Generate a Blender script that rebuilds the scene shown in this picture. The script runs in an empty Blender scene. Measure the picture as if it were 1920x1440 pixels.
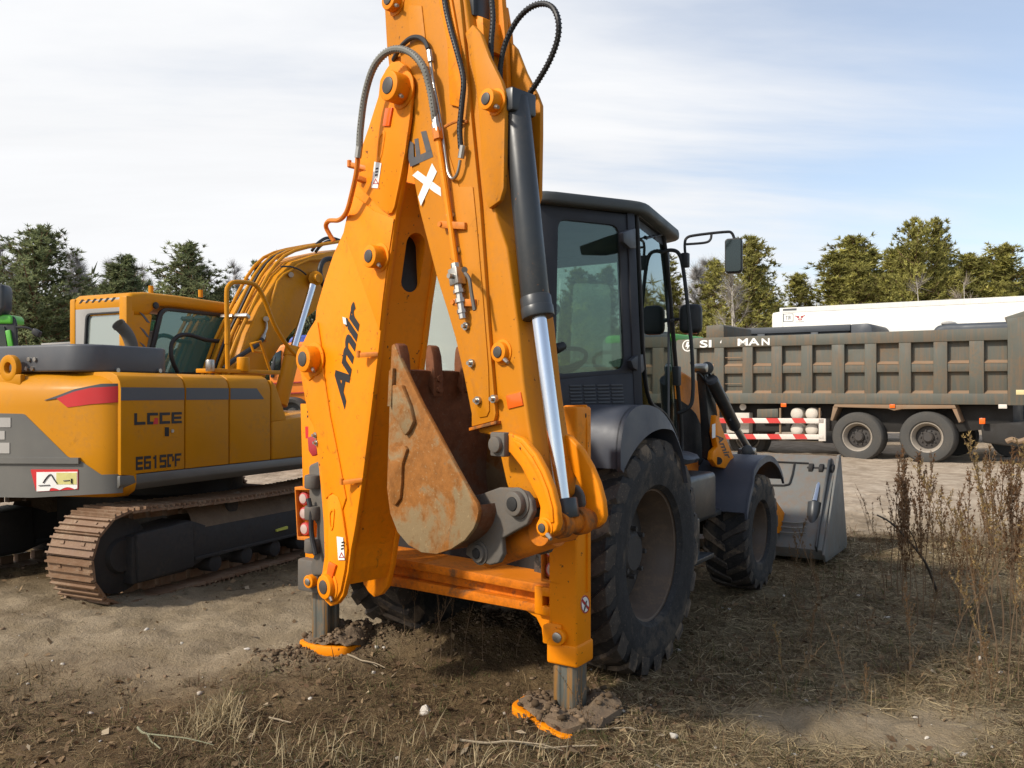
import bpy, bmesh, math, random
import numpy as np
from mathutils import Vector as V, Matrix

C = bpy.context.scene.collection
SC = bpy.context.scene
R = math.radians
# ------------------------------------------------------------------ camera
F, CX, HY, EYE = 1567.0, 960.0, 738.0, 1.6
cam_d = bpy.data.cameras.new("camera"); cam = bpy.data.objects.new("camera", cam_d); C.objects.link(cam)
cam.location = (0, 0, EYE); cam.rotation_euler = (R(90), 0, 0)
cam_d.sensor_width = 36; cam_d.lens = 36*F/1920; cam_d.shift_y = (HY-720)/1920
cam_d.clip_start = 0.05; cam_d.clip_end = 6000
SC.camera = cam
# ------------------------------------------------------------------ light
SEL, SAZ = R(38), math.atan2(-0.86, -0.51)      # elevation; bearing from +Y
SUN = V((math.sin(SAZ)*math.cos(SEL), math.cos(SAZ)*math.cos(SEL), math.sin(SEL)))
sl = bpy.data.lights.new("sun", 'SUN'); sun = bpy.data.objects.new("sun", sl); C.objects.link(sun)
sl.energy = 4.2; sl.angle = R(4.0); sl.color = (1.0, 0.93, 0.82)
sun.rotation_euler = SUN.to_track_quat('Z', 'Y').to_euler(); sun.location = (-20, 5, 30)
SC.view_settings.view_transform = 'Standard'; SC.view_settings.look = 'None'
SC.view_settings.exposure = 0.0; SC.view_settings.gamma = 1.0
SC.view_settings.use_curve_mapping = False
w = bpy.data.worlds.new("World"); SC.world = w; w.use_nodes = True
def world():
    nt = w.node_tree; N = nt.nodes; L = nt.links; N.clear()
    out = N.new('ShaderNodeOutputWorld'); bg = N.new('ShaderNodeBackground'); L.new(bg.outputs[0], out.inputs[0])
    sky = N.new('ShaderNodeTexSky'); sky.sky_type = 'NISHITA'; sky.sun_disc = False
    sky.sun_elevation = SEL; sky.sun_rotation = SAZ; sky.air_density = 1.0; sky.dust_density = 1.6
    tc = N.new('ShaderNodeTexCoord'); sep = N.new('ShaderNodeSeparateXYZ'); L.new(tc.outputs['Generated'], sep.inputs[0])
    def math_(op, a, b=None, c=None, clamp=False):
        m = N.new('ShaderNodeMath'); m.operation = op; m.use_clamp = clamp
        for i, v in enumerate((a, b, c)):
            if v is None: continue
            if isinstance(v, (int, float)): m.inputs[i].default_value = v
            else: L.new(v, m.inputs[i])
        return m.outputs[0]
    X, Y, Z = sep.outputs
    zz = math_('MAXIMUM', math_('ADD', Z, 0.12), 0.03)
    comb = N.new('ShaderNodeCombineXYZ'); L.new(math_('DIVIDE', X, zz), comb.inputs[0]); L.new(math_('DIVIDE', Y, zz), comb.inputs[1])
    mp = N.new('ShaderNodeMapping'); L.new(comb.outputs[0], mp.inputs[0])
    mp.inputs['Rotation'].default_value = (0, 0, R(40)); mp.inputs['Scale'].default_value = (0.28, 1.0, 1); mp.inputs['Location'].default_value = (0.9, 0.35, 0)
    n1 = N.new('ShaderNodeTexNoise'); n1.inputs['Scale'].default_value = 0.95; n1.inputs['Detail'].default_value = 9; n1.inputs['Roughness'].default_value = 0.56; n1.inputs['Distortion'].default_value = 0.35
    L.new(mp.outputs[0], n1.inputs['Vector'])
    n2 = N.new('ShaderNodeTexNoise'); n2.inputs['Scale'].default_value = 0.5; n2.inputs['Detail'].default_value = 5; n2.inputs['Distortion'].default_value = 0.6
    L.new(comb.outputs[0], n2.inputs['Vector'])
    base = math_('ADD', math_('MULTIPLY', n1.outputs['Fac'], 1.7), math_('MULTIPLY', n2.outputs['Fac'], 0.75))
    # veil thickens left, ahead and low; thinned behind the camera to deepen shade
    base = math_('ADD', base, math_('MULTIPLY', X, -0.62))
    base = math_('ADD', base, math_('MULTIPLY', Z, -0.55))
    base = math_('ADD', base, math_('MULTIPLY', math_('SUBTRACT', Y, 0.75), 0.38))
    mr = N.new('ShaderNodeMapRange'); mr.interpolation_type = 'SMOOTHSTEP'
    L.new(base, mr.inputs[0]); mr.inputs[1].default_value = 0.74; mr.inputs[2].default_value = 1.27
    mr.inputs[3].default_value = 0.20; mr.inputs[4].default_value = 1.0
    # cloud brightness: brighter round the sun, dimmer away from it
    dp = N.new('ShaderNodeVectorMath'); dp.operation = 'DOT_PRODUCT'; L.new(tc.outputs['Generated'], dp.inputs[0]); dp.inputs[1].default_value = SUN
    br = N.new('ShaderNodeMapRange'); L.new(dp.outputs['Value'], br.inputs[0]); br.inputs[1].default_value = -0.7; br.inputs[2].default_value = 0.30; br.inputs[3].default_value = 8.6; br.inputs[4].default_value = 9.5
    bq = math_('MULTIPLY', br.outputs[0], math_('MULTIPLY_ADD', n1.outputs['Fac'], 0.42, 0.79))
    cc = N.new('ShaderNodeCombineColor')
    L.new(math_('MULTIPLY', bq, 0.985), cc.inputs[0]); L.new(math_('MULTIPLY', bq, 0.995), cc.inputs[1]); L.new(math_('MULTIPLY', bq, 1.015), cc.inputs[2])
    mix = N.new('ShaderNodeMix'); mix.data_type = 'RGBA'
    L.new(mr.outputs[0], mix.inputs[0])
    hs = N.new('ShaderNodeHueSaturation'); hs.inputs['Saturation'].default_value = 0.92; hs.inputs['Value'].default_value = 1.9; L.new(sky.outputs[0], hs.inputs['Color'])
    L.new(hs.outputs[0], mix.inputs[6]); L.new(cc.outputs[0], mix.inputs[7])
    L.new(mix.outputs[2], bg.inputs[0]); bg.inputs[1].default_value = 0.105
world()
random.seed(7); rng = np.random.default_rng(7)

# ------------------------------------------------------------------ helpers
CAM = V((0, 0, EYE))
def ray(px, py): return V(((px-CX)/F, 1.0, -(py-HY)/F))
def on(px, py, n, c):                       # where the line of sight meets the vertical plane n.x*x+n.y*y=c
    r = ray(px, py); return CAM + r*(c/(n[0]*r.x+n[1]*r.y))
def atd(px, py, d): return CAM + ray(px, py)*d
def Z0(px, d): return V(((px-CX)/F*d, d, 0))

def catmull(pts, n=6, closed=False):
    pts = [V(p) for p in pts]
    if len(pts) < 3: return pts
    out = []; m = len(pts)
    for i in range(m if closed else m-1):
        if closed: p0, p1, p2, p3 = pts[(i-1) % m], pts[i], pts[(i+1) % m], pts[(i+2) % m]
        else: p0, p1, p2, p3 = pts[max(i-1, 0)], pts[i], pts[i+1], pts[min(i+2, m-1)]
        for k in range(n):
            t = k/n
            out.append(0.5*((2*p1)+(p2-p0)*t+(2*p0-5*p1+4*p2-p3)*t*t+(3*p1-p0-3*p2+p3)*t**3))
    if not closed: out.append(pts[-1])
    return out
def rrect(w, h, r, n=4):                    # rounded rectangle, 4*(n+1) points
    o = []
    for cx, cy, a0 in ((w-r, h-r, 0), (-w+r, h-r, 90), (-w+r, -h+r, 180), (w-r, -h+r, 270)):
        for k in range(n+1):
            a = R(a0+90*k/n); o.append((cx+r*math.cos(a), cy+r*math.sin(a)))
    return o
def round_poly(pts, r, n=3):                # round the corners of a polygon of 2-D or 3-D points
    P = [V(p) for p in pts]; out = []
    for i, p in enumerate(P):
        a, b = P[i-1]-p, P[(i+1) % len(P)]-p
        q = min(r, a.length*0.45, b.length*0.45); A, B = p+a.normalized()*q, p+b.normalized()*q
        for k in range(n+1):
            t = k/n; out.append(A*(1-t)**2+p*2*t*(1-t)+B*t*t)
    return out

class MB:
    def __init__(s): s.bm = bmesh.new()
    def _add(s, t, bevel=0, seg=2, ang=28):
        bmesh.ops.recalc_face_normals(t, faces=t.faces)
        if bevel > 0:
            es = [e for e in t.edges if len(e.link_faces) == 2 and e.calc_face_angle(0) > R(ang)]
            if es: bmesh.ops.bevel(t, geom=es, offset=bevel, segments=seg, affect='EDGES', profile=0.5, clamp_overlap=True)
        me = bpy.data.meshes.new("tmp"); t.to_mesh(me); t.free(); s.bm.from_mesh(me); bpy.data.meshes.remove(me)
    def prism(s, pts, vec, bevel=0, seg=2):
        t = bmesh.new(); n = len(pts); vec = V(vec)
        a = [t.verts.new(p) for p in pts]; b = [t.verts.new(V(p)+vec) for p in pts]
        t.faces.new(a); t.faces.new(b[::-1])
        for i in range(n): t.faces.new((a[i], b[i], b[(i+1) % n], a[(i+1) % n]))
        s._add(t, bevel, seg); return s
    def box(s, c, ax, ay, az, bevel=0, seg=2):  # half-extent vectors
        c, ax, ay, az = V(c), V(ax), V(ay), V(az)
        return s.prism([c-ax-ay-az, c+ax-ay-az, c+ax+ay-az, c-ax+ay-az], az*2, bevel, seg)
    def cyl(s, a, b, r, r2=None, seg=20, bevel=0, caps=True):
        a, b = V(a), V(b); r2 = r if r2 is None else r2
        d = (b-a).normalized(); x = d.orthogonal().normalized(); y = d.cross(x)
        t = bmesh.new(); A = []; B = []
        for i in range(seg):
            q = 2*math.pi*i/seg; o = x*math.cos(q)+y*math.sin(q)
            A.append(t.verts.new(a+o*r)); B.append(t.verts.new(b+o*r2))
        for i in range(seg): t.faces.new((A[i], A[(i+1) % seg], B[(i+1) % seg], B[i]))
        if caps: t.faces.new(A[::-1]); t.faces.new(B)
        s._add(t, bevel, 2, 50); return s
    def tube(s, path, r, seg=8, smooth=6, caps=True, closed=False):
        P = catmull(path, smooth, closed) if smooth else [V(p) for p in path]
        n = len(P); t = bmesh.new(); rings = []; x = None
        rr = r if isinstance(r, (list, tuple)) else None
        for i, p in enumerate(P):
            if closed: d = P[(i+1) % n]-P[i-1]
            else: d = P[min(i+1, n-1)]-P[max(i-1, 0)]
            d = d.normalized() if d.length > 1e-9 else V((0, 0, 1))
            if x is None: x = d.orthogonal().normalized()
            else:
                x = x-d*x.dot(d); x = x.normalized() if x.length > 1e-6 else d.orthogonal().normalized()
            y = d.cross(x)
            q = rr[0]+(rr[1]-rr[0])*i/(n-1) if rr else r
            rings.append([t.verts.new(p+(x*math.cos(2*math.pi*k/seg)+y*math.sin(2*math.pi*k/seg))*q) for k in range(seg)])
        for i in range(n if closed else n-1):
            A, B = rings[i], rings[(i+1) % n]
            for k in range(seg): t.faces.new((A[k], A[(k+1) % seg], B[(k+1) % seg], B[k]))
        if caps and not closed: t.faces.new(rings[0][::-1]); t.faces.new(rings[-1])
        s._add(t); return s
    def lathe(s, c, axis, prof, seg=40, closed=False):
        c = V(c); d = V(axis).normalized(); x = d.orthogonal().normalized(); y = d.cross(x)
        t = bmesh.new(); rings = []
        for r, h in prof:
            if r < 1e-6: rings.append([t.verts.new(c+d*h)]); continue
            rings.append([t.verts.new(c+d*h+(x*math.cos(2*math.pi*k/seg)+y*math.sin(2*math.pi*k/seg))*r) for k in range(seg)])
        if closed: rings.append(rings[0])
        for A, B in zip(rings, rings[1:]):
            for k in range(seg):
                j = (k+1) % seg
                if len(A) == 1 and len(B) == 1: continue
                if len(A) == 1: t.faces.new((A[0], B[j], B[k]))
                elif len(B) == 1: t.faces.new((A[k], A[j], B[0]))
                else: t.faces.new((A[k], A[j], B[j], B[k]))
        s._add(t); return s
    def strip(s, A, B, vec=None):               # ribbon between two rows of points, thickened by vec
        t = bmesh.new(); n = len(A)
        a = [t.verts.new(p) for p in A]; b = [t.verts.new(p) for p in B]
        for i in range(n-1): t.faces.new((a[i], a[i+1], b[i+1], b[i]))
        if vec is not None:
            vs = vec if isinstance(vec, list) else [V(vec)]*n
            c = [t.verts.new(V(p)+v) for p, v in zip(A, vs)]; d = [t.verts.new(V(p)+v) for p, v in zip(B, vs)]
            for i in range(n-1):
                t.faces.new((c[i], d[i], d[i+1], c[i+1])); t.faces.new((a[i], c[i], c[i+1], a[i+1])); t.faces.new((b[i], b[i+1], d[i+1], d[i]))
            t.faces.new((a[0], b[0], d[0], c[0])); t.faces.new((a[-1], c[-1], d[-1], b[-1]))
        s._add(t); return s
    def ring(s, O, I, vec, bevel=0):            # frame between outer and inner loops of equal length
        t = bmesh.new(); n = len(O); vec = V(vec)
        o = [t.verts.new(p) for p in O]; i_ = [t.verts.new(p) for p in I]
        o2 = [t.verts.new(V(p)+vec) for p in O]; i2 = [t.verts.new(V(p)+vec) for p in I]
        for k in range(n):
            j = (k+1) % n
            t.faces.new((o[k], o[j], i_[j], i_[k])); t.faces.new((o2[k], i2[k], i2[j], o2[j]))
            t.faces.new((o[k], o2[k], o2[j], o[j])); t.faces.new((i_[k], i_[j], i2[j], i2[k]))
        s._add(t, bevel); return s
    def grid(s, rows, close_v=False):           # rows of points -> quads
        t = bmesh.new(); G = [[t.verts.new(p) for p in r] for r in rows]
        for a, b in zip(G, G[1:]):
            for k in range(len(a)-(0 if close_v else 1)):
                j = (k+1) % len(a); t.faces.new((a[k], a[j], b[j], b[k]))
        s._add(t); return s
    def ball(s, c, r, sub=2, scale=(1, 1, 1), jit=0):
        t = bmesh.new(); bmesh.ops.create_icosphere(t, subdivisions=sub, radius=1)
        for v in t.verts:
            k = 1+random.uniform(-jit, jit)
            v.co = V(c)+V((v.co.x*scale[0], v.co.y*scale[1], v.co.z*scale[2]))*r*k
        s._add(t); return s
    def build(s, name, mat, parent=None, flat=False, ang=32):
        me = bpy.data.meshes.new(name); bm = s.bm
        bm.normal_update()
        if not flat:
            for f in bm.faces: f.smooth = True
            for e in bm.edges:
                if len(e.link_faces) != 2 or e.calc_face_angle(0) > R(ang): e.smooth = False
        off = root_of(parent).location.copy() if parent else V((0, 0, 0))
        if off.length: bmesh.ops.translate(bm, verts=bm.verts, vec=-off)
        bm.to_mesh(me); bm.free(); me.materials.append(mat)
        o = bpy.data.objects.new(name, me); C.objects.link(o)
        if parent: o.parent = parent
        return o
def root_of(o):
    while o.parent: o = o.parent
    return o
def tag(o, label=None, cat=None, group=None, kind=None):
    if label: o['label'] = label
    if cat: o['category'] = cat
    if group: o['group'] = group
    if kind: o['kind'] = kind
    return o
def thing(name, loc, label, cat, group=None):
    o = bpy.data.objects.new(name, None); o.empty_display_size = 0.2; C.objects.link(o); o.location = V(loc)
    return tag(o, label, cat, group)
def raw_mesh(name, verts, faces, mat, parent=None, cols=None, smooth=False):
    me = bpy.data.meshes.new(name); verts = np.asarray(verts, np.float32); faces = np.asarray(faces, np.int32)
    k = faces.shape[1]; n = len(faces)
    me.vertices.add(len(verts)); me.vertices.foreach_set('co', verts.ravel())
    me.loops.add(n*k); me.loops.foreach_set('vertex_index', faces.ravel())
    me.polygons.add(n); me.polygons.foreach_set('loop_start', np.arange(0, n*k, k, dtype=np.int32)); me.polygons.foreach_set('loop_total', np.full(n, k, np.int32))
    if smooth: me.polygons.foreach_set('use_smooth', np.ones(n, bool))
    if cols is not None:
        a = me.color_attributes.new('tint', 'FLOAT_COLOR', 'POINT')
        a.data.foreach_set('color', np.asarray(cols, np.float32).ravel())
    me.update(calc_edges=True); me.validate(); me.materials.append(mat)
    o = bpy.data.objects.new(name, me); C.objects.link(o)
    if parent: o.parent = parent
    return o
def text_mesh(txt, bold=0.0, shear=0.0):      # outline of a word as (verts, faces) in its own plane, height about 0.7
    cu = bpy.data.curves.new("lettering", 'FONT'); cu.body = txt; cu.offset = bold; cu.shear = shear; cu.resolution_u = 3
    ob = bpy.data.objects.new("lettering", cu); C.objects.link(ob)
    dg = bpy.context.evaluated_depsgraph_get(); me = bpy.data.meshes.new_from_object(ob.evaluated_get(dg))
    vs = [v.co.copy() for v in me.vertices]; fs = [list(p.vertices) for p in me.polygons]
    bpy.data.objects.remove(ob); bpy.data.curves.remove(cu); bpy.data.meshes.remove(me)
    x0 = min(v.x for v in vs); y0 = min(v.y for v in vs); x1 = max(v.x for v in vs); y1 = max(v.y for v in vs)
    return [((v.x-x0)/(x1-x0), (v.y-y0)/(y1-y0)) for v in vs], fs
def lettering(txt, o, ax, ay, mat, parent, name='lettering', bold=0.02, shear=0.0):   # o origin, ax full width vector, ay full height vector
    vs, fs = text_mesh(txt, bold, shear); off = root_of(parent).location
    me = bpy.data.meshes.new(name); me.from_pydata([V(o)+V(ax)*a+V(ay)*b-off for a, b in vs], [], fs); me.update(); me.materials.append(mat)
    ob = bpy.data.objects.new(name, me); C.objects.link(ob); ob.parent = parent; return ob

# value noise, used for the ground's shape and for what lies on it
_tab = rng.random((256, 256))
def vnoise(x, y):
    x = np.asarray(x, float); y = np.asarray(y, float)
    xi = np.floor(x).astype(int); yi = np.floor(y).astype(int); fx = x-xi; fy = y-yi
    fx = fx*fx*(3-2*fx); fy = fy*fy*(3-2*fy)
    g = lambda a, b: _tab[a & 255, b & 255]
    return (g(xi, yi)*(1-fx)+g(xi+1, yi)*fx)*(1-fy)+(g(xi, yi+1)*(1-fx)+g(xi+1, yi+1)*fx)*fy
def fbm(x, y, o=4):
    s = 0; a = 0.5
    for k in range(o): s = s+a*vnoise(x*2**k+17*k, y*2**k+31*k); a *= 0.5
    return s/(1-0.5**o)

# ------------------------------------------------------------------ materials
def nodes(name):
    m = bpy.data.materials.new(name); m.use_nodes = True; nt = m.node_tree; p = nt.nodes['Principled BSDF']; return m, nt.nodes, nt.links, p
def mixc(N, L, fac, a, b):
    x = N.new('ShaderNodeMix'); x.data_type = 'RGBA'
    for i, v in ((0, fac), (6, a), (7, b)):
        if isinstance(v, (int, float)): x.inputs[i].default_value = v
        elif isinstance(v, tuple): x.inputs[i].default_value = (*v, 1) if len(v) == 3 else v
        else: L.new(v, x.inputs[i])
    return x.outputs[2]
def noise(N, L, scale, detail=4, rough=0.55, vec=None, dist=0):
    n = N.new('ShaderNodeTexNoise'); n.inputs['Scale'].default_value = scale; n.inputs['Detail'].default_value = detail; n.inputs['Roughness'].default_value = rough; n.inputs['Distortion'].default_value = dist
    if vec is not None: L.new(vec, n.inputs['Vector'])
    return n.outputs['Fac']
def rng_(N, L, v, a, b, c=0.0, d=1.0):
    m = N.new('ShaderNodeMapRange'); L.new(v, m.inputs[0]); m.inputs[1].default_value = a; m.inputs[2].default_value = b; m.inputs[3].default_value = c; m.inputs[4].default_value = d; return m.outputs[0]
def paint(name, base, rough=0.42, dirt=(0.16, 0.11, 0.07), amt=0.35, scale=3.0, spots=0.0, spotc=(0.02, 0.015, 0.012), metal=0.0, bump=0.0, coat=0.0, streak=0.0, bscale=40, spec=0.5, smudge=0.0, sscale=14):
    m, N, L, p = nodes(name); tc = N.new('ShaderNodeTexCoord').outputs['Object']
    n1 = noise(N, L, scale, 7, 0.65, tc); n2 = noise(N, L, scale*9, 5, 0.6, tc)
    f = N.new('ShaderNodeMath'); f.operation = 'MULTIPLY'; L.new(rng_(N, L, n1, 0.45, 0.78), f.inputs[0]); L.new(rng_(N, L, n2, 0.35, 0.65), f.inputs[1])
    f2 = N.new('ShaderNodeMath'); f2.operation = 'MULTIPLY'; L.new(f.outputs[0], f2.inputs[0]); f2.inputs[1].default_value = amt
    var = noise(N, L, scale*0.5, 3, 0.5, tc)
    c0 = mixc(N, L, rng_(N, L, var, 0.3, 0.7), tuple(x*0.9 for x in base), tuple(min(x*1.08, 1) for x in base))
    col = mixc(N, L, f2.outputs[0], c0, dirt)
    if streak:
        mp = N.new('ShaderNodeMapping'); L.new(tc, mp.inputs[0]); mp.inputs['Scale'].default_value = (sscale, sscale, sscale*0.065)
        s_ = noise(N, L, 1.0, 4, 0.6, mp.outputs[0]); q = rng_(N, L, s_, 0.48, 0.62, 0, streak); col = mixc(N, L, q, col, dirt)
    if spots:
        n3 = noise(N, L, scale*14, 3, 0.5, tc); n4 = noise(N, L, scale*1.7, 2, 0.5, tc)
        q = N.new('ShaderNodeMath'); q.operation = 'MULTIPLY'; L.new(rng_(N, L, n3, 0.66, 0.72), q.inputs[0]); L.new(rng_(N, L, n4, 0.5, 0.6, 0, spots), q.inputs[1])
        col = mixc(N, L, q.outputs[0], col, spotc)
    if smudge:
        n5 = noise(N, L, 9, 6, 0.7, tc, 1.2); n6 = noise(N, L, 1.3, 2, 0.5, tc)
        q = N.new('ShaderNodeMath'); q.operation = 'MULTIPLY'; L.new(rng_(N, L, n5, 0.60, 0.74), q.inputs[0]); L.new(rng_(N, L, n6, 0.38, 0.56, 0, smudge), q.inputs[1])
        col = mixc(N, L, q.outputs[0], col, (0.10, 0.042, 0.012))
    L.new(col, p.inputs['Base Color']); p.inputs['Specular IOR Level'].default_value = spec; p.inputs['Metallic'].default_value = metal
    L.new(rng_(N, L, n1, 0.3, 0.75, rough*0.85, min(rough*1.5, 1)), p.inputs['Roughness'])
    if coat: p.inputs['Coat Weight'].default_value = coat; p.inputs['Coat Roughness'].default_value = 0.25
    if bump:
        b = N.new('ShaderNodeBump'); b.inputs['Strength'].default_value = bump; b.inputs['Distance'].default_value = 0.01
        L.new(noise(N, L, bscale, 6, 0.65, tc), b.inputs['Height']); L.new(b.outputs[0], p.inputs['Normal'])
    return m
def glass(name, tint, refl=0.12, rough=0.02, opacity=0.15, body=(0.02, 0.03, 0.03)):
    m, N, L, p = nodes(name); out = N['Material Output']; N.remove(p)
    tr = N.new('ShaderNodeBsdfTransparent'); tr.inputs[0].default_value = (*tint, 1)
    gl = N.new('ShaderNodeBsdfGlossy'); gl.inputs['Roughness'].default_value = rough; gl.inputs[0].default_value = (0.9, 1, 0.97, 1)
    df = N.new('ShaderNodeBsdfDiffuse'); df.inputs[0].default_value = (*body, 1)
    lw = N.new('ShaderNodeFresnel'); lw.inputs['IOR'].default_value = 1.5
    ad = N.new('ShaderNodeMath'); ad.operation = 'ADD'; ad.use_clamp = True; L.new(lw.outputs[0], ad.inputs[0]); ad.inputs[1].default_value = refl
    m0 = N.new('ShaderNodeMixShader'); m0.inputs[0].default_value = opacity; L.new(tr.outputs[0], m0.inputs[1]); L.new(df.outputs[0], m0.inputs[2])
    m1 = N.new('ShaderNodeMixShader'); L.new(ad.outputs[0], m1.inputs[0]); L.new(m0.outputs[0], m1.inputs[1]); L.new(gl.outputs[0], m1.inputs[2])
    L.new(m1.outputs[0], out.inputs[0]); return m
def tinted(name, rough=0.85, spec=0.2, trans=0.0):
    m, N, L, p = nodes(name); a = N.new('ShaderNodeVertexColor'); a.layer_name = 'tint'; L.new(a.outputs[0], p.inputs['Base Color'])
    p.inputs['Roughness'].default_value = rough; p.inputs['Specular IOR Level'].default_value = spec
    if trans:
        t = N.new('ShaderNodeBsdfTranslucent'); L.new(a.outputs[0], t.inputs[0]); mx = N.new('ShaderNodeMixShader'); mx.inputs[0].default_value = trans
        L.new(p.outputs[0], mx.inputs[1]); L.new(t.outputs[0], mx.inputs[2]); L.new(mx.outputs[0], N['Material Output'].inputs[0])
    return m
ORANGE = paint('orange_paint', (0.80, 0.240, 0.0005), 0.48, (0.34, 0.12, 0.02), 0.6, 3.2, spots=0.9, smudge=0.6, bump=0.02, bscale=25, spec=0.22)
ORANGE_DULL = paint('orange_paint_dusty', (0.54, 0.190, 0.004), 0.5, (0.34, 0.15, 0.04), 0.7, 3.6, spots=0.9, smudge=0.7, bump=0.02, bscale=25, spec=0.22)
ORANGE_DIRTY = paint('orange_paint_muddy', (0.66, 0.185, 0.002), 0.55, (0.10, 0.06, 0.035), 0.95, 4.5, spots=0.9, bump=0.12)
DARKGREY = paint('dark_grey_paint', (0.040, 0.044, 0.052), 0.42, (0.10, 0.085, 0.07), 0.30, 3, coat=0.1)
FENDER = paint('slate_plastic', (0.050, 0.057, 0.075), 0.46, (0.14, 0.115, 0.09), 0.35, 3.5, bump=0.02)
CABGREY = paint('cab_grey', (0.022, 0.025, 0.033), 0.55, (0.07, 0.06, 0.055), 0.22, 3)
ROOFGREY = paint('roof_grey', (0.055, 0.062, 0.06), 0.5, (0.10, 0.09, 0.08), 0.25, 3)
BLACK = paint('black_rubber', (0.012, 0.012, 0.013), 0.5, (0.06, 0.05, 0.04), 0.2, 6, bump=0.05)
SHADOWY = paint('grimy_steel_and_hole_shade', (0.014, 0.013, 0.012), 0.7, (0.05, 0.038, 0.027), 0.6, 4, bump=0.2)  # black steel, also used as painted shade inside holes and recesses
HOSEGREY = paint('spiral_hose_guard', (0.17, 0.165, 0.14), 0.55, (0.08, 0.07, 0.05), 0.4, 8)
CHROME = paint('chromed_rod', (0.62, 0.64, 0.68), 0.16, (0.35, 0.33, 0.3), 0.3, 5, metal=1.0)
STEEL = paint('bare_steel', (0.42, 0.40, 0.36), 0.32, (0.2, 0.15, 0.1), 0.4, 9, metal=0.9)
PINEND = paint('greasy_pin', (0.055, 0.048, 0.042), 0.45, (0.14, 0.11, 0.08), 0.5, 20)
BARREL = paint('black_cylinder_paint', (0.028, 0.031, 0.033), 0.34, (0.13, 0.10, 0.07), 0.3, 5, spots=0.5, spotc=(0.35, 0.13, 0.02))
def rusty(name, rust, mud, dark, mudamt):
    m, N, L, p = nodes(name); tc = N.new('ShaderNodeTexCoord').outputs['Object']
    a = noise(N, L, 3.2, 8, 0.62, tc, 0.6); b = noise(N, L, 17, 7, 0.7, tc); c = noise(N, L, 75, 4, 0.6, tc)
    col = mixc(N, L, rng_(N, L, b, 0.35, 0.68), tuple(x*0.72 for x in rust), tuple(x*1.25 for x in rust))
    f = N.new('ShaderNodeMath'); f.operation = 'MULTIPLY_ADD'; L.new(b, f.inputs[0]); f.inputs[1].default_value = 0.35; L.new(a, f.inputs[2])
    col = mixc(N, L, rng_(N, L, f.outputs[0], 0.69, 0.79, 0, mudamt), col, mud)
    col = mixc(N, L, rng_(N, L, b, 0.60, 0.74, 0, 0.75), col, dark); col = mixc(N, L, rng_(N, L, c, 0.60, 0.70, 0, 0.5), col, tuple(min(1, x*1.6) for x in mud))
    L.new(col, p.inputs['Base Color']); p.inputs['Roughness'].default_value = 0.75; p.inputs['Specular IOR Level'].default_value = 0.25
    bp = N.new('ShaderNodeBump'); bp.inputs['Strength'].default_value = 0.5; bp.inputs['Distance'].default_value = 0.006; L.new(b, bp.inputs['Height']); L.new(bp.outputs[0], p.inputs['Normal']); return m
RUST = rusty('rusty_bucket', (0.27, 0.105, 0.022), (0.23, 0.165, 0.085), (0.13, 0.055, 0.02), 0.95)
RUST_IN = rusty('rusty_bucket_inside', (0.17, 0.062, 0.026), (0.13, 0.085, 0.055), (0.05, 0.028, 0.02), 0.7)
ORANGE_RUBBED = rusty('orange_paint_rubbed', (0.62, 0.165, 0.004), (0.105, 0.062, 0.03), (0.045, 0.028, 0.018), 0.85)
TYRE = rusty('muddy_tyre', (0.027, 0.026, 0.026), (0.085, 0.067, 0.05), (0.017, 0.016, 0.016), 0.75)
TYRETREAD = rusty('muddy_tread', (0.060, 0.050, 0.042), (0.19, 0.14, 0.095), (0.03, 0.026, 0.022), 0.95)
LUGGREY = paint('dusty_grey_steel', (0.105, 0.093, 0.078), 0.6, (0.15, 0.095, 0.05), 0.8, 9, bump=0.15)
LEG = paint('worn_leg_steel', (0.090, 0.095, 0.082), 0.45, (0.23, 0.115, 0.03), 0.9, 9, streak=1.0, bump=0.08, sscale=34)
RED = paint('red_sticker', (0.55, 0.018, 0.02), 0.35, (0.2, 0.05, 0.04), 0.2, 6)
REDPLATE = paint('red_steel', (0.38, 0.025, 0.03), 0.45, (0.15, 0.06, 0.05), 0.4, 9)
REFLECT = paint('orange_reflector', (0.85, 0.13, 0.01), 0.2, (0.4, 0.1, 0.03), 0.3, 12)
LAMPRED = paint('red_lamp', (0.50, 0.06, 0.06), 0.15, (0.4, 0.2, 0.15), 0.3, 30)
LAMPWHITE = paint('clear_lamp', (0.52, 0.38, 0.33), 0.2, (0.3, 0.24, 0.2), 0.5, 60)
WHITE = paint('white_decal', (0.80, 0.78, 0.73), 0.45, (0.35, 0.3, 0.25), 0.35, 12)
BLACKDECAL = paint('black_decal', (0.014, 0.013, 0.014), 0.45, (0.05, 0.04, 0.03), 0.1, 10)
GREYDECAL = paint('grey_decal', (0.07, 0.07, 0.075), 0.45, (0.3, 0.15, 0.05), 0.35, 14)
RIM = paint('dark_rusty_rim', (0.095, 0.066, 0.046), 0.6, (0.24, 0.15, 0.085), 0.9, 5, bump=0.1)
EXY = paint('excavator_yellow', (0.56, 0.225, 0.005), 0.45, (0.32, 0.16, 0.05), 0.7, 2.8, coat=0.05, spec=0.15, smudge=0.35)
EXG = paint('excavator_grey', (0.12, 0.115, 0.102), 0.38, (0.17, 0.15, 0.12), 0.4, 3, coat=0.1)
EXD = paint('excavator_hood_grey', (0.075, 0.078, 0.085), 0.42, (0.16, 0.14, 0.12), 0.25, 3)
EXLIGHT = paint('pale_grey_plastic', (0.36, 0.34, 0.31), 0.5, (0.2, 0.18, 0.15), 0.3, 3)
STRIPE = paint('stripe_grey', (0.075, 0.08, 0.09), 0.4, (0.2, 0.15, 0.1), 0.2, 4)
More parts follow.
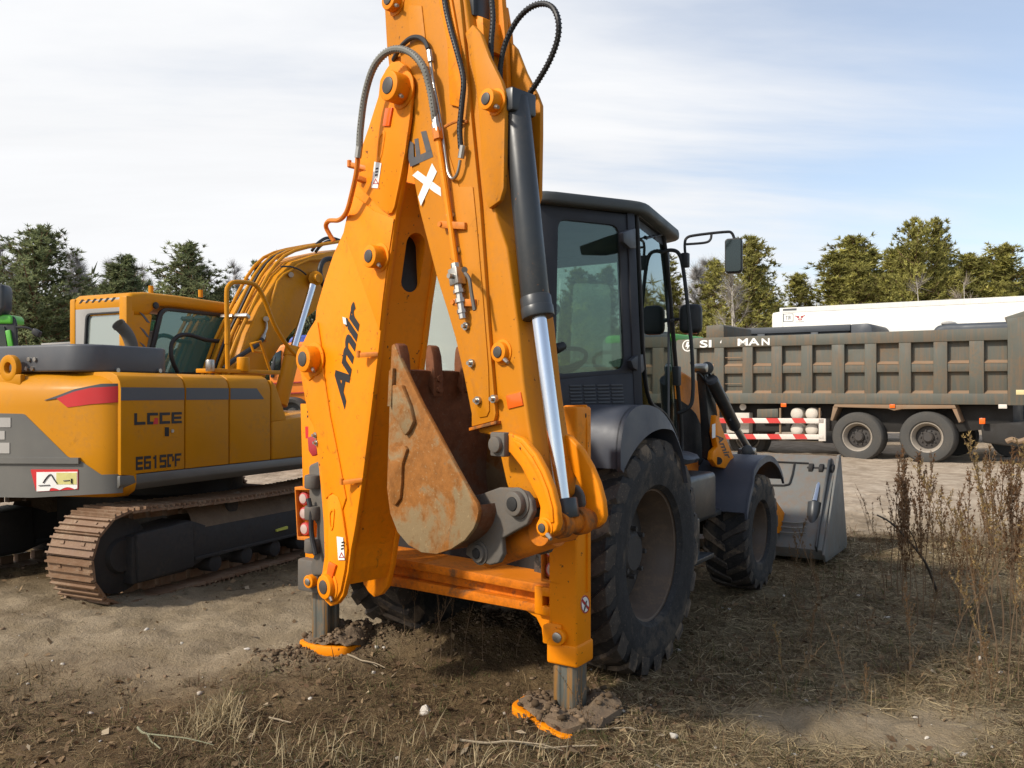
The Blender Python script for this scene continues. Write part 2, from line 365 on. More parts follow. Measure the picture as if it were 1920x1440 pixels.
TRACK = paint('track_shoe_steel', (0.19, 0.105, 0.055), 0.6, (0.36, 0.28, 0.19), 1.0, 6, spots=0.6, spotc=(0.17, 0.055, 0.02), bump=0.3, bscale=40)
UNDER = paint('undercarriage_black', (0.022, 0.02, 0.019), 0.65, (0.085, 0.065, 0.045), 0.75, 3.5, bump=0.2)
SOIL = paint('clod_soil', (0.135, 0.092, 0.055), 0.95, (0.24, 0.175, 0.11), 0.9, 9, bump=1.0, bscale=34)
BED = paint('dump_bed_grey', (0.088, 0.090, 0.072), 0.6, (0.20, 0.105, 0.045), 0.8, 1.6, streak=0.32, bump=0.03)
BEDRUST = paint('dump_bed_ledge', (0.23, 0.155, 0.095), 0.8, (0.28, 0.12, 0.05), 0.9, 3)
BEDDARK = paint('far_bed_blue_grey', (0.045, 0.052, 0.062), 0.5, (0.08, 0.07, 0.06), 0.3, 2)
TRUCKBLACK = paint('truck_chassis', (0.018, 0.016, 0.014), 0.7, (0.05, 0.04, 0.03), 0.5, 3)
TRAILER = paint('trailer_white', (0.74, 0.72, 0.66), 0.4, (0.55, 0.5, 0.42), 0.3, 0.7, streak=0.2)
TANK = paint('air_tank', (0.55, 0.5, 0.43), 0.5, (0.35, 0.25, 0.15), 0.5, 6)
GUARDW = paint('guard_white', (0.66, 0.60, 0.53), 0.5, (0.3, 0.18, 0.1), 0.5, 4)
GUARDR = paint('guard_red', (0.52, 0.03, 0.025), 0.5, (0.3, 0.12, 0.08), 0.4, 4)
TYREG = paint('dusty_truck_tyre', (0.055, 0.053, 0.048), 0.85, (0.13, 0.105, 0.08), 0.6, 3, bump=0.1)
RIMG = paint('dusty_truck_rim', (0.30, 0.26, 0.21), 0.5, (0.1, 0.07, 0.05), 0.7, 5)
HUBD = paint('dark_hub', (0.04, 0.035, 0.032), 0.6, (0.1, 0.075, 0.05), 0.6, 6)
GREEN = paint('green_paint', (0.09, 0.42, 0.03), 0.35, (0.1, 0.2, 0.05), 0.2, 2, coat=0.2)
TORANGE = paint('truck_orange', (0.75, 0.20, 0.012), 0.4, (0.4, 0.15, 0.05), 0.3, 2)
BLUE = paint('truck_blue', (0.03, 0.06, 0.33), 0.4, (0.05, 0.07, 0.15), 0.2, 2)
SILVER = paint('silver_box', (0.52, 0.50, 0.46), 0.45, (0.3, 0.27, 0.23), 0.3, 2)
GLASS = glass('cab_glass', (0.66, 0.76, 0.70), 0.03, 0.03, 0.10, (0.10, 0.135, 0.12))
GLASS_CLEAR = glass('door_glass', (0.70, 0.82, 0.78), 0.10, 0.02, 0.08, (0.10, 0.14, 0.13))
GLASS_EX = glass('excavator_glass', (0.45, 0.75, 0.68), 0.06, 0.02, 0.50, (0.14, 0.34, 0.29))
GLASS_PALE = glass('pale_rear_glass', (0.6, 0.72, 0.66), 0.16, 0.04, 0.55, (0.50, 0.53, 0.46))
GLASS_DARK = glass('dark_windscreen', (0.10, 0.13, 0.13), 0.01, 0.05, 0.5)
BUCKETGREY = paint('bucket_grey', (0.130, 0.132, 0.122), 0.55, (0.17, 0.10, 0.055), 1.0, 3.0, bump=0.06, smudge=0.5, streak=0.3)
SEAT = paint('cab_interior', (0.12, 0.125, 0.12), 0.7, (0.1, 0.1, 0.09), 0.3, 5)
BARK = paint('pine_bark', (0.20, 0.115, 0.065), 0.9, (0.10, 0.075, 0.055), 0.9, 3, bump=0.3)
BIRCHBARK = paint('birch_bark', (0.52, 0.47, 0.40), 0.8, (0.06, 0.05, 0.045), 0.7, 5)
NEEDLE = tinted('pine_needles', 0.8, 0.25, 0.35)
TWIGM = tinted('bare_twigs', 0.9, 0.1)
GRASSM = tinted('dry_grass_blades', 0.8, 0.2, 0.2)
WEEDM = tinted('dry_weed', 0.9, 0.1)
GREASE = paint('old_grease', (0.055, 0.026, 0.008), 0.5, (0.22, 0.07, 0.01), 0.8, 25)
STONE = paint('pale_stone', (0.52, 0.47, 0.40), 0.8, (0.28, 0.22, 0.16), 0.5, 18, bump=0.2)
# ------------------------------------------------------------------ ground
MOUNDS = [(-0.98, 5.28, .22, .10), (-0.78, 5.45, .22, .08), (-0.20, 5.35, .40, .15), (0.20, 5.6, .5, .12), (-1.35, 5.05, .2, .05), (0.6, 4.2, .2, .03)]
def gz(x, y):
    x = np.asarray(x, float); y = np.asarray(y, float)
    near = np.clip(1.3-np.hypot(x, y-6)/60, 0, 1)
    z = (fbm(x*0.45+5, y*0.45, 3)-0.5)*0.16+(fbm(x*2.1, y*2.1+9, 4)-0.5)*0.075+(fbm(x*6, y*6+3, 3)-0.5)*0.060+np.clip(fbm(x*15, y*15+3, 2)-0.5, 0, 1)*0.05
    for mx, my, r, h in MOUNDS:
        d = np.hypot(x-mx, y-my)/r; z = z+h*np.exp(-d*d)*(0.75+0.6*(fbm(x*9, y*9, 3)-0.35))
    rut = np.exp(-((x+1.9-0.45*(y-5))/0.22)**2)*0.03*np.clip((9-y)/3, 0, 1)
    return z*near-rut
def sandiness(x, y):                       # 0 dark litter and turf, 1 bare sand
    x = np.asarray(x, float); y = np.asarray(y, float)
    n = fbm(x*0.7+3, y*0.7+1, 4); n2 = fbm(x*2.6, y*2.6+7, 4)
    far = np.clip((y-8.3-0.12*np.abs(x-3)+(n-0.5)*4.2)/2.2, 0, 1)
    left = np.clip(1.25-np.abs(y-5.9-0.15*(x+2))/1.55, 0, 1)*np.clip((-x-0.35)/0.8, 0, 1)
    pr = np.exp(-(((x-1.75)/0.75)**2+((y-4.0)/0.38)**2))*1.1
    s = np.maximum(np.maximum(far, left*1.0), pr)
    return np.clip(s*1.15+(n2-0.5)*1.1*(0.25+s)-0.05, 0, 1)
def build_ground():
    def axis(step, n, g): 
        o = [0.0]; s = step
        for k in range(n): o.append(o[-1]+s); s *= g if k > 130 else 1.0
        return np.array(o)
    a = axis(0.042, 235, 1.075); xs = np.concatenate([-a[:0:-1], a])
    b = axis(0.042, 245, 1.075); ys = np.concatenate([5.6-axis(0.042, 160, 1.09)[:0:-1], 5.6+b])
    X, Y = np.meshgrid(xs, ys); Zv = gz(X, Y); S = sandiness(X, Y)
    far = np.clip((np.hypot(X, Y)-35)/25, 0, 1); S = S*(1-far)+0.12*far
    nx, ny = len(xs), len(ys); i = np.arange(nx*ny).reshape(ny, nx)
    f = np.stack([i[:-1, :-1], i[:-1, 1:], i[1:, 1:], i[1:, :-1]], -1).reshape(-1, 4)
    cols = np.stack([S, np.clip((Y-8)/4, 0, 1), np.clip((X-.5)/1.2, 0, 1)*np.clip((9-Y)/2, 0, 1), 0*S+1], -1).reshape(-1, 4)
    m, N, L, p = nodes('sandy_ground'); at = N.new('ShaderNodeVertexColor'); at.layer_name = 'tint'
    sp = N.new('ShaderNodeSeparateColor'); L.new(at.outputs[0], sp.inputs[0])
    tc = N.new('ShaderNodeTexCoord').outputs['Object']
    n1 = noise(N, L, 3.0, 8, 0.7, tc); n2 = noise(N, L, 26, 6, 0.7, tc); n3 = noise(N, L, 110, 3, 0.6, tc)
    dark = mixc(N, L, rng_(N, L, n1, 0.35, 0.65), (0.068, 0.046, 0.024), (0.145, 0.096, 0.048))
    dark = mixc(N, L, rng_(N, L, n2, 0.5, 0.7, 0, 0.7), dark, (0.19, 0.135, 0.07))
    dark = mixc(N, L, rng_(N, L, n2, 0.3, 0.42, 0.75, 0), dark, (0.030, 0.024, 0.015))
    sand = mixc(N, L, rng_(N, L, n1, 0.35, 0.68), (0.225, 0.172, 0.105), (0.34, 0.268, 0.178))
    sand = mixc(N, L, rng_(N, L, n2, 0.58, 0.75, 0, 0.6), sand, (0.12, 0.085, 0.055))
    pale = mixc(N, L, rng_(N, L, n1, 0.4, 0.62), (0.34, 0.265, 0.19), (0.52, 0.425, 0.32))
    sand = mixc(N, L, sp.outputs[1], sand, pale)
    dark = mixc(N, L, sp.outputs[2], dark, mixc(N, L, rng_(N, L, n2, 0.35, 0.62), (0.095, 0.075, 0.042), (0.25, 0.195, 0.115)))  # paler soil at the right, painted so the loader's shadow reads lighter
    col = mixc(N, L, sp.outputs[0], dark, sand)
    col = mixc(N, L, rng_(N, L, n3, 0.62, 0.74, 0, 0.5), col, (0.36, 0.30, 0.22))
    L.new(col, p.inputs['Base Color']); p.inputs['Roughness'].default_value = 0.95; p.inputs['Specular IOR Level'].default_value = 0.1
    b = N.new('ShaderNodeBump'); b.inputs['Strength'].default_value = 0.9; b.inputs['Distance'].default_value = 0.03
    ad = N.new('ShaderNodeMath'); ad.operation = 'MULTIPLY_ADD'; L.new(n3, ad.inputs[0]); ad.inputs[1].default_value = 0.35; L.new(n2, ad.inputs[2])
    L.new(ad.outputs[0], b.inputs['Height']); L.new(b.outputs[0], p.inputs['Normal'])
    g = raw_mesh('ground', np.stack([X, Y, Zv], -1).reshape(-1, 3), f, m, cols=cols, smooth=True)
    g['kind'] = 'structure'; return g
build_ground()
# ------------------------------------------------------------------ backhoe loader
TH = R(33); U2 = (math.sin(TH), math.cos(TH)); V2 = (math.cos(TH), -math.sin(TH))
uu = V((*U2, 0)); vv = V((*V2, 0)); zz = V((0, 0, 1)); OB = uu*3.66-vv*2.90
def W(u, v, z): return OB+uu*u+vv*v+zz*z
def onU(px, py, u): return on(px, py, U2, 3.66+u)
def onV(px, py, v): return on(px, py, V2, -2.90+v)
N2 = (0.70007, 0.71407); nv = V((*N2, 0)); ev = V((N2[1], -N2[0], 0))
def A(px, py, c): return on(px, py, N2, c)
def AP(pts, c): return [A(x, y, c) for x, y in pts]
bh = thing('backhoe_loader', W(1.0, 0, 0), 'orange backhoe loader with dark cab, its digging arm folded upright at the rear', 'backhoe loader')

def boss(parent, px, py, rp, c, protr, name='pin_boss', mat=ORANGE, pinm=PINEND, nip=True):
    p = A(px, py, c-protr); r = rp*(A(px+10, py, c-protr)-p).length/10*0.80
    b = MB().cyl(p, p+nv*(protr+0.012), r, seg=28, bevel=r*0.14)
    b.cyl(p+nv*(protr-0.006), p+nv*(protr+0.004), r*1.28, seg=28, bevel=0.003)
    o = b.build(name, mat, parent)
    MB().cyl(p-nv*0.006, p+nv*0.03, r*0.58, seg=20, bevel=r*0.1).build('pin', pinm, o)
    if nip:
        q = p+ev*r*0.75+nv*protr*0.4-zz*r*0.75
        MB().cyl(q, q+(ev-zz*0.5-nv*0.4).normalized()*0.032, 0.011, 0.007, seg=8).build('grease_nipple', STEEL, o)
    return o
def bolt(m, px, py, c, r=0.011):
    p = A(px, py, c); m.cyl(p+nv*0.004, p-nv*0.014, r*1.5, seg=12); m.cyl(p, p-nv*0.03, r*0.75, seg=8)

# ---- boom
BO = [(722, 132), (733, 117), (747, 114), (762, 123), (772, 144), (774, 170), (770, 205), (765, 250), (757, 318), (751, 360), (742, 402), (734, 464), (720, 563), (713, 625), (709, 661), (702, 717), (695, 774), (686, 845), (679, 901), (666, 988), (658, 1030), (653, 1072), (643, 1117), (632, 1132), (619, 1137), (609, 1127), (600, 1112), (596, 1098), (603, 1078), (608, 1043), (606, 978), (601, 914), (595, 856), (588, 801), (579, 785), (571, 746), (561, 690), (564, 650), (577, 622), (591, 599), (593, 577), (607, 529), (624, 478), (643, 436), (655, 380), (669, 301), (690, 240), (709, 180), (712, 150)]
CB = 2.47; BW = 0.31
near = AP(BO, CB); shift = nv*(BW-0.03)
b = MB(); b.prism(near, nv*0.03, 0.006); b.prism([p+shift for p in near], nv*0.03, 0.006)
mid = [(751, 340), (739, 402), (731, 464), (717, 563), (710, 625), (706, 661), (699, 717), (692, 774), (683, 845), (676, 901), (663, 985), (655, 1028), (650, 1070), (643, 1098), (630, 1085), (618, 1040), (612, 1010), (610, 978), (605, 914), (599, 856), (592, 801), (575, 746), (566, 690), (569, 650), (595, 599), (611, 529), (628, 478), (647, 436), (659, 380), (672, 320)]
midp = [A(x, y, CB)+nv*0.028 for x, y in mid]
boom = b.build('boom', ORANGE, bh)
mb = MB().prism(midp, nv*(BW-0.056)); mo = mb.build('boom_web', ORANGE, boom)
# the oval inspection hole goes through the web
cut = MB(); hc = A(731, 490, CB); hc2 = A(727, 497, CB)
cx_ = on(772, 493, N2, CB+BW/2)
ax = nv*0.055; stad = []
for k in range(24):
    q = 2*math.pi*k/24; stad.append(cx_+nv*(0.060*math.cos(q))+(zz*0.99-ev*0.08)*((0.085 if math.sin(q) >= 0 else -0.085)+0.060*math.sin(q)))
cut.prism([p+ev*0.5 for p in stad], -ev*0.78); co = cut.build('cutter', ORANGE, None); co.location = -bh.location
bo = mo.modifiers.new('hole', 'BOOLEAN'); bo.object = co; bo.solver = 'EXACT'; bo.operation = 'DIFFERENCE'
# evaluated through the parent's place: the cutter sits in world space, so move it with the machine
co.location = (0, 0, 0)
dg = bpy.context.evaluated_depsgraph_get(); me2 = bpy.data.meshes.new_from_object(mo.evaluated_get(dg)); mo.modifiers.clear(); mo.data = me2
bpy.data.objects.remove(co)
for f in mo.data.polygons: f.use_smooth = False
MB().prism([p-ev*0.035 for p in stad], -ev*0.15).build('web_hole_shade', SHADOWY, boom)  # dark block sunk in the hole; its colour paints the inner shade
if len(mo.data.materials) == 0: mo.data.materials.append(ORANGE)
# doubler plates
EAR = [(713, 160), (722, 132), (733, 117), (747, 114), (761, 123), (771, 144), (773, 170), (768, 222), (759, 285), (750, 335), (739, 388), (734, 399), (727, 401), (714, 392), (672, 349), (672, 304), (691, 240), (708, 186)]
MB().prism(AP(EAR, CB-0.016), nv*0.018, 0.004).build('boom_ear_plate', ORANGE, boom)
UP = [(645, 437), (711, 620), (717, 563), (730, 464), (738, 410), (700, 395), (664, 366), (657, 390)]
MB().prism(AP(UP, CB-0.007), nv*0.009, 0.003).build('boom_side_plate', ORANGE, boom)
LOWP = [(612, 940), (616, 930), (623, 926), (632, 931), (638, 945), (643, 975), (648, 1010), (650, 1030), (646, 1068), (638, 1108), (629, 1125), (619, 1129), (610, 1118), (604, 1104), (603, 1094), (610, 1078), (615, 1043), (614, 985)]
MB().prism(AP(LOWP, CB-0.014), nv*0.016, 0.004).build('boom_foot_plate', ORANGE, boom)
# shallow pressed flange along the left edge
FL = [(579, 622), (594, 603), (600, 640), (606, 700), (618, 780), (634, 860), (648, 935), (640, 960), (632, 931), (622, 925), (610, 936), (604, 914), (598, 856), (591, 801), (582, 785), (574, 746), (564, 692), (566, 655)]
MB().prism(AP(FL, CB-0.009), nv*0.011, 0.007, 3).build('boom_flange', ORANGE, boom)
# pressed slots
for pts in ([(707, 303), (709, 262), (713, 248), (719, 243), (722, 250), (716, 290), (711, 303)], [(618, 985), (617, 960), (621, 952), (627, 954), (624, 990), (620, 997)]):
    P = round_poly(AP(pts, CB-0.019), .02); q_ = sum(P, V((0, 0, 0)))/len(P); MB().ring(P, [p.lerp(q_, .28) for p in P], nv*0.006, .002).build('pressed_slot', ORANGE, boom)
boss(boom, 727, 160, 21, CB-0.016, 0.085); boss(boom, 691, 480, 16, CB-0.007, 0.07)
boss(boom, 567, 673, 17, CB-0.009, 0.075); boss(boom, 606, 1101, 16, CB-0.014, 0.035)
rp = [(559, 660), (566, 650), (578, 650), (587, 660), (590, 690), (586, 708), (578, 714), (570, 705), (562, 690)]
MB().prism(AP(rp, CB-0.016), nv*0.016, 0.004).build('boss_plate', ORANGE, boom)
for q in ([(717, 236), (722, 203), (735, 201), (729, 236)], [(611, 1080), (616, 1053), (629, 1060), (622, 1084)]):
    MB().prism(AP(q, CB-0.026), nv*0.012, 0.002).build('reflector', REFLECT, boom)
for q, tri in (([(696, 352), (702, 303), (715, 306), (708, 353)], (704, 341)), ([(631, 1006), (643, 1008), (646, 1050), (634, 1050)], (640, 1042))):
    o = MB().prism(AP(q, CB-0.0195), nv*0.003).build('warning_sticker', WHITE, boom)
    x, y = tri; c_ = CB-0.0205
    MB().ring(AP([(x, y-7), (x+6, y+4), (x-5, y+4)], c_), AP([(x, y-4), (x+3.5, y+2.6), (x-2.8, y+2.6)], c_), nv*0.001).build('warning_triangle', REDPLATE, o)
    m = MB()
    for k in range(3): m.prism(AP([(x-1+k*0.6, y-14-k*6), (x+4+k*0.6, y-15-k*6), (x+4+k*0.6, y-12-k*6), (x-1+k*0.6, y-11-k*6)], c_), nv*0.001)
    m.build('warning_print', BLACKDECAL, o)
# little brackets standing off the boom
for (x0, y0, x1, y1) in ((672, 666, 705, 664), (641, 905, 676, 900), (655, 309, 691, 318), (668, 333, 689, 341)):
    p, q = A(x0, y0, CB-0.05), A(x1, y1, CB-0.004); d = (q-p)
    MB().box((p+q)/2, d/2, zz*0.012, ev*0.016, 0.003).cyl(p-zz*0.01, p+zz*0.022, 0.011, seg=10).build('hose_bracket', ORANGE_DIRTY, boom)
for x, y in ((594, 816), (596, 830)): m = MB(); bolt(m, x, y, CB); m.build('bolt', STEEL, boom)
# word on the boom side
o_ = A(646, 768, CB-0.0025); L_ = A(680, 572, CB-0.0025)-o_; axn = L_.normalized(); up_ = -(ev-axn*ev.dot(axn)).normalized()
lettering('Amir', o_, axn*L_.length, up_*0.138, BLACKDECAL, boom, bold=0.038, shear=0.38)
MB().prism(AP([(642, 594), (648, 596), (650, 609), (644, 607)], CB-0.0035), nv*0.001).build('decal_scrap', WHITE, boom)

# ---- dipper
CD = 2.50; DW = 0.24
DI = [(700, -90), (719, 0), (724, 90), (733, 170), (750, 230), (765, 264), (770, 312), (785, 394), (817, 518), (838, 585), (852, 633), (868, 703), (882, 774), (897, 812), (927, 817), (938, 860), (948, 905), (958, 935), (972, 955), (992, 955), (1008, 935), (1012, 900), (1002, 860), (990, 785), (981, 717), (970, 605), (950, 464), (931, 408), (906, 260), (890, 130), (872, 0), (850, -90)]
b = MB().prism(AP(DI, CD), nv*DW, 0.012, 3); dip = b.build('dipper', ORANGE_DULL, bh)
PL = [(737, -80), (735, 0), (750, 100), (765, 250), (772, 312), (787, 394), (819, 518), (840, 585), (854, 633), (870, 703), (884, 774), (884, 800), (926, 789), (929, 775), (917, 633), (899, 380), (886, 250), (872, 100), (862, 0), (850, -80)]
MB().prism(AP(PL, CD-0.020), nv*0.0215, 0.004).build('dipper_cover_plate', ORANGE_DULL, dip)
IN = [(790, 10), (800, 100), (826, 240), (860, 350), (886, 350), (893, 420), (905, 560), (915, 690), (917, 770), (912, 781), (898, 783), (894, 774), (880, 703), (864, 633), (850, 585), (829, 518), (800, 400), (785, 300), (770, 120), (765, 10)]
MB().prism(AP(IN, CD-0.026), nv*0.007, 0.003).build('dipper_raised_panel', ORANGE_DULL, dip)
# lip at the bottom of the cover plate and folded edge
MB().prism([A(879, 802, CD-0.03), A(930, 789, CD-0.03), A(930, 795, CD-0.03), A(879, 808, CD-0.03)], nv*0.05, 0.002).build('dipper_lip', ORANGE_RUBBED, dip)
for x, y in ((876, 612), (886, 681), (898, 751), (859, 470), (848, 404), (928, 748)): m = MB(); bolt(m, x, y, CD-0.026, 0.012); m.build('bolt', STEEL, dip)
# cylinder ears
EA = [(872, 62), (886, 46), (900, 62), (917, 108), (938, 150), (946, 172), (946, 230), (945, 290), (944, 352), (937, 376), (916, 391), (908, 372), (903, 330), (900, 250), (893, 170), (880, 100)]
ea = AP(EA, CD-0.022); b = MB(); b.prism(ea, nv*0.024, 0.004); b.prism([p+nv*(DW-0.02) for p in ea], nv*0.024, 0.004)
ear = b.build('cylinder_ear', ORANGE_DULL, dip); boss(ear, 911, 185, 17, CD-0.022, 0.06)
# block, guide and dark slide up at the top of the dipper
tb = AP([(866, 30), (872, 22), (905, 32), (908, 90), (880, 100), (872, 60)], CD+0.05)
MB().prism(tb, nv*0.12, 0.004).build('dipper_stop_block', ORANGE, dip)
MB().prism(AP([(853, -60), (860, 28), (888, 28), (886, -60)], CD+0.03), nv*0.10, 0.004).build('slide_rail', BARREL, dip)
MB().prism(AP([(884, -70), (890, 40), (915, 140), (952, 185), (946, 60), (935, -70)], CD+0.16), nv*0.03, 0.004).build('dipper_back_plate', ORANGE, dip)
MB().prism(AP([(930, 30), (948, 12), (956, 60), (960, 120), (938, 110)], CD+0.20), nv*0.02, 0.003).build('dipper_back_lug', ORANGE, dip)
MB().prism(AP([(806, -60), (822, 0), (838, 80), (843, 196), (862, 201), (866, 180), (862, 90), (846, 0), (836, -60)], CD-0.034), nv*0.012, 0.003).build('hose_guard', ORANGE, dip)
boss(dip, 933, 660, 17, CD, 0.03); boss(dip, 727, -3, 15, CD-0.02, 0.05)
MB().prism(AP([(948, 742), (975, 735), (980, 760), (952, 767)], CD-0.007), nv*0.008, 0.002).build('reflector', REFLECT, dip)
# letters on the dipper
m = MB(); c_ = CD-0.0275
for q in ([(766, 299), (809, 281), (812, 294), (769, 313)], [(766, 299), (776, 295), (775, 268), (764, 262)], [(780, 293), (788, 290), (784, 259), (777, 261)], [(799, 286), (809, 282), (799, 245), (789, 247)]):
    m.prism(AP(q, c_), nv*0.001)
m.build('lettering', GREYDECAL, dip)
m = MB(); m.prism(AP([(773, 329), (783, 320), (826, 352), (827, 368), (814, 360)], c_-0.0005), nv*0.001); m.prism(AP([(810, 306), (819, 322), (789, 386), (784, 369)], c_-0.0015), nv*0.001); m.build('lettering', WHITE, dip)
# bucket cylinder
CC = 2.565
p0, p1, p2, p3 = A(966, 186, CC), A(1004, 560, CC), A(1010, 596, CC), A(1058, 966, CC)
cyl_ = MB().cyl(p0, p1, 0.060, seg=32, bevel=0.008).cyl(p1-(p1-p0).normalized()*0.01, p2, 0.066, seg=32, bevel=0.008).cyl(p1+(p2-p1)*0.42, p2, 0.069, seg=32, bevel=0.006).build('bucket_cylinder', BARREL, bh)
MB().cyl(p2-(p2-p1)*0.2, p3, 0.0335, seg=28).build('piston_rod', CHROME, cyl_)
pe = A(1060, 948, CC); MB().cyl(pe+(p2-pe).normalized()*0.03, pe-(p2-pe).normalized()*0.05, 0.052, seg=20, bevel=0.006).build('rod_end', BARREL, cyl_)
pt = A(968, 196, CC); MB().box(pt, nv*0.075, ev*0.05, zz*0.05, 0.012).build('cylinder_head', BARREL, cyl_)
bp = A(990, 205, CC+0.14); MB().cyl(bp, bp+nv*0.05, 0.03, seg=14, bevel=0.004).build('pin', PINEND, cyl_)
# ---- bucket linkage
LV = [(932, 820), (944, 811), (958, 813), (979, 822), (1003, 850), (1020, 881), (1034, 916), (1043, 951), (1046, 982), (1042, 996), (1030, 1005), (1016, 1007), (1006, 998), (1004, 984), (1010, 972), (1012, 951), (1006, 933), (992, 905), (975, 874), (956, 850), (938, 842)]
lv = AP(LV, 2.43); b = MB().prism(lv, nv*0.035, 0.008, 3); lever = b.build('bucket_lever', ORANGE, bh)
rb = [(958, 822), (975, 830), (996, 856), (1013, 886), (1026, 918), (1035, 952), (1037, 980), (1030, 980), (1027, 952), (1018, 920), (1004, 888), (987, 858), (968, 836)]
MB().prism(AP(rb, 2.422), nv*0.010, 0.004).build('lever_rib', ORANGE, lever)
b = MB().prism([p+nv*0.285 for p in lv], nv*0.035, 0.008, 3); b.build('bucket_lever', ORANGE, bh)
boss(lever, 1016, 990, 14, 2.43, 0.02)
q = A(938, 833, 2.425); MB().box(q, ev*0.042, zz*0.050, nv*0.02, 0.008).cyl(q-nv*0.04, q, 0.034, seg=20, bevel=0.006).build('pin_cap', LUGGREY, lever)
q = A(1022, 988, 2.44); MB().cyl(q, q+nv*0.33, 0.044, seg=24, bevel=0.006).cyl(q+nv*0.07, q+nv*0.12, 0.056, seg=24, bevel=0.006).cyl(q+nv*0.19, q+nv*0.245, 0.056, seg=24, bevel=0.006).build('cross_pin', ORANGE_RUBBED, lever)
a_, b_ = A(1040, 992, 2.60), A(915, 1042, 2.60)
lk = MB().cyl(a_, b_, 0.075, 0.06, seg=20, bevel=0.008).cyl(a_-nv*0.1, a_+nv*0.1, 0.06, seg=20, bevel=0.006).build('bucket_link', ORANGE_DIRTY, bh)
# ---- bucket
BK = [(734, 648), (739, 644), (748, 668), (758, 690), (773, 722), (790, 757), (820, 812), (850, 868), (880, 922), (893, 943), (897, 958), (894, 975), (887, 992), (871, 1013), (845, 1030), (818, 1039), (790, 1036), (765, 1022), (745, 998), (731, 962), (725, 915), (727, 850), (729, 790), (731, 710)]
CK = 2.32; KW = 0.60; bk = AP(BK, CK)
b = MB().prism(bk, nv*0.022, 0.004); b.prism([p+nv*KW for p in bk], nv*0.022, 0.004)
bucket = b.build('bucket', RUST, bh)
SH = catmull([A(x, y, CK) for x, y in ((740, 692), (734, 730), (731, 800), (729, 850), (728, 915), (735, 962), (748, 996), (767, 1019), (790, 1033), (818, 1036), (845, 1026), (869, 1010), (885, 990), (892, 965), (890, 948))], 4)
out = []
for i, p in enumerate(SH):
    d = (SH[min(i+1, len(SH)-1)]-SH[max(i-1, 0)]).normalized(); out.append(d.cross(nv).normalized()*0.02)
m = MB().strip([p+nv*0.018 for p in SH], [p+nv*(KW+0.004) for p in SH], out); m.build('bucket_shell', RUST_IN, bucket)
lip = [A(738, 700, CK), A(738, 645, CK)]
m = MB(); a0, a1 = A(737, 692, CK), A(734, 730, CK); m.prism([a0+ev*0.012, a0-ev*0.012, a1-ev*0.012, a1+ev*0.02], nv*(KW+0.02), 0.004)
cutedge = m.build('cutting_edge', RUST_IN, bucket)
for k, c in enumerate((2.325, 2.515, 2.695, 2.875)):
    e0 = A(742, 682, CK)+nv*(c-CK); T = [V((0, 0, 0))]
    pts = [(-.026, -.09), (.034, -.16), (.036, -.06), (.026, .03), (.010, .075), (-.012, .085), (-.022, .06), (-.028, .0)]
    m = MB().prism([e0+ev*x*1.05+zz*(y+0.010) for x, y in pts], nv*0.055, 0.006)
    for yy in (-.065, -.115): m.cyl(e0+nv*0.0275+zz*yy+ev*0.02, e0+nv*0.0275+zz*yy+ev*0.052, 0.017, seg=8)
    m.build('tooth', RUST_IN, bucket)
# side cutter, wear strips welded on the cheek
MB().prism(AP([(729, 695), (736, 690), (733, 762), (726, 762)], CK-0.02), nv*0.02, 0.003).build('side_cutter', RUST, bucket)
MB().prism(AP([(735, 722), (752, 722), (767, 760), (774, 790), (766, 808), (758, 817), (748, 800), (735, 775)], CK-0.022), nv*0.023, 0.005).build('side_cutter', RUST, bucket)
MB().prism(AP([(729, 838), (758, 836), (762, 842), (753, 870), (752, 905), (749, 935), (740, 948), (730, 942), (727, 900)], CK-0.016), nv*0.017, 0.005).build('wear_plate', RUST, bucket)
LG = [(890, 938), (905, 925), (935, 914), (962, 915), (985, 922), (996, 938), (999, 960), (988, 984), (962, 998), (940, 1010), (942, 1040), (934, 1056), (918, 1060), (886, 1050), (872, 1040), (880, 1000), (892, 975)]
lg = AP(LG, 2.435); b = MB().prism(lg, nv*0.03, 0.008, 3); b.prism([p+nv*0.31 for p in lg], nv*0.03, 0.008, 3)
lug = b.build('bucket_lug', LUGGREY, bucket)
boss(lug, 960, 945, 21, 2.435, 0.035, 'pin_boss', LUGGREY, SHADOWY, False); boss(lug, 893, 1038, 15, 2.435, 0.02, 'pin_boss', LUGGREY, SHADOWY, False)
a_ = A(905, 950, 2.435); MB().prism([A(x, y, 2.45) for x, y in ((886, 930), (905, 925), (932, 922), (940, 965), (930, 1000), (900, 1000), (888, 985))], nv*0.3, 0.01).build('lug_base', LUGGREY, bucket)

# ---- hoses and pipes on the arm
def hose(pts, r, mat, parent, c=None, name='hose', seg=9, sm=7):
    return MB().tube([A(p[0], p[1], p[2] if len(p) > 2 else c) for p in pts], r, seg, sm).build(name, mat, parent)
def spiral(pts, r, mat, parent, name='hose'):
    P = catmull([A(*p) for p in pts], 10); b = MB().tube(P, r, 10, 0); n = 0; Ls = [0]
    for i in range(1, len(P)): Ls.append(Ls[-1]+(P[i]-P[i-1]).length)
    s = 0.0; dense = []; k = 0
    x = None; pts2 = []; T = Ls[-1]; N_ = int(T/0.004)
    for j in range(N_):
        t = T*j/N_
        while Ls[k+1] < t: k += 1
        q = P[k].lerp(P[k+1], (t-Ls[k])/max(Ls[k+1]-Ls[k], 1e-6)); d = (P[k+1]-P[k]).normalized()
        if x is None: x = d.orthogonal().normalized()
        x = (x-d*x.dot(d)).normalized(); y = d.cross(x); a = t/0.016*2*math.pi/1.0
        pts2.append(q+(x*math.cos(a)+y*math.sin(a))*r)
    b.tube(pts2, 0.0038, 4, 0); return b.build(name, mat, parent)
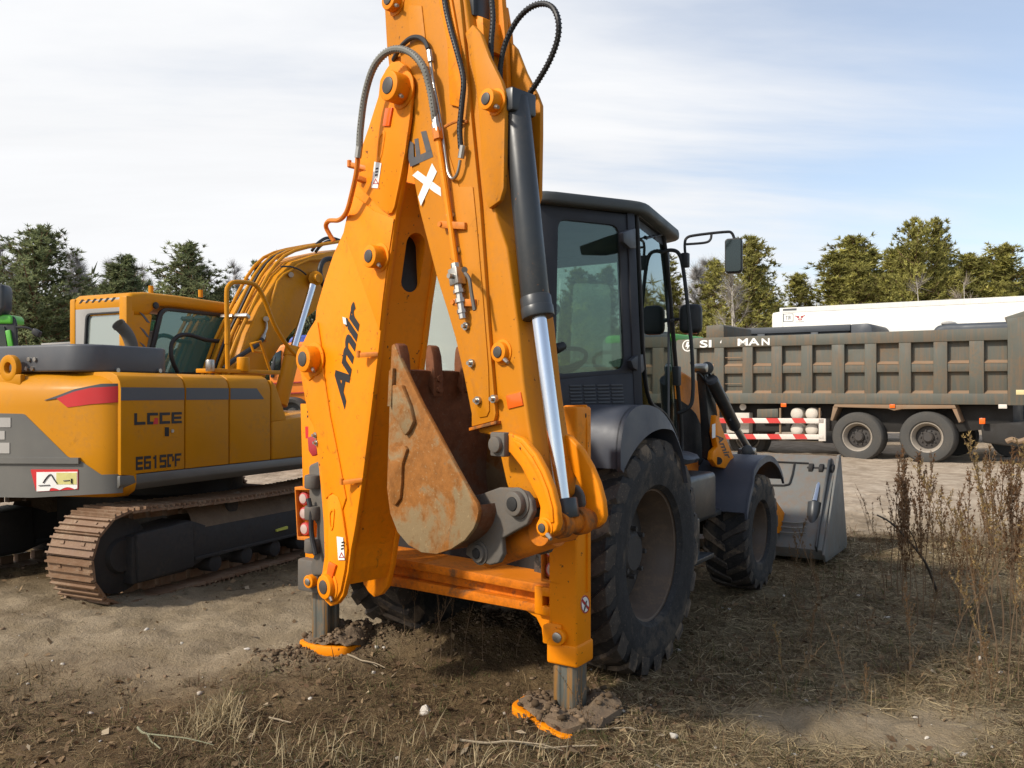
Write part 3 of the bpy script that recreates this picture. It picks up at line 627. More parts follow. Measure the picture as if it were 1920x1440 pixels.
spiral([(674, 276, 2.36), (676, 240, 2.36), (684, 180, 2.36), (699, 130, 2.36), (720, 102, 2.37), (745, 92, 2.38), (772, 100, 2.39), (794, 126, 2.40), (806, 165, 2.42), (813, 205, 2.43), (816, 228, 2.44)], 0.0165, HOSEGREY, boom)
m = MB()
for (x0, y0, x1, y1, c, r) in ((674, 274, 671, 296, 2.36, .017), (816, 216, 818, 232, 2.44, .018), (818, 232, 820, 248, 2.44, .022), (868, 273, 864, 297, 2.45, .015), (805, 95, 808, 116, 2.455, .014)):
    MB().cyl(A(x0, y0, c), A(x1, y1, c), r, seg=8).build('hose_fitting', STEEL, boom)
hose([(671, 296, 2.37), (668, 325, 2.38), (660, 362, 2.40), (652, 392, 2.42), (644, 406, 2.46), (634, 413, 2.5), (617, 414, 2.54), (611, 424, 2.56), (617, 438, 2.58), (626, 452, 2.6)], 0.0125, ORANGE_DIRTY, boom, name='steel_pipe')
m = MB().cyl(A(819, 242, 2.44), A(822, 262, 2.44), 0.024, seg=6); m.build('pipe_nut', ORANGE_DIRTY, dip)
hose([(821, 258, 2.44), (832, 330, 2.445), (842, 400, 2.45), (850, 460, 2.45), (855, 496, 2.45)], 0.0135, ORANGE, dip, name='steel_pipe')
hose([(807, 112, 2.455), (812, 150, 2.46), (822, 205, 2.46), (830, 255, 2.46), (836, 300, 2.46), (841, 325, 2.46), (849, 335, 2.46), (858, 325, 2.455), (863, 300, 2.45)], 0.0075, STEEL, dip, name='steel_pipe')
hose([(803, 92, 2.455), (797, 78, 2.455), (785, 70, 2.455), (770, 72, 2.455), (755, 84, 2.46), (745, 98, 2.47), (738, 112, 2.5)], 0.0115, BLACK, dip)
spiral([(864, 278, 2.45), (862, 240, 2.45), (866, 195, 2.45), (869, 150, 2.45), (859, 105, 2.45), (845, 55, 2.45), (835, 10, 2.45), (826, -60, 2.45)], 0.0125, BLACK, dip)
spiral([(938, 152, 2.6), (939, 120, 2.6), (948, 80, 2.6), (967, 42, 2.6), (990, 17, 2.6), (1015, 7, 2.6), (1036, 14, 2.6), (1047, 40, 2.6), (1045, 75, 2.62), (1030, 115, 2.64), (1010, 150, 2.66), (990, 180, 2.68)], 0.0115, BLACK, cyl_)
spiral([(921, 120, 2.58), (921, 80, 2.58), (924, 30, 2.58), (917, -40, 2.58)], 0.0125, BLACK, dip)
m = MB()
for (x0, y0, x1, y1) in ((828, 421, 874, 424), (852, 567, 892, 568)):
    p, q = A(x0, y0, 2.448), A(x1, y1, 2.468); m.box((p+q)/2, (q-p)/2, zz*0.016, nv*0.010, 0.003)
    m.cyl(p-nv*0.015, p+nv*0.01, 0.012, seg=8); m.build('pipe_clamp', ORANGE_DIRTY, dip); m = MB()
p = A(834, 238, 2.44); q = A(876, 228, 2.47); MB().tube([p, (p+q)/2+zz*0.012, q], 0.007, 6, 3).build('hose_clip', ORANGE_DIRTY, dip)
m = MB(); p = A(857, 519, 2.445); d = (A(868, 588, 2.445)-A(855, 496, 2.445)).normalized(); s_ = d.cross(nv)
m.box(p, d*0.038, s_*0.028, nv*0.026, 0.004)
for a0, a1, r in ((-.06, -.036, .021), (.036, .06, .020), (.06, .075, .026), (.075, .10, .017), (.10, .118, .024), (.118, .15, .016), (.15, .166, .022), (.166, .19, .017)): m.cyl(p+d*a0, p+d*a1, r, seg=8)
m.cyl(p-nv*0.05, p, 0.012, seg=8)
valve = m.build('ball_valve', STEEL, dip)
MB().tube([A(872, 512, 2.40), A(880, 524, 2.40), A(884, 550, 2.40), A(890, 582, 2.40)], 0.0085, 6, 4).cyl(A(871, 506, 2.40), A(871, 506, 2.44), 0.014, seg=8).build('valve_handle', LUGGREY, valve)

# ---- kingpost and left bracket
m = MB().prism(AP([(577, 872), (600, 862), (612, 880), (618, 960), (620, 1040), (612, 1080), (584, 1082), (580, 1060), (590, 1030), (592, 985), (578, 960)], 2.54), nv*0.2, 0.02, 3)
for y in (890, 948, 1010): m.cyl(A(588, y, 2.53), A(588, y+26, 2.53), 0.05, seg=14, bevel=0.01)
kp = m.build('kingpost', LUGGREY, bh)
MB().tube([A(578, 935, 2.50), A(583, 960, 2.50), A(584, 1000, 2.50), A(592, 1040, 2.50)], 0.014, 8, 5).build('hose', BLACK, kp)

# ---- stabilizer legs
def stab(px, d, ztop, zcol, lights, side):
    c = V(((px-CX)/F*d, d, 0)); s = MB()
    hw = 0.080
    s.box(c+zz*(zcol+ztop)/2, uu*hw, vv*hw, zz*(ztop-zcol)/2, 0.014, 3)
    st = s.build('stabilizer_housing', ORANGE, bh)
    MB().box(c+zz*(zcol+0.015), uu*0.088, vv*0.088, zz*0.055, 0.014, 3).build('stabilizer_collar', ORANGE, st)
    # the leg: an inner tube with a rounded groove down each face
    H = zcol+0.05; prof = []
    for k in range(4):
        a = math.pi/2*k; ux, uy = math.cos(a), math.sin(a)
        for (s1, t1) in ((0.068, -0.050), (0.068, -0.024), (0.061, -0.016), (0.061, 0.016), (0.068, 0.024), (0.068, 0.050)):
            prof.append(c+(uu*ux+vv*uy)*s1+(uu*-uy+vv*ux)*t1-zz*0.06)
    leg = MB().prism(prof, zz*(H+0.06), 0.003).build('stabilizer_leg', LEG, st)
    # foot pad
    return c, st
cr, stR = stab(1069, 4.20, 1.535, 0.295, 2, 1)
clf, stL = stab(611, 5.26, 1.56, 0.42, 3, -1)
HEAPS = []
for st_, poly, hub in ((stR, ((-.015, 4.20), (.10, 4.04), (.235, 3.885), (.40, 3.95), (.56, 4.15), (.48, 4.40), (.28, 4.50), (.08, 4.40)), (.27, 4.19)), (stL, ((-1.25, 5.13), (-1.12, 5.05), (-1.0, 5.03), (-.90, 5.18), (-.88, 5.34), (-1.05, 5.50), (-1.27, 5.47), (-1.36, 5.30)), (-1.12, 5.25))):
    zb = float(gz(hub[0], hub[1])); zb = max(zb, max(float(gz(x, y)) for x, y in poly[:4])-.012)
    P = [V((x, y, zb+(.022-.15*(x+.015) if st_ is stR else .004-.12*(y-5.03)))) for x, y in poly]; P = round_poly(P, .06, 6); c_ = V((hub[0], hub[1], zb))
    MB().prism([p-zz*.05 for p in P], zz*.068, .010).build('stabilizer_foot', ORANGE, st_)
    rows = []
    for k in range(17):
        t = (.93 if k else .95)-.93*k/16; row = []
        for p in P:
            q = c_+(p-c_)*t*(1+(.14 if (p.x-hub[0])-(hub[1]-p.y)*.5 > .0 else 0)-(.07 if k == 0 else 0)); q.z = (p.z+.004 if p.z >= zb-.006 else float(gz(q.x, q.y))-(.02 if k == 0 else -.006))+.004+.055*math.sin(math.pi*min(.86, (1-t)*.95+.05))*(0.2+1.5*float(fbm(q.x*14, q.y*14, 4)))*(0.5+0.8*float(vnoise(q.x*6, q.y*6)))+.03*(float(fbm(q.x*40, q.y*40, 2))-.5); row.append(q)
        rows.append(row)
    HEAPS.append([q.copy() for r_ in rows[1:] for q in r_])
    o_ = MB().grid(rows, True).build('soil_heap', SOIL, None); tag(o_, 'crumbly soil heaped on the orange foot pad of a loader leg', 'soil', kind='stuff')
# right side: lug, pin, stickers
def at_u(px, py, off): return on(px, py, U2, U2[0]*cr.x+U2[1]*cr.y-0.08+off)
m = MB().prism([at_u(x, y, -0.012) for x, y in ((1018, 1172), (1030, 1168), (1052, 1172), (1052, 1212), (1036, 1212), (1017, 1204))], uu*0.03, 0.004); m.build('stabilizer_lug', ORANGE, stR)
p = at_u(1045, 1195, -0.03); o = MB().cyl(p, p+uu*0.05, 0.041, seg=24, bevel=0.006).build('pin_boss', ORANGE, stR); MB().cyl(p-uu*0.01, p, 0.026, seg=12, bevel=0.004).build('pin', STEEL, o)
def on_side(px, py, off): return on(px, py, V2, V2[0]*cr.x+V2[1]*cr.y+0.08+off)
el = [on_side(1097+8*math.cos(2*math.pi*k/24), 1133+17*math.sin(2*math.pi*k/24), 0.002) for k in range(24)]
sk = MB().prism(el, vv*0.001).build('prohibition_sticker', WHITE, stR)
MB().ring([p+vv*0.0015 for p in el], [el[k].lerp(sum(el, V((0, 0, 0)))/24, 0.14)+vv*0.0015 for k in range(24)], vv*0.0008).prism([on_side(x, y, 0.0035) for x, y in ((1090, 1126), (1092, 1122), (1104, 1139), (1102, 1143))], vv*0.0008).build('prohibition_sign', REDPLATE, sk)
m = MB().prism([on_side(x, y, 0.004) for x, y in ((1094, 1146), (1097, 1134), (1099, 1126), (1101, 1127), (1098, 1140), (1096, 1147))], vv*0.0008); m.build('figure_print', LUGGREY, sk)
# upper plate on the right
up = [at_u(x, y, 0.10) for x, y in ((1046, 766), (1060, 760), (1098, 759), (1101, 800), (1103, 1110), (1052, 1110))]
MB().prism(up, uu*0.02, 0.004).build('stabilizer_plate', ORANGE, stR)
p = at_u(1091, 779, 0.09); MB().cyl(p, p+uu*0.01, 0.022, seg=16).build('plate_hole', SHADOWY, stR)  # solid dark disc; the hole's shade is only its colour
MB().tube([at_u(1063, 828, 0.05), at_u(1085, 862, 0.05), at_u(1103, 905, 0.05), at_u(1112, 960, 0.05)], 0.006, 6, 5).build('steel_pipe', ORANGE, stR)
def lamp_box(pts_out, u_off, lamps, f, r, name):
    m = MB(); P = [f(x, y, u_off) for x, y in pts_out]; ctr = sum(P, V((0, 0, 0)))/len(P); I = [p.lerp(ctr, 0.12) for p in P]
    m.ring(P, I, uu*0.06, 0.003); m.prism([p+uu*0.05 for p in P], uu*0.01); bx = m.build('lamp_box', ORANGE_DIRTY, bh)
    for x, y in lamps:
        c = f(x, y, u_off+0.02)
        l = MB().cyl(c, c+uu*0.035, r, seg=28, bevel=0.008).build('tail_lamp', LAMPRED, bx)
        MB().cyl(c-uu*0.004, c+uu*0.001, r*0.74, seg=24, bevel=0.002).build('lens', LAMPWHITE, l)
lamp_box([(1013, 996), (1050, 1003), (1051, 1097), (1014, 1090)], 0.0, [(1034, 1031), (1036, 1069)], at_u, 0.044, 'lamp')
def at_ul(px, py, off): return on(px, py, U2, U2[0]*clf.x+U2[1]*clf.y-0.16+off)
lamp_box([(552, 913), (584, 913), (586, 1014), (557, 1012)], 0.0, [(568, 935), (569, 963), (570, 992)], at_ul, 0.040, 'lamp')
m = MB().prism([at_ul(x, y, 0.10) for x, y in ((563, 757), (640, 757), (640, 1100), (575, 1100), (570, 1000), (566, 860))], uu*0.02, 0.004); m.build('stabilizer_plate', ORANGE, stL)
p = at_ul(577, 1091, -0.02); o = MB().cyl(p, p+uu*0.06, 0.040, seg=24, bevel=0.006).build('pin_boss', ORANGE, stL); MB().cyl(p-uu*0.008, p, 0.022, seg=12, bevel=0.004).build('pin', STEEL, o)
MB().box(at_ul(585, 1078, 0.06), vv*0.09, uu*0.04, zz*0.10, 0.015).build('stabilizer_lug', LUGGREY, stL)
MB().prism([at_ul(x, y, 0.085) for x, y in ((572, 800), (583, 799), (583, 822), (573, 822))], uu*0.01).build('reflector', RED, stL)
MB().prism([at_ul(x, y, 0.02) for x, y in ((576, 820), (592, 816), (594, 852), (585, 856), (578, 845))], uu*0.03, 0.005).build('lock_lever', REDPLATE, stL)
p = at_ul(577, 772, 0.09); MB().cyl(p, p+uu*0.01, 0.008, seg=8).cyl(p-zz*0.03, p-zz*0.03+uu*0.01, 0.008, seg=8).build('plate_hole', SHADOWY, stL)  # dark discs laid on as the shade of two small holes

# ---- rear sliding frame
uf = 0.0
def onF(px, py, off=0): return onU(px, py, uf+off)
m = MB().prism([onF(x, y) for x, y in ((640, 1028), (766, 1051), (1047, 1104), (1047, 1120), (766, 1066), (640, 1043))], uu*0.28, 0.006); fr = m.build('rear_frame', ORANGE_RUBBED, bh)
MB().prism([onF(x, y) for x, y in ((640, 1066), (763, 1086), (1046, 1140), (1046, 1160), (1011, 1150), (763, 1104), (640, 1084))], uu*0.10, 0.006).build('frame_rail', ORANGE_RUBBED, fr)
MB().prism([onF(x, y, 0.06) for x, y in ((640, 1040), (1030, 1112), (1030, 1150), (640, 1080))], uu*0.03).build('frame_web', ORANGE_RUBBED, fr)
MB().prism([onF(x, y, -0.02) for x, y in ((1002, 1099), (1017, 1102), (1017, 1153), (1002, 1150))], uu*0.06, 0.004).build('frame_end_plate', ORANGE, fr)
for q in ([(1016, 1101), (1044, 1104), (1047, 1109), (1047, 1119), (1044, 1121), (1016, 1118)], [(1016, 1136), (1044, 1140), (1047, 1145), (1047, 1156), (1044, 1158), (1016, 1154)]):
    MB().prism([onF(x, y, -0.03) for x, y in q], uu*0.03, 0.005).build('frame_tab', ORANGE, fr)
MB().prism([onF(x, y, 0.02) for x, y in ((985, 1145), (1005, 1158), (1015, 1178), (1018, 1206), (1048, 1212), (1048, 1150))], uu*0.03, 0.005).build('frame_gusset', ORANGE, fr)
MB().prism([onF(x, y, 0.27) for x, y in ((640, 960), (1060, 1010), (1060, 1085), (640, 1020))], uu*0.03).build('frame_back_plate', SHADOWY, fr)
deck = [onF(700, 1043, 0.002), onF(1030, 1103, 0.002)]
MB().prism([deck[0]+zz*0.0, deck[1], deck[1]+uu*0.27, deck[0]+uu*0.27], zz*0.012).build('frame_deck', ORANGE_DIRTY, fr)
# ---- chassis (dark, mostly hidden)
m = MB().box(W(0.62, 0, 0.80), uu*0.26, vv*0.42, zz*0.38, 0.03).box(W(2.0, 0, 0.85), uu*1.5, vv*0.33, zz*0.24, 0.03).box(W(0.9, 0, 0.66), vv*0.55, uu*0.12, zz*0.14, 0.05).box(W(3.27, 0, 0.50), vv*0.55, uu*0.10, zz*0.10, 0.04)
m.build('chassis', SHADOWY, bh)

# ---- wheels
def wheel(name, c, d, Rr, wd, rim, n, parent, dish=0.12):
    h = wd/2
    hub = MB().lathe(c, d, [(0, h*0.35), (Rr*0.15, h*0.35), (Rr*0.19, h*0.25), (Rr*0.24, h*0.05), (rim*0.9, -h*0.15), (rim*0.9, -h*0.3), (0, -h*0.3)], 36)
    x = V(d).orthogonal().normalized(); y = V(d).cross(x)
    for k in range(8):
        a = 2*math.pi*k/8; p = V(c)+(x*math.cos(a)+y*math.sin(a))*Rr*0.205; hub.cyl(p+V(d)*h*0.2, p+V(d)*h*0.38, 0.016, seg=6)
    wh = hub.build(name, HUBD, parent)
    MB().lathe(c, d, [(rim*1.02, h*0.86), (rim*1.06, h*0.90), (rim*1.06, h*0.84), (rim*0.97, h*0.78), (rim*0.93, h*0.5), (rim*0.86, h*0.2), (rim*0.84, -h*0.2), (rim*0.93, -h*0.5), (rim*1.05, -h*0.88)], 48).build('rim', RIM, wh)
    pr = [(rim*1.0, h*0.84), (rim*1.07, h*0.98), (Rr*0.78, h*1.06), (Rr*0.88, h*1.04), (Rr*0.955, h*0.92), (Rr*0.965, h*0.6), (Rr*0.97, 0), (Rr*0.965, -h*0.6), (Rr*0.955, -h*0.92), (Rr*0.88, -h*1.04), (Rr*0.78, -h*1.06), (rim*1.0, -h*0.84)]
    ty = MB().lathe(c, d, pr, 56).build('tyre', TYRE, wh)
    m = bmesh.new(); lh = 0.04*Rr/0.66
    for k in range(n):
        for s in (1, -1):
            th0 = 2*math.pi*(k+(0.5 if s < 0 else 0))/n; rows = []
            for j in range(7):
                t = j/6; hh = s*h*(-0.06+1.06*min(t*1.22, 1.0)); sw = 0.30*t
                ro = Rr*1.0 if t < 0.80 else Rr*(1.0-0.085*(t-0.80)/0.20)
                if t > 0.95: hh = s*h*1.05; ro = Rr*0.925
                dl = (0.034 if t < 0.6 else 0.046)*Rr/0.66/Rr; rin = Rr*0.945 if t < 0.8 else Rr*(0.945-0.10*(t-0.8)/0.2)
                def P(a, r): return V(c)+(x*math.cos(a)+y*math.sin(a))*r+V(d)*hh
                a = th0-sw; rows.append([m.verts.new(P(a-dl*1.35, rin)), m.verts.new(P(a-dl, ro)), m.verts.new(P(a+dl, ro)), m.verts.new(P(a+dl*1.35, rin))])
            for A_, B_ in zip(rows, rows[1:]):
                for q in range(3): m.faces.new((A_[q], A_[q+1], B_[q+1], B_[q]))
            m.faces.new(rows[0]); m.faces.new(rows[-1][::-1])
    bmesh.ops.recalc_face_normals(m, faces=m.faces); mm = MB(); mm.bm.free(); mm.bm = m
    mm.build('tread', TYRETREAD, ty)
    return wh
for s in (1, -1):
    wheel('rear_wheel', W(0.90, s*0.735, 0.655), vv*s, 0.685, 0.43, 0.385, 22, bh)
    wheel('front_wheel', W(3.27, s*0.70, 0.455), vv*s, 0.475, 0.34, 0.25, 18, bh)

# ---- fenders
def fender(prof_out, prof_in, v0, v1, name, mat, ridge=None):
    n = len(prof_out); a = [W(u, v0, z) for u, z in prof_out]; b = [W(u, v1, z) for u, z in prof_out]
    vec = [W(i[0], 0, i[1])-W(o[0], 0, o[1]) for i, o in zip(prof_in, prof_out)]
    return MB().strip(a, b, vec).build(name, mat, bh, ang=50)
def arc(cu, cz, r, a0, a1, n): return [(cu+r*math.cos(R(a0+(a1-a0)*k/n)), cz+r*math.sin(R(a0+(a1-a0)*k/n))) for k in range(n+1)]
po = catmull([V((.36, 1.20, 0)), V((.365, 1.34, 0)), V((.42, 1.46, 0)), V((.55, 1.525, 0)), V((.72, 1.535, 0)), V((.90, 1.50, 0)), V((1.05, 1.42, 0)), V((1.17, 1.31, 0)), V((1.25, 1.20, 0)), V((1.31, 1.06, 0))], 4)
po = [(p.x, p.y) for p in po]; pi_ = []
for i, p in enumerate(po):
    a = po[max(i-1, 0)]; b = po[min(i+1, len(po)-1)]; d = V((b[0]-a[0], b[1]-a[1])).normalized(); pi_.append((p[0]+d.y*0.02, p[1]-d.x*0.02))
for s in (1, -1):
    fd = fender(po, pi_, s*0.30, s*0.955, 'rear_fender', FENDER)
    # side skirt: lip following the arch
    po2 = [(p[0], p[1]) for p in po]; lipi = []
    cc_ = (0.90, 0.62)
    for i, p in enumerate(po2):
        d = V((p[0]-cc_[0], p[1]-cc_[1])); L_ = d.length; k = 0.775/L_ if L_ > 0.80 else 0.965; k = min(k, 0.965); lipi.append((cc_[0]+d.x*k, cc_[1]+d.y*k))
    m = MB().strip([W(u, s*0.975, z) for u, z in po2], [W(u, s*0.985, z) for u, z in lipi], vv*(-0.03*s)); m.build('fender_lip', FENDER, fd, ang=50)
    pf = arc(3.27, 0.455, 0.60, 158, 132, 4)+[(2.90, 1.0), (3.02, 1.055)]+arc(3.27, 0.455, 0.635, 100, 40, 8); pf = [(V(p)) for p in pf]
    q = []
    for i, p in enumerate(pf):
        a = pf[max(i-1, 0)]; b = pf[min(i+1, len(pf)-1)]; d = (b-a).normalized(); q.append((p[0]+d.y*0.015, p[1]-d.x*0.015))
    ff = fender([(p[0], p[1]) for p in pf], q, s*0.46, s*0.90, 'front_fender', FENDER)
    MB().strip([W(p[0], s*0.915, p[1]) for p in pf], [W(p[0], s*0.92, p[1]-0.05) for p in pf], vv*(-0.02*s)).build('fender_lip', FENDER, ff, ang=50)

# ---- cab
RT, BT, FT = onV(1022, 385, .47), onV(1189, 385, .80), onV(1247, 432, .64)
def mirror_v(p):     # the same point on the other side of the machine
    d = (p-OB).dot(vv); return p-vv*2*d
cabp = MB(); zt = 2.715
rear = .41; 
ro = [W(.34, .50, 0), W(.93, .87, 0), W(1.92, .70, 0), W(2.02, .40, 0), W(2.02, -.40, 0), W(1.92, -.70, 0), W(.93, -.87, 0), W(.34, -.50, 0)]
cabp.prism([p+zz*2.672 for p in round_poly(ro, .10)], zz*0.07, 0.022, 3)
cab = cabp.build('cab_roof', ROOFGREY, bh)
MB().prism([p*0.985+W(1.1, 0, 0)*0.015+zz*2.615 for p in round_poly([W(.40, .45, 0), W(.93, .80, 0), W(1.88, .63, 0), W(1.95, .36, 0), W(1.95, -.36, 0), W(1.88, -.63, 0), W(.93, -.80, 0), W(.40, -.45, 0)], .06)], zz*0.05).build('roof_lining', CABGREY, cab)
# panel planes: rear quarter (A) and door (B)
Ra, Bb, Ff = W(.41, .47, 0), W(.915, .80, 0), W(1.80, .64, 0)
def planeof(a, b):
    d = (b-a); n = V((d.y, -d.x, 0)).normalized(); return (n.x, n.y), n.dot(a), n
nA, cA, nA3 = planeof(Ra, Bb); nB, cB, nB3 = planeof(Bb, Ff)
def pa(x, y, o=0): return on(x, y, nA, cA+o)
def pb(x, y, o=0): return on(x, y, nB, cB+o)
cabin = thing('tmp', (0, 0, 0), None, None); bpy.data.objects.remove(cabin)
def both(make):
    return make(lambda p: p), make(mirror_v)
def side(f):
    s = 1
    outer = round_poly([pa(1012, 382), pa(1180, 402), pa(1192, 700), pa(1032, 713)], 0.03, 4)
    inner = round_poly([pa(1047, 411), pa(1160, 423), pa(1171, 692), pa(1042, 702)], 0.055, 4)
    fr_ = MB().ring([f(p) for p in outer], [f(p) for p in inner], f(nA3*-0.04+OB)-OB if f is not mirror_v else (mirror_v(OB-nA3*0.04)-OB), 0.004).build('quarter_window', CABGREY, cab)
    g = [p-nA3*0.012 for p in round_poly([pa(1040, 404), pa(1166, 417), pa(1176, 697), pa(1036, 708)], 0.04, 4)]
    MB().prism([f(p) for p in g], (f(OB-nA3*0.005)-OB), 0).build('pane', GLASS, fr_)
    # pillars
    m = MB(); m.prism([f(pa(x, y)) for x, y in ((1003, 380), (1013, 381), (1036, 714), (1018, 716))], f(OB-nA3*0.05)-OB, 0.006)
    m.prism([f(pa(x, y, .012)) for x, y in ((1176, 396), (1190, 398), (1206, 760), (1190, 760))], f(OB-nA3*0.06)-OB, 0.006); m.build('cab_pillar', CABGREY, cab)
    # lower body below the window
    lb = MB().prism([f(pa(x, y, .006)) for x, y in ((1030, 712), (1195, 697), (1208, 775), (1206, 800), (1030, 805))], f(OB-nA3*0.10)-OB, 0.012)
    low = lb.build('cab_lower_panel', CABGREY, cab)
    gr = MB()
    for cidx in range(4):
        for r_ in range(6):
            x0 = 1068+cidx*26+r_*0.5; y0 = 722+r_*6.4-cidx*0.5
            gr.prism([f(pa(x, y, .012)) for x, y in ((x0, y0), (x0+22, y0-0.5), (x0+22, y0+3.2), (x0, y0+3.7))], f(OB-nA3*0.012)-OB, 0.002)
    gr.build('louvre', DARKGREY, low)
    # door
    dp = [pb(1194, 402), pb(1240, 440), pb(1249, 500), pb(1262, 640), pb(1276, 850), pb(1268, 815), pb(1247, 778), pb(1220, 756), pb(1208, 700), pb(1200, 560)]
    dg_ = MB().prism([f(p-nB3*0.01) for p in dp], f(OB-nB3*0.006)-OB).build('cab_door', GLASS_CLEAR, cab)
    m = MB(); 
    m.tube([f(p) for p in (pb(1243, 436), pb(1252, 510), pb(1264, 650), pb(1277, 800), pb(1278, 862))], 0.016, 8, 5)
    m.tube([f(p) for p in (pb(1194, 402), pb(1201, 560), pb(1208, 690), pb(1219, 752), pb(1246, 776), pb(1266, 812), pb(1276, 862))], 0.013, 8, 5)
    m.tube([f(p) for p in (pb(1194, 402), pb(1240, 438))], 0.016, 8, 0)
    m.build('door_frame', BLACK, dg_)
    for hp in ([(1169, 436), (1183, 430), (1192, 428), (1193, 466), (1183, 466), (1170, 454)], [(1184, 676), (1196, 666), (1206, 664), (1209, 694), (1204, 700), (1188, 690)]): MB().prism([f(pb(x, y, .02)) for x, y in hp], f(OB-nB3*0.03)-OB, 0.006).build('hinge', CABGREY, dg_)
    MB().box(f(pb(1269, 705, .02)), uu*0.03, vv*0.025, zz*0.07, 0.01).build('door_handle', BLACK, dg_)
    MB().tube([f(pb(1212, 447, .012)), f(pb(1226, 444, .02)), f(pb(1240, 441, .012))], 0.006, 6, 4).ball(f(pb(1226, 444, .018)), 0.014, 1).ball(f(pb(1212, 447, .012)), 0.011, 1).build('window_latch', BLACK, dg_)
side(lambda p: p); side(mirror_v)
# rear window and lower rear wall, front windscreen, floor
rw_o = round_poly([W(.41, .47, 2.64), W(.41, -.47, 2.64), W(.41, -.47, 1.62), W(.41, .47, 1.62)], .04, 4); rw_i = round_poly([W(.41, .41, 2.56), W(.41, -.41, 2.56), W(.41, -.41, 1.72), W(.41, .41, 1.72)], .06, 4)
rwf = MB().ring(rw_o, rw_i, uu*0.04, 0.004).build('rear_window', CABGREY, cab)
MB().prism([p+uu*0.012 for p in rw_i], uu*0.005).build('pane', GLASS_PALE, rwf)  # the sky's reflection is put into the pane's pale body colour
MB().prism([W(.42, .47, 1.62), W(.42, -.47, 1.62), W(.42, -.47, 1.05), W(.42, .47, 1.05)], uu*0.05, 0.01).build('cab_rear_wall', CABGREY, cab)
fw_o = round_poly([W(1.86, .62, 2.62), W(1.86, -.62, 2.62), W(1.86, -.62, 1.25), W(1.86, .62, 1.25)], .04, 4); fw_i = round_poly([W(1.86, .56, 2.56), W(1.86, -.56, 2.56), W(1.86, -.56, 1.40), W(1.86, .56, 1.40)], .06, 4)
fwf = MB().ring(fw_o, fw_i, uu*0.04, 0.004).build('windscreen', CABGREY, cab); MB().prism([p+uu*0.012 for p in fw_i], uu*0.005).build('pane', GLASS_CLEAR, fwf)
MB().prism([W(.45, .42, 1.02), W(.92, .74, 1.02), W(1.84, .58, 1.02), W(1.84, -.58, 1.02), W(.92, -.74, 1.02), W(.45, -.42, 1.02)], zz*0.06).build('cab_floor', SHADOWY, cab)
# seat, console, wheel
seat = MB().box(W(1.02, 0.05, 1.52), uu*0.24, vv*0.25, zz*0.08, 0.05, 3).box(W(0.80, 0.05, 1.90), uu*0.07, vv*0.24, zz*0.34, 0.06, 3).box(W(1.02, 0.05, 1.28), uu*0.2, vv*0.2, zz*0.18, 0.03).box(W(0.84, 0.05, 2.30), uu*0.05, vv*0.14, zz*0.09, 0.04).build('seat', SEAT, cab)
MB().box(W(1.62, 0.0, 1.40), uu*0.16, vv*0.2, zz*0.34, 0.05).box(W(1.5, -.42, 1.52), uu*0.3, vv*0.12, zz*0.2, 0.04).build('dashboard', SEAT, cab)
sc_ = W(1.40, 0.0, 1.82); d = (uu*-0.5+zz*0.85).normalized(); x = vv; y = d.cross(x)
MB().tube([sc_+(x*math.cos(2*math.pi*k/20)+y*math.sin(2*math.pi*k/20))*0.20 for k in range(20)], 0.016, 8, 0, closed=True).tube([sc_-x*0.19, sc_-d*0.05, sc_+x*0.19], 0.014, 6, 3).tube([sc_-d*0.05, sc_-d*0.45+uu*0.08], 0.03, 8, 0).build('steering_wheel', BLACK, cab)
MB().tube([W(.62, .30, 1.1), W(.60, .32, 1.5), W(.62, .36, 1.74)], 0.012, 6, 3).ball(W(.62, .36, 1.77), 0.03, 1).build('control_lever', BLACK, cab)
MB().ball(onV(1040, 580, .45), .035, 2).cyl(onV(1040, 655, .50), onV(1056, 648, .52), .03, seg=12, bevel=.006).build('cab_catch', BLACK, cab)
# grab bar, mirrors
def dd(x, y, d): return atd(x, y, d)
MB().tube([dd(1237, 474, 5.72), dd(1258, 469, 5.72), dd(1273, 476, 5.72), dd(1281, 505, 5.72), dd(1290, 580, 5.72), dd(1298, 670, 5.72), dd(1299, 740, 5.72), dd(1292, 764, 5.72), dd(1272, 775, 5.75)], 0.0135, 8, 5).build('grab_bar', BLACK, cab)
mr = MB().box(dd(1285, 488, 5.72), vv*0.025, uu*0.025, zz*0.05, 0.008).tube([dd(1285, 478, 5.72), dd(1284, 458, 5.72), dd(1288, 446, 5.72), dd(1305, 441, 5.72), dd(1358, 435, 5.72), dd(1372, 437, 5.72), dd(1378, 452, 5.72)], 0.0095, 8, 5).tube([dd(1287, 458, 5.72), dd(1322, 455, 5.72), dd(1332, 449, 5.72), dd(1334, 439, 5.72)], 0.0085, 8, 5).build('mirror_arm', BLACK, cab)
mc = dd(1376, 480, 5.72); fa = (CAM-mc); fa.z = 0; fa = (fa.normalized()*0.7-uu*0.5).normalized(); sa = V((fa.y*-1, fa.x, 0))
MB().prism([mc+sa*a+zz*b_-fa*0.02 for a, b_ in rrect(.058, .118, .022)], fa*0.05, 0.010).build('mirror_shell', BLACK, mr)
MB().prism([mc+sa*a+zz*b_+fa*0.0305 for a, b_ in rrect(.050, .108, .018)], fa*0.003).build('mirror_glass', GLASS_DARK, mr)  # dark glass colour stands in for the reflected trees
lc = dd(1295, 598, 5.95); m = MB()
m.prism([lc+sa*a+zz*b_-fa*0.05 for a, b_ in rrect(.08, .105, .045)], fa*0.09, 0.03, 3); m.tube([lc, lc-sa*0.12, dd(1260, 602, 5.85)], 0.012, 6, 2)
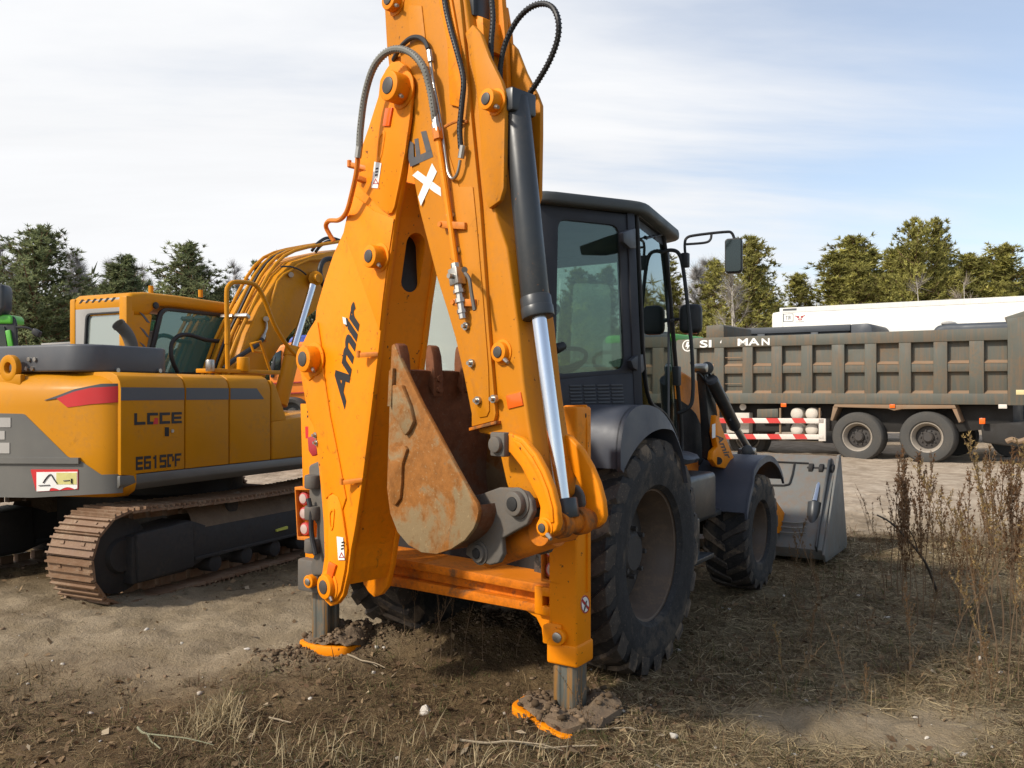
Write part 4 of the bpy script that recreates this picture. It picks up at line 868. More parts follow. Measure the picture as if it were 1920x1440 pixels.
lm = m.build('side_lamp', BLACK, cab); MB().prism([lc-zz*0.085+sa*a+zz*b_-fa*0.03 for a, b_ in rrect(.05, .02, .01)], fa*0.05, 0.006).build('indicator', REFLECT, lm)

# ---- bonnet, loader arms and front bucket
hood = MB().prism([W(1.90, -.40, z) if 0 else W(u, -.42, z) for u, z in ((1.90, 1.05), (1.90, 1.80), (2.7, 1.78), (3.3, 1.66), (3.55, 1.5), (3.6, 1.05))], vv*0.84, 0.05, 3).build('bonnet', ORANGE, bh)
MB().prism([onV(x, y, .45) for x, y in ((1272, 748), (1290, 760), (1305, 776), (1316, 800), (1324, 830), (1330, 872), (1272, 872))], -vv*0.04).build('bonnet_side_grille', SHADOWY, hood)
MB().box(W(3.0, 0, .95), uu*0.6, vv*0.36, zz*0.14, 0.02).box(W(2.55, .40, 1.0), uu*0.25, vv*0.10, zz*0.10, 0.02).build('front_chassis', ORANGE_DIRTY, bh)
tk = MB().box(W(1.95, .62, .86), uu*0.36, vv*0.20, zz*0.17, 0.04, 3).box(W(1.75, .70, .60), uu*0.16, vv*0.14, zz*0.14, 0.015).box(W(1.8, .74, .47), uu*0.22, vv*0.16, zz*0.015, 0.004).box(W(2.25, .62, .70), uu*0.3, vv*0.15, zz*0.02, 0.004).build('fuel_tank_step', BARREL, bh)
MB().ball(W(2.0, .55, 1.13), 0.16, 2, (1.4, 1.0, 0.35), 0.05).ball(W(2.25, .52, 1.12), 0.15, 2, (1.2, 1, 0.4), 0.05).build('floor_mat', DARKGREY, bh)
MB().box(W(2.15, .44, 1.26), uu*0.4+zz*-0.12, vv*0.02, zz*0.03+uu*.01, 0.005).build('brace', LUGGREY, bh)
for s in (1, -1):
    f = (lambda p: p) if s > 0 else mirror_v
    tw = MB().prism([f(onV(x, y, .60)) for x, y in ((1321, 690), (1326, 682), (1331, 686), (1338, 715), (1348, 800), (1351, 850), (1340, 865), (1332, 860), (1328, 780))], (f(OB-vv*0.07)-OB), 0.008)
    for xx in (1326,): tw.cyl(f(onV(xx, 690, .63)), f(onV(xx, 690, .48)), .050, seg=16, bevel=.008)
    arm = tw.build('loader_tower', BARREL, bh)
    a0 = f(onV(1326, 690, .66)); MB().cyl(a0, a0-(f(OB+vv*.1)-OB), .035, seg=16, bevel=.01).build('pin', STEEL, arm)
    c0, c1, c2 = f(onV(1334, 712, .66)), f(onV(1378, 800, .66)), f(onV(1404, 842, .66))
    cy = MB().cyl(c0, c1, .050, seg=20, bevel=.006).build('loader_cylinder', BARREL, bh); MB().cyl(c1, c2, .030, seg=16).build('piston_rod', STEEL, cy)
    MB().cyl(f(onV(1401, 845, .70)), f(onV(1401, 845, .56)), .05, seg=16, bevel=.01).build('rod_end', BARREL, cy)
    e0 = f(onV(1417, 846, .72)); MB().cyl(e0, e0-(f(OB+vv*.06)-OB), .03, seg=14, bevel=.008).build('pin', STEEL, cy)
    MB().prism([f(onV(x, y, .64)) for x, y in ((1396, 842), (1410, 838), (1420, 850), (1412, 900), (1388, 900))], (f(OB-vv*0.06)-OB), .006).build('lift_bracket', BARREL, arm)
    la = MB().prism([f(onV(x, y, .68)) for x, y in ((1343, 778), (1348, 782), (1358, 812), (1380, 866), (1366, 880), (1345, 875), (1336, 862), (1338, 846), (1346, 838), (1340, 812))], (f(OB-vv*0.045)-OB), .008).build('loader_arm', ORANGE, bh)
    MB().prism([f(W(u, .66, z)) for u, z in ((2.95, 1.02), (3.1, 1.05), (4.1, .75), (4.75, .42), (4.75, .22), (4.5, .25), (3.6, .62))], (f(OB-vv*0.10)-OB), .01).build('loader_arm_front', ORANGE, bh)
    if s > 0:
        o_ = onV(1341, 816, .683); e_ = onV(1361, 862, .683); ax_ = e_-o_; up_ = (onV(1352, 812, .683)-o_)
        lettering('Amir', o_+up_*0.1, ax_, up_*0.95, BLACKDECAL, la, bold=0.02, shear=0.2)
        MB().prism([onV(x, y, .684) for x, y in ((1335, 796), (1341, 794), (1341, 820), (1335, 822))], vv*0.002).build('sticker', WHITE, la)
        MB().cyl(onV(1347, 864, .69), onV(1347, 864, .66), .03, seg=14).build('arm_pivot', SHADOWY, la)
MB().tube([onV(1330, 703, .62), onV(1340, 715, .62), onV(1358, 738, .64), onV(1368, 762, .66), onV(1368, 790, .68)], .012, 8, 5).tube([onV(1296, 680, .5), onV(1310, 700, .6), onV(1322, 715, .6)], .012, 8, 4).build('hose', BLACK, bh)
# front bucket: a profile in (u, z) swept across
PB = [(5.23, .96), (5.20, .97), (4.98, .72), (4.66, .32), (4.54, .12), (4.60, .02), (4.75, .0), (5.55, .0), (5.55, .02), (4.78, .03), (4.62, .06), (4.60, .13), (4.70, .31), (5.00, .70)]
fb = MB(); hw = 1.06
fb.prism([W(u, -hw, z) for u, z in PB], vv*2*hw, 0.004)
bkt = fb.build('front_bucket', BUCKETGREY, bh)
for s in (1, -1):
    MB().prism([W(u, s*hw, z) for u, z in ((4.53, .08), (4.60, .0), (5.50, .0), (5.56, .03), (5.25, .98), (5.18, .98))], vv*0.025*s, 0.004).build('bucket_side', BUCKETGREY, bkt)
    MB().prism([W(u, s*1.0, z) for u, z in ((4.50, .16), (4.62, .02), (4.72, .02), (5.16, .95), (5.06, .94))], vv*0.02, 0.004).build('bucket_rib', BARREL, bkt)
    a0, a1, a2 = onV(1522, 1012, .93), onV(1528, 942, .93), onV(1541, 888, .93)
    if s < 0: a0, a1, a2 = map(mirror_v, (a0, a1, a2))
    cy = MB().cyl(a0, a1, .066, seg=18, bevel=.006).build('clam_cylinder', BARREL, bkt); MB().cyl(a1, a2, .034, seg=16).build('piston_rod', CHROME, cy)
    m = MB()
    for k in (-.10, 0.0, .10): m.cyl(a2+vv*(k-.022)+zz*.04, a2+vv*(k+.022)+zz*.04, .058, seg=18, bevel=.008)
    m.cyl(a2+vv*-.14+zz*.04, a2+vv*.14+zz*.04, .028, seg=14)
    for k in (-.10, .10): m.prism([a2+vv*(k-.012)+p for p in (zz*.08-uu*.03, zz*.08+uu*.10, zz*-.25+uu*.03, zz*-.25-uu*.04)], vv*.024, .004)
    m.build('cylinder_bracket', SHADOWY, cy)
# pressed lines and pipes on the back of the bucket
def onback(x, y): return on(x, y, V2, -2.90+.55)
def back_pt(v, t): return W(4.70+(4.98-4.70)*t/0.4 if t < .4 else 4.98+(5.20-4.98)*(t-.4)/.6*1.0, v, 0.36+(0.72-0.36)*t/.4 if t < .4 else .72+(.97-.72)*(t-.4)/.6)
m = MB(); ofs = V((0, 0, 0))-uu*0.012+zz*0.006
m.tube([back_pt(.80, .8)+ofs, back_pt(-.8, .8)+ofs], .008, 6, 0); m.tube([back_pt(.66, .78)+ofs, back_pt(.66, .42)+ofs, back_pt(.60, .34)+ofs, back_pt(.2, .34)+ofs], .009, 6, 3)
m.build('bucket_seam', SHADOWY, bkt)
m = MB()
for k in range(3): m.tube([back_pt(.15, -.05+k*.05)-uu*.05, back_pt(.45, -.10+k*.05)-uu*.05, back_pt(.75, -.12+k*.05)-uu*.04, back_pt(.9, -.10+k*.05)-uu*.05], .009, 6, 4)
m.build('bucket_pipe', HOSEGREY, bkt)
# ------------------------------------------------------------------ crawler excavator
EU2 = (0.42262, 0.90631); EV2 = (0.90631, -0.42262); eu = V((*EU2, 0)); evv = V((*EV2, 0))
def E(u, v, z): return eu*u+evv*v+zz*z
def onE(px, py, v): return on(px, py, EV2, v)
VS = -5.40
ex = thing('crawler_excavator', E(6.0, -6.6, 0), 'yellow and grey crawler excavator with LGCE on its side panel, left of the orange loader', 'excavator')
def u_at(px, v): p = onE(px, 738, v); return p.dot(eu)
# side panels: cross-section with a rounded shoulder, run along u
def sect(z0, z1): return [(0, z0), (0, z1-.13), (-.012, z1-.075), (-.045, z1-.03), (-.10, z1-.004), (-.16, z1), (-.95, z1), (-.95, z0)]
def panel(name, px0, px1, z1a, parent, mat=EXY, z0=.975):
    a, b = u_at(px0, VS), u_at(px1, VS); return MB().prism([E(a, VS+dv, z) for dv, z in sect(z0, z1a)], eu*(b-a), 0.008, 2).build(name, mat, parent, ang=25)
house = MB().prism([E(4.75, VS-.06, .98), E(4.75, VS-.06, 1.70), E(6.12, VS-.06, 1.70), E(6.25, VS-.06, 1.28), E(7.6, VS-.06, 1.25), E(7.6, VS-.06, .98)], evv*-2.3, 0.01).build('upper_body', UNDER, ex)
panels = [panel('engine_door', 226.5, 346, 1.768, ex), panel('side_door', 348.5, 429, 1.768, ex)]
a, b = u_at(431.5, VS), u_at(514, VS)
tl = MB().prism([E(a, VS+dv, z) for dv, z in sect(.975, 1.768)], eu*(b-a-.05), 0.01).build('side_door', EXY, ex, ang=25); panels.append(tl)
q = [onE(x, y, VS-.005) for x, y in ((509, 712), (517, 722), (537, 782), (537, 789), (517, 790), (509, 792))]
MB().prism(q, evv*-.9, .012, 3).build('side_corner', EXY, ex)
MB().prism([onE(x, y, VS-.004) for x, y in ((510, 790), (562, 782), (640, 770), (640, 850), (563, 857), (510, 863))], evv*-.85, .02, 3).build('front_step_panel', EXY, ex)
# grey skirt under the panels
u0, u1 = u_at(225, VS), 8.9
MB().prism([E(u0, VS+dv, z) for dv, z in ((-.002, .972), (.0, .90), (-.05, .845), (-.9, .845), (-.9, .972))], eu*(u1-u0), .01, 2).build('body_skirt', EXG, ex)
# stripes and lettering
for (x0, x1, sl_, pr) in ((226.5, 345.5, 0, panels[0]), (349, 428.5, 0, panels[1]), (432, 481, 14, panels[2])):
    a, b = u_at(x0, VS), u_at(x1, VS); d = (u_at(x1+sl_, VS)-b)
    MB().prism([E(a, VS+.003, 1.548), E(b+d, VS+.003, 1.548), E(b, VS+.003, 1.648), E(a, VS+.003, 1.648)], evv*-.002).build('stripe', STRIPE, pr)
def letters(px, py, glyphs, cw, chh, pr, mat, v=VS, gap=.16, t=.2):
    # squared lettering built of bars: a glyph is a list of bars (x0,y0,x1,y1) in a unit cell
    o = onE(px, py, v+.003); m = MB()
    for i, g in enumerate(glyphs):
        for (x0, y0, x1, y1) in g:
            m.prism([o+eu*(i*cw*(1+gap)+x*cw)+zz*y*chh for x, y in ((x0, y0), (x1, y0), (x1, y1), (x0, y1))], evv*-.002)
    return m.build('lettering', mat, pr)
LT = {'L': [(0, 0, .25, 1), (0.25, 0, 1, .25)], 'G': [(0, 0, .25, 1), (.25, .76, 1, 1), (.25, 0, .55, .24), (.75, .0, 1, .2)], 'C': [(0, 0, .25, 1), (.25, .76, 1, 1), (.25, 0, 1, .24)], 'E': [(0, 0, .25, 1), (.25, .78, 1, 1), (.25, .39, .95, .61), (.25, 0, 1, .22)],
      '6': [(0, 0, .24, 1), (.24, .79, 1, 1), (.24, .42, 1, .6), (.24, 0, 1, .2), (.76, .2, 1, .42)], '1': [(.4, 0, .65, 1), (.2, .72, .4, .9)], '5': [(0, .42, .24, 1), (.24, .79, 1, 1), (.24, .42, 1, .6), (.76, .2, 1, .42), (0, 0, 1, .2)], '0': [(0, 0, .24, 1), (.24, .8, .8, 1), (.24, 0, .55, .2), (.76, .42, 1, .8)], 'F': [(0, .0, .24, .82), (.0, .82, 1, 1), (.24, .42, .8, .6)]}
wl = (u_at(341, VS)-u_at(252, VS)); cw = wl/(4+3*.16)
letters(252, 797, [LT[c] for c in 'LGCE'], cw, .092, panels[0], BLACKDECAL)
m = MB(); o_ = onE(252, 797, VS+.0035)+eu*(cw*1.16+cw*.55)+zz*.0; m.prism([o_, o_+eu*cw*.45, o_+eu*cw*.45+zz*.05, o_+eu*cw*.15+zz*.05], evv*-.002); m.build('red_notch', RED, panels[0])
wl = (u_at(340, VS)-u_at(255, VS)); cw = wl/(6+5*.16); letters(255, 882, [LT[c] for c in 'E6150F'], cw, .105, panels[0], BLACKDECAL)
hq = [onE(x, y, VS+.002) for x, y in ((307, 798), (335, 797), (335, 819), (307, 820))]; hd = MB().prism(hq, evv*-.002).build('door_latch', EXY, panels[0])
MB().prism([onE(x, y, VS+.004) for x, y in ((309, 801), (317, 801), (317, 818), (309, 818))], evv*-.001).build('latch_recess', SHADOWY, hd)  # flat dark plate, painted shade for the recess
p = onE(322, 808, VS); MB().cyl(p, p+evv*.012, .014, seg=12).build('latch_lock', STEEL, hd)
# counterweight: a curved wall swept round the back
plan = catmull([E(4.66, VS+.0, 0), E(4.575, VS-.01, 0), E(4.50, VS-.045, 0), E(4.43, VS-.14, 0), E(4.36, VS-.34, 0), E(4.28, VS-.7, 0), E(4.24, VS-1.3, 0), E(4.28, VS-1.9, 0), E(4.42, VS-2.35, 0), E(4.7, VS-2.5, 0), E(5.2, VS-2.5, 0)], 6)
plan = [p for p in plan]; ctr = E(5.0, VS-1.25, 0)
def inward(i):
    d = plan[min(i+1, len(plan)-1)]-plan[max(i-1, 0)]; n = V((-d.y, d.x, 0)).normalized(); return n if n.dot(ctr-plan[i]) > 0 else -n
profz = [(.80, .10), (.845, .02), (.90, 0), (1.2, 0), (1.50, 0), (1.62, .012), (1.69, .05), (1.735, .11), (1.762, .20), (1.775, .34), (1.78, .7)]
rows = [[plan[i]+inward(i)*off+zz*z for i in range(len(plan))] for z, off in profz]
cwt = MB().grid(rows).build('counterweight', EXY, ex, ang=60)
bot = MB().prism([plan[i]+inward(i)*.1+zz*.80 for i in range(len(plan))], zz*.03).build('counterweight_base', EXG, cwt)
# grey lower part: strip over the same wall, its upper edge stepping down to the side
def wall_pt(px, py, off=.006):              # line of sight meets the curved wall
    r = ray(px, py); r2 = V((r.x, r.y, 0))
    for i in range(len(plan)-1):
        a, b = plan[i], plan[i+1]; d = b-a; det = r.x*(-d.y)+r.y*d.x
        if abs(det) < 1e-9: continue
        t = (a.x*(-d.y)+a.y*d.x)/det; s = (r.x*a.y-r.y*a.x)/det
        if -1e-6 <= s <= 1+1e-6 and t > 0: return CAM+r*t-inward(i)*off, inward(i)
    return None
def wall_strip(name, xs, top, bottom, mat, parent, off=.006, th=.02, nz=1):
    T, B, vec = [], [], []
    for x in xs:
        a = wall_pt(x, top(x), off); b = wall_pt(x, bottom(x), off)
        if a and b: T.append(a[0]); B.append(b[0]); vec.append(a[1]*th)
    return MB().strip(T, B, vec).build(name, mat, parent, ang=60)
def lin(pts):
    xs_, ys_ = zip(*pts); return lambda x: float(np.interp(x, xs_, ys_))
xs_ = list(np.linspace(-160, 230, 80))
gt = lin([(-160, 772), (0, 775), (46, 776), (128, 857), (150, 863), (190, 890), (230, 889)])
gb = lin([(-160, 930), (60, 933), (230, 924)])
skirt = wall_strip('counterweight_guard', xs_, gt, gb, EXG, cwt)
m = wall_strip('guard_ledge', [x for x in xs_ if x < 155], lin([(-160, 858), (155, 858)]), lin([(-160, 868), (155, 869)]), EXG, skirt, .028, .03)
for (x0, x1, y0, y1) in ((-60, 22, 783, 801), (-60, 11, 808, 824), (-60, 20, 830, 850)):
    wall_strip('pale_patch', list(np.linspace(x0, x1, 12)), lambda x: y0, lambda x: y1, EXLIGHT, skirt, .011, .006)
wall_strip('red_stripe', list(np.linspace(107, 222, 30)), lin([(107, 747), (140, 734), (170, 727), (222, 724)]), lin([(107, 747.5), (127, 764), (170, 758), (222, 754)]), RED, cwt, .004, .004)
wall_strip('stripe_recess', list(np.linspace(84, 222, 30)), lin([(84, 750), (110, 741), (140, 729.5), (190, 719.5), (222, 719)]), lin([(84, 751), (107, 747), (140, 734), (170, 727), (222, 724)]), EXD, cwt, .003, .003)
st_ = wall_strip('warning_board', list(np.linspace(60, 148, 20)), lin([(60, 880), (148, 880)]), lin([(60, 883), (70, 922), (148, 917)]), RED, skirt, .011, .004)
o = wall_strip('warning_field', list(np.linspace(71, 147, 30)), lin([(71, 885), (147, 884)]), lambda x: 921-0.05*(x-71)-(0 if x < 95 else 5*abs(math.sin(x*.11))), WHITE, st_, .013, .004)
wall_strip('yellow_field', list(np.linspace(108, 146, 10)), lambda x: 886, lambda x: 908, paint('pale_yellow', (.62, .56, .2), .5), st_, .0145, .003)
def wtube(pts, r, name, mat, parent): return MB().tube([wall_pt(x, y, .018)[0] for x, y in pts], r, 5, 3).build(name, mat, parent)
wtube([(84, 905), (90, 896), (98, 889), (104, 898), (110, 906)], .0045, 'excavator_pictogram', BLACKDECAL, st_); wtube([(76, 910), (96, 909)], .004, 'pictogram_line', BLACKDECAL, st_); wtube([(122, 901), (133, 900)], .004, 'pictogram_line', BLACKDECAL, st_); wtube([(137, 897), (137, 906)], .006, 'pictogram_line', BLACKDECAL, st_)
# lifting eye on top
p = onE(14, 690, VS-1.0); MB().ring([p+(eu*.0+(-evv))*0+evv*-x+zz*y for x, y in [(.105*math.cos(2*math.pi*k/20), .105*math.sin(2*math.pi*k/20)) for k in range(20)]], [p+evv*-x+zz*y for x, y in [(.045*math.cos(2*math.pi*k/20), .045*math.sin(2*math.pi*k/20)) for k in range(20)]], eu*.05, .008).box(p-zz*.1+eu*.025, evv*.15, eu*.022, zz*.05, .01).build('lifting_eye', EXY, cwt)
# grey engine hood
hp = round_poly([E(4.40, -5.80, 0), E(4.55, -5.66, 0), E(5.18, -5.66, 0), E(5.40, -5.9, 0), E(5.40, -7.85, 0), E(4.40, -7.85, 0)], .08)
hd = MB().prism([p+zz*1.77 for p in hp], zz*.215, .045, 3).build('engine_hood', EXD, ex, ang=40)
m = MB()
for x, y, v in ((56, 674, -5.9), (67, 674, -5.9), (220, 694, -5.655), (299, 695, -5.655), (52, 691, -5.9), (62, 691, -5.9)):
    p = on(x, y, EU2, 4.40) if v < -5.7 else onE(x, y, v)
    m.cyl(p+(eu*.01 if v < -5.7 else -evv*.01), p-(eu*.015 if v < -5.7 else -evv*.012), .018, seg=10)
m.build('hood_bolt', STEEL, hd)
MB().tube([onE(247, 664, -5.95), onE(246, 645, -5.95), onE(237, 624, -5.95), onE(222, 608, -5.95)], .052, 14, 6, caps=False).lathe(onE(221.5, 607.5, -5.95), (onE(222, 608, -5.95)-onE(237, 624, -5.95)), [(0, -.05), (.045, -.05), (.052, .0), (.056, .004), (.056, -.02)], 14).build('exhaust_pipe', LUGGREY, ex)
# cab
VC = -6.78; VCL = -7.58
def prismE(pts, v, wd, bev, name, mat, par, ang=32): return MB().prism([onE(x, y, v) for x, y in pts], evv*-wd, bev, 3).build(name, mat, par, ang=ang)
wcab = VC-VCL
roofp = [(238, 556), (250, 548), (275, 547), (330, 553), (450, 570), (470, 576), (470, 596), (440, 592), (330, 576), (300, 574), (280, 592), (240, 592)]
ecab = prismE(roofp, VC, wcab, .05, 'cab_roof', EXY, ex, 40)
prismE([(238, 590), (288, 588), (282, 630), (268, 705), (240, 705)], VC, .10, .03, 'cab_quarter', EXY, ecab)
prismE([(436, 588), (458, 590), (470, 705), (440, 705)], VC, .08, .02, 'cab_pillar', EXY, ecab)
prismE([(240, 588), (252, 588), (252, 705), (240, 705)], VCL+.07, .07, .02, 'cab_pillar', EXY, ecab)
prismE([(240, 700), (470, 700), (470, 745), (240, 745)], VC, wcab, .01, 'cab_base', EXY, ecab)
wi = round_poly([onE(x, y, VC+.008) for x, y in ((301, 576), (440, 590), (452, 703), (272, 703))], .10, 4); wi2 = round_poly([onE(x, y, VC+.008) for x, y in ((308, 582), (434, 596), (444, 698), (281, 698))], .08, 4)
wf = MB().ring(wi, wi2, evv*-.03, .004).build('side_window', BLACK, ecab); MB().prism([p-evv*.016 for p in wi2], evv*-.005).build('pane', GLASS_EX, wf)
m = MB()
for k in range(3): m.prism([onE(x+k*0, y+k*28, VC+.004) for x, y in ((262, 585), (270, 590), (282, 606), (276, 604))], evv*-.006)
m.build('vent_groove', EXD, ecab)
p = onE(291, 573, VC); MB().cyl(p, p+evv*.02, .035, seg=16, bevel=.006).build('work_lamp', BLACK, ecab)
for x, y in ((283, 545), (376, 552)): p = onE(x, y, VC-.3); MB().cyl(p-zz*.03, p+zz*.05, .025, seg=10).build('roof_bolt', EXY, ecab)
uc = u_at(241, VC)-.012
def onR(px, py, off=0): return on(px, py, EU2, uc+off)
def er(v, z, o=0): return E(uc+o, v, z)
zt_, zb_ = 2.52, 1.72
ro_ = round_poly([er(VCL+.0, zt_), er(VC-.02, zt_+.02), er(VC-.02, zb_-.05), er(VCL, zb_-.05)], .06, 4)
ri_ = round_poly([onR(161, 588), onR(234, 583), onR(232, 664), onR(157, 664)], .06, 4)
rw = MB().ring(ro_, ri_, eu*.05, .006).build('cab_rear_frame', EXLIGHT, ecab)
for a_, b_ in ((VCL-.01, VCL+.07), (VC-.11, VC-.0)): MB().prism([er(a_, zb_-.05, -.012), er(b_, zb_-.05, -.012), er(b_, zt_+.03, -.012), er(a_, zt_+.03, -.012)], eu*.10, .02).build('cab_pillar', EXY, ecab)
sl1 = [p-eu*.006 for p in ri_]; cc_ = sum(sl1, V((0, 0, 0)))/len(sl1)
MB().ring(sl1, [p.lerp(cc_, .07) for p in sl1], eu*.03).build('window_seal', BLACK, rw); MB().prism([p+eu*.02 for p in ri_], eu*.005).build('pane', GLASS_PALE, rw)
m = MB()
for k in range(6): m.prism([er(VCL+.12+k*.09, zt_-.02, -.004), er(VCL+.15+k*.09, zt_-.02, -.004), er(VCL+.19+k*.09, zt_+.02, -.004), er(VCL+.16+k*.09, zt_+.02, -.004)], eu*.004)
m.build('vent_groove', BLACK, rw)
MB().box(E(uc+.75, -7.2, 1.95), eu*.07, evv*.22, zz*.32, .05).box(E(uc+.95, -7.2, 1.72), eu*.25, evv*.24, zz*.07, .04).build('seat', SEAT, ecab)
prismE([(270, 600), (445, 610), (455, 705), (262, 705)], VCL+.03, .02, .005, 'cab_far_side', GLASS_EX, ecab)
MB().tube([onE(333, 698, VC+.10), onE(322, 672, VC+.12), onE(322, 645, VC+.12), onE(335, 630, VC+.14), onE(355, 628, VC+.15), onE(385, 637, VC+.18), onE(412, 640, VC+.2)], .022, 8, 5).build('hose', BLACK, ex)
# boom
VB = -6.30
BOOM = [(432, 745), (440, 700), (466, 625), (489, 576), (524, 517), (550, 491), (590, 478), (650, 466), (650, 530), (627, 549), (595, 580), (553, 617), (527, 649), (505, 682), (490, 745)]
bm_ = MB().prism([onE(x, y, VB) for x, y in BOOM], evv*-.42, .02, 2).build('boom', EXY, ex)
top = [(428, 720), (452, 650), (480, 590), (512, 525), (543, 488), (585, 472), (645, 461)]
for k in range(4):
    v = VB-.05-k*.10; pts = [onE(x, y, VB)-evv*(.05+k*.10)+zz*.05-eu*.03 for x, y in top]
    MB().tube(pts, .019, 8, 2).build('boom_pipe', EXY, bm_)
pts = [onE(x, y, VB)-evv*.20+zz*.045-eu*.035 for x, y in top]; MB().tube(pts, .016, 6, 3).build('hose', BLACK, bm_)
for k, (x, y) in enumerate(((474, 604), (474, 604))):
    p = onE(x, y, VB)-evv*(.10+k*.2)+zz*.06-eu*.05; MB().box(p, evv*.085, (eu*.5+zz*.85)*.02, (zz*.5-eu*.85)*.035, .006).build('pipe_clamp', STEEL, bm_)
MB().tube([onE(x, y, VB+.03) for x, y in ((498, 640), (505, 590), (520, 528), (545, 507), (580, 487), (640, 487))], .014, 8, 2).build('boom_pipe', EXY, bm_)
MB().cyl(onE(499, 598, VB), onE(499, 598, VB+.05), .03, seg=10).cyl(onE(546, 515, VB), onE(546, 515, VB+.05), .03, seg=10).build('pipe_bracket', STEEL, bm_)
MB().tube([onE(x, y, VB+.03) for x, y in ((498, 600), (500, 615), (494, 630))], .014, 8, 3).cyl(onE(495, 628, VB+.03), onE(491, 638, VB+.04), .024, seg=8).build('boom_pipe', STEEL, bm_)
MB().tube([onE(x, y, VB+.05) for x, y in ((492, 636), (480, 648), (455, 664), (432, 680), (420, 692))], .026, 8, 4).build('hose', BLACK, bm_)
pb_ = onE(592, 522, VB+.12); MB().cyl(onE(592, 522, VB), pb_, .085, seg=20, bevel=.01).cyl(pb_, pb_+evv*.04, .05, seg=14).build('boom_pin', EXY, bm_)
MB().tube([onE(x, y, VB+.14) for x, y in ((608, 538), (602, 522), (600, 505), (606, 490), (618, 485), (632, 490))], .03, 10, 5).tube([onE(x, y, VB+.05) for x, y in ((527, 500), (545, 500), (562, 506), (574, 515))], .010, 6, 4).build('hose', BLACK, bm_)
MB().tube([onE(x, y, VB-.1) for x, y in ((585, 470), (595, 457), (610, 447), (625, 447), (640, 452))], .020, 8, 5).tube([onE(x, y, VB-.2) for x, y in ((592, 472), (602, 460), (618, 452), (640, 455))], .020, 8, 5).build('hose', BLACK, bm_)
c0, c1, c2 = onE(524, 760, VB+.16), onE(551, 652, VB+.16), onE(586, 535, VB+.16)
ec = MB().cyl(c0, c1, .085, seg=24, bevel=.01).cyl(c1-(c1-c0).normalized()*.12, c1, .095, seg=24, bevel=.01).build('boom_cylinder', EXY, ex); MB().cyl(c1, c2, .042, seg=20).build('piston_rod', CHROME, ec)
# handrail, filler caps
hr = MB().tube([onE(x, y, -5.75) for x, y in ((427, 700), (426, 640), (425, 555), (428, 537), (440, 529), (470, 531), (484, 540), (497, 565), (515, 610), (540, 650), (562, 672))], .022, 10, 5).cyl(onE(426, 645, -5.75), onE(427, 600, -5.75), .027, seg=10).build('handrail', EXY, ex)
MB().tube([onE(508, 700, -6.0), onE(488, 640, -6.0), onE(470, 645, -6.0), onE(475, 658, -6.0), onE(490, 660, -6.0)], .016, 8, 0).build('handrail', EXY, ex)
MB().box(onE(450, 697, -5.85), eu*.45, evv*.12, zz*.02, .008).build('tank_top', EXY, ex)
for x, r, h in ((394, .04, .11), (456, .06, .14)): p = onE(x, 697, -5.75); MB().cyl(p, p+zz*h, r, seg=18, bevel=.01).build('filler_cap', STEEL if x < 400 else EXY, ex)
# undercarriage
def track(v0, v1, u0, u1):
    r = .345; zc = .355; ca, cb = u0+r, u1-r; P = []
    def add(pu, pz, nu, nz): P.append((pu, pz, nu, nz))
    Ls = cb-ca; per = 2*Ls+2*math.pi*r; n = int(per/.165); m = MB()
    for k in range(n):
        s = per*k/n
        if s < Ls: sag = -.045*math.sin(math.pi*s/Ls); pu, pz, nu, nz = cb-s, zc+r+sag, 0, 1
        elif s < Ls+math.pi*r: a = (s-Ls)/r; pu, pz, nu, nz = ca-r*math.sin(a), zc+r*math.cos(a), -math.sin(a), math.cos(a)
        elif s < 2*Ls+math.pi*r: pu, pz, nu, nz = ca+(s-Ls-math.pi*r), zc-r, 0, -1
        else: a = (s-2*Ls-math.pi*r)/r; pu, pz, nu, nz = cb+r*math.sin(a), zc-r*math.cos(a), math.sin(a), -math.cos(a)
        t = eu*nz+zz*-nu; nn = eu*nu+zz*nz; c = E(pu, (v0+v1)/2, pz); hw = abs(v1-v0)/2
        m.box(c, t*.079, evv*hw, nn*.010)
        for q in (-.064, -.01, .05): m.box(c+t*q+nn*.018, t*.007, evv*hw, nn*.015)
        m.box(c-nn*.05, t*.06, evv*.03, nn*.035)
        for sv in (-.11, .11): m.box(c+t*.02+nn*.012+evv*sv, t*.012, evv*.02, nn*.006)
    return m
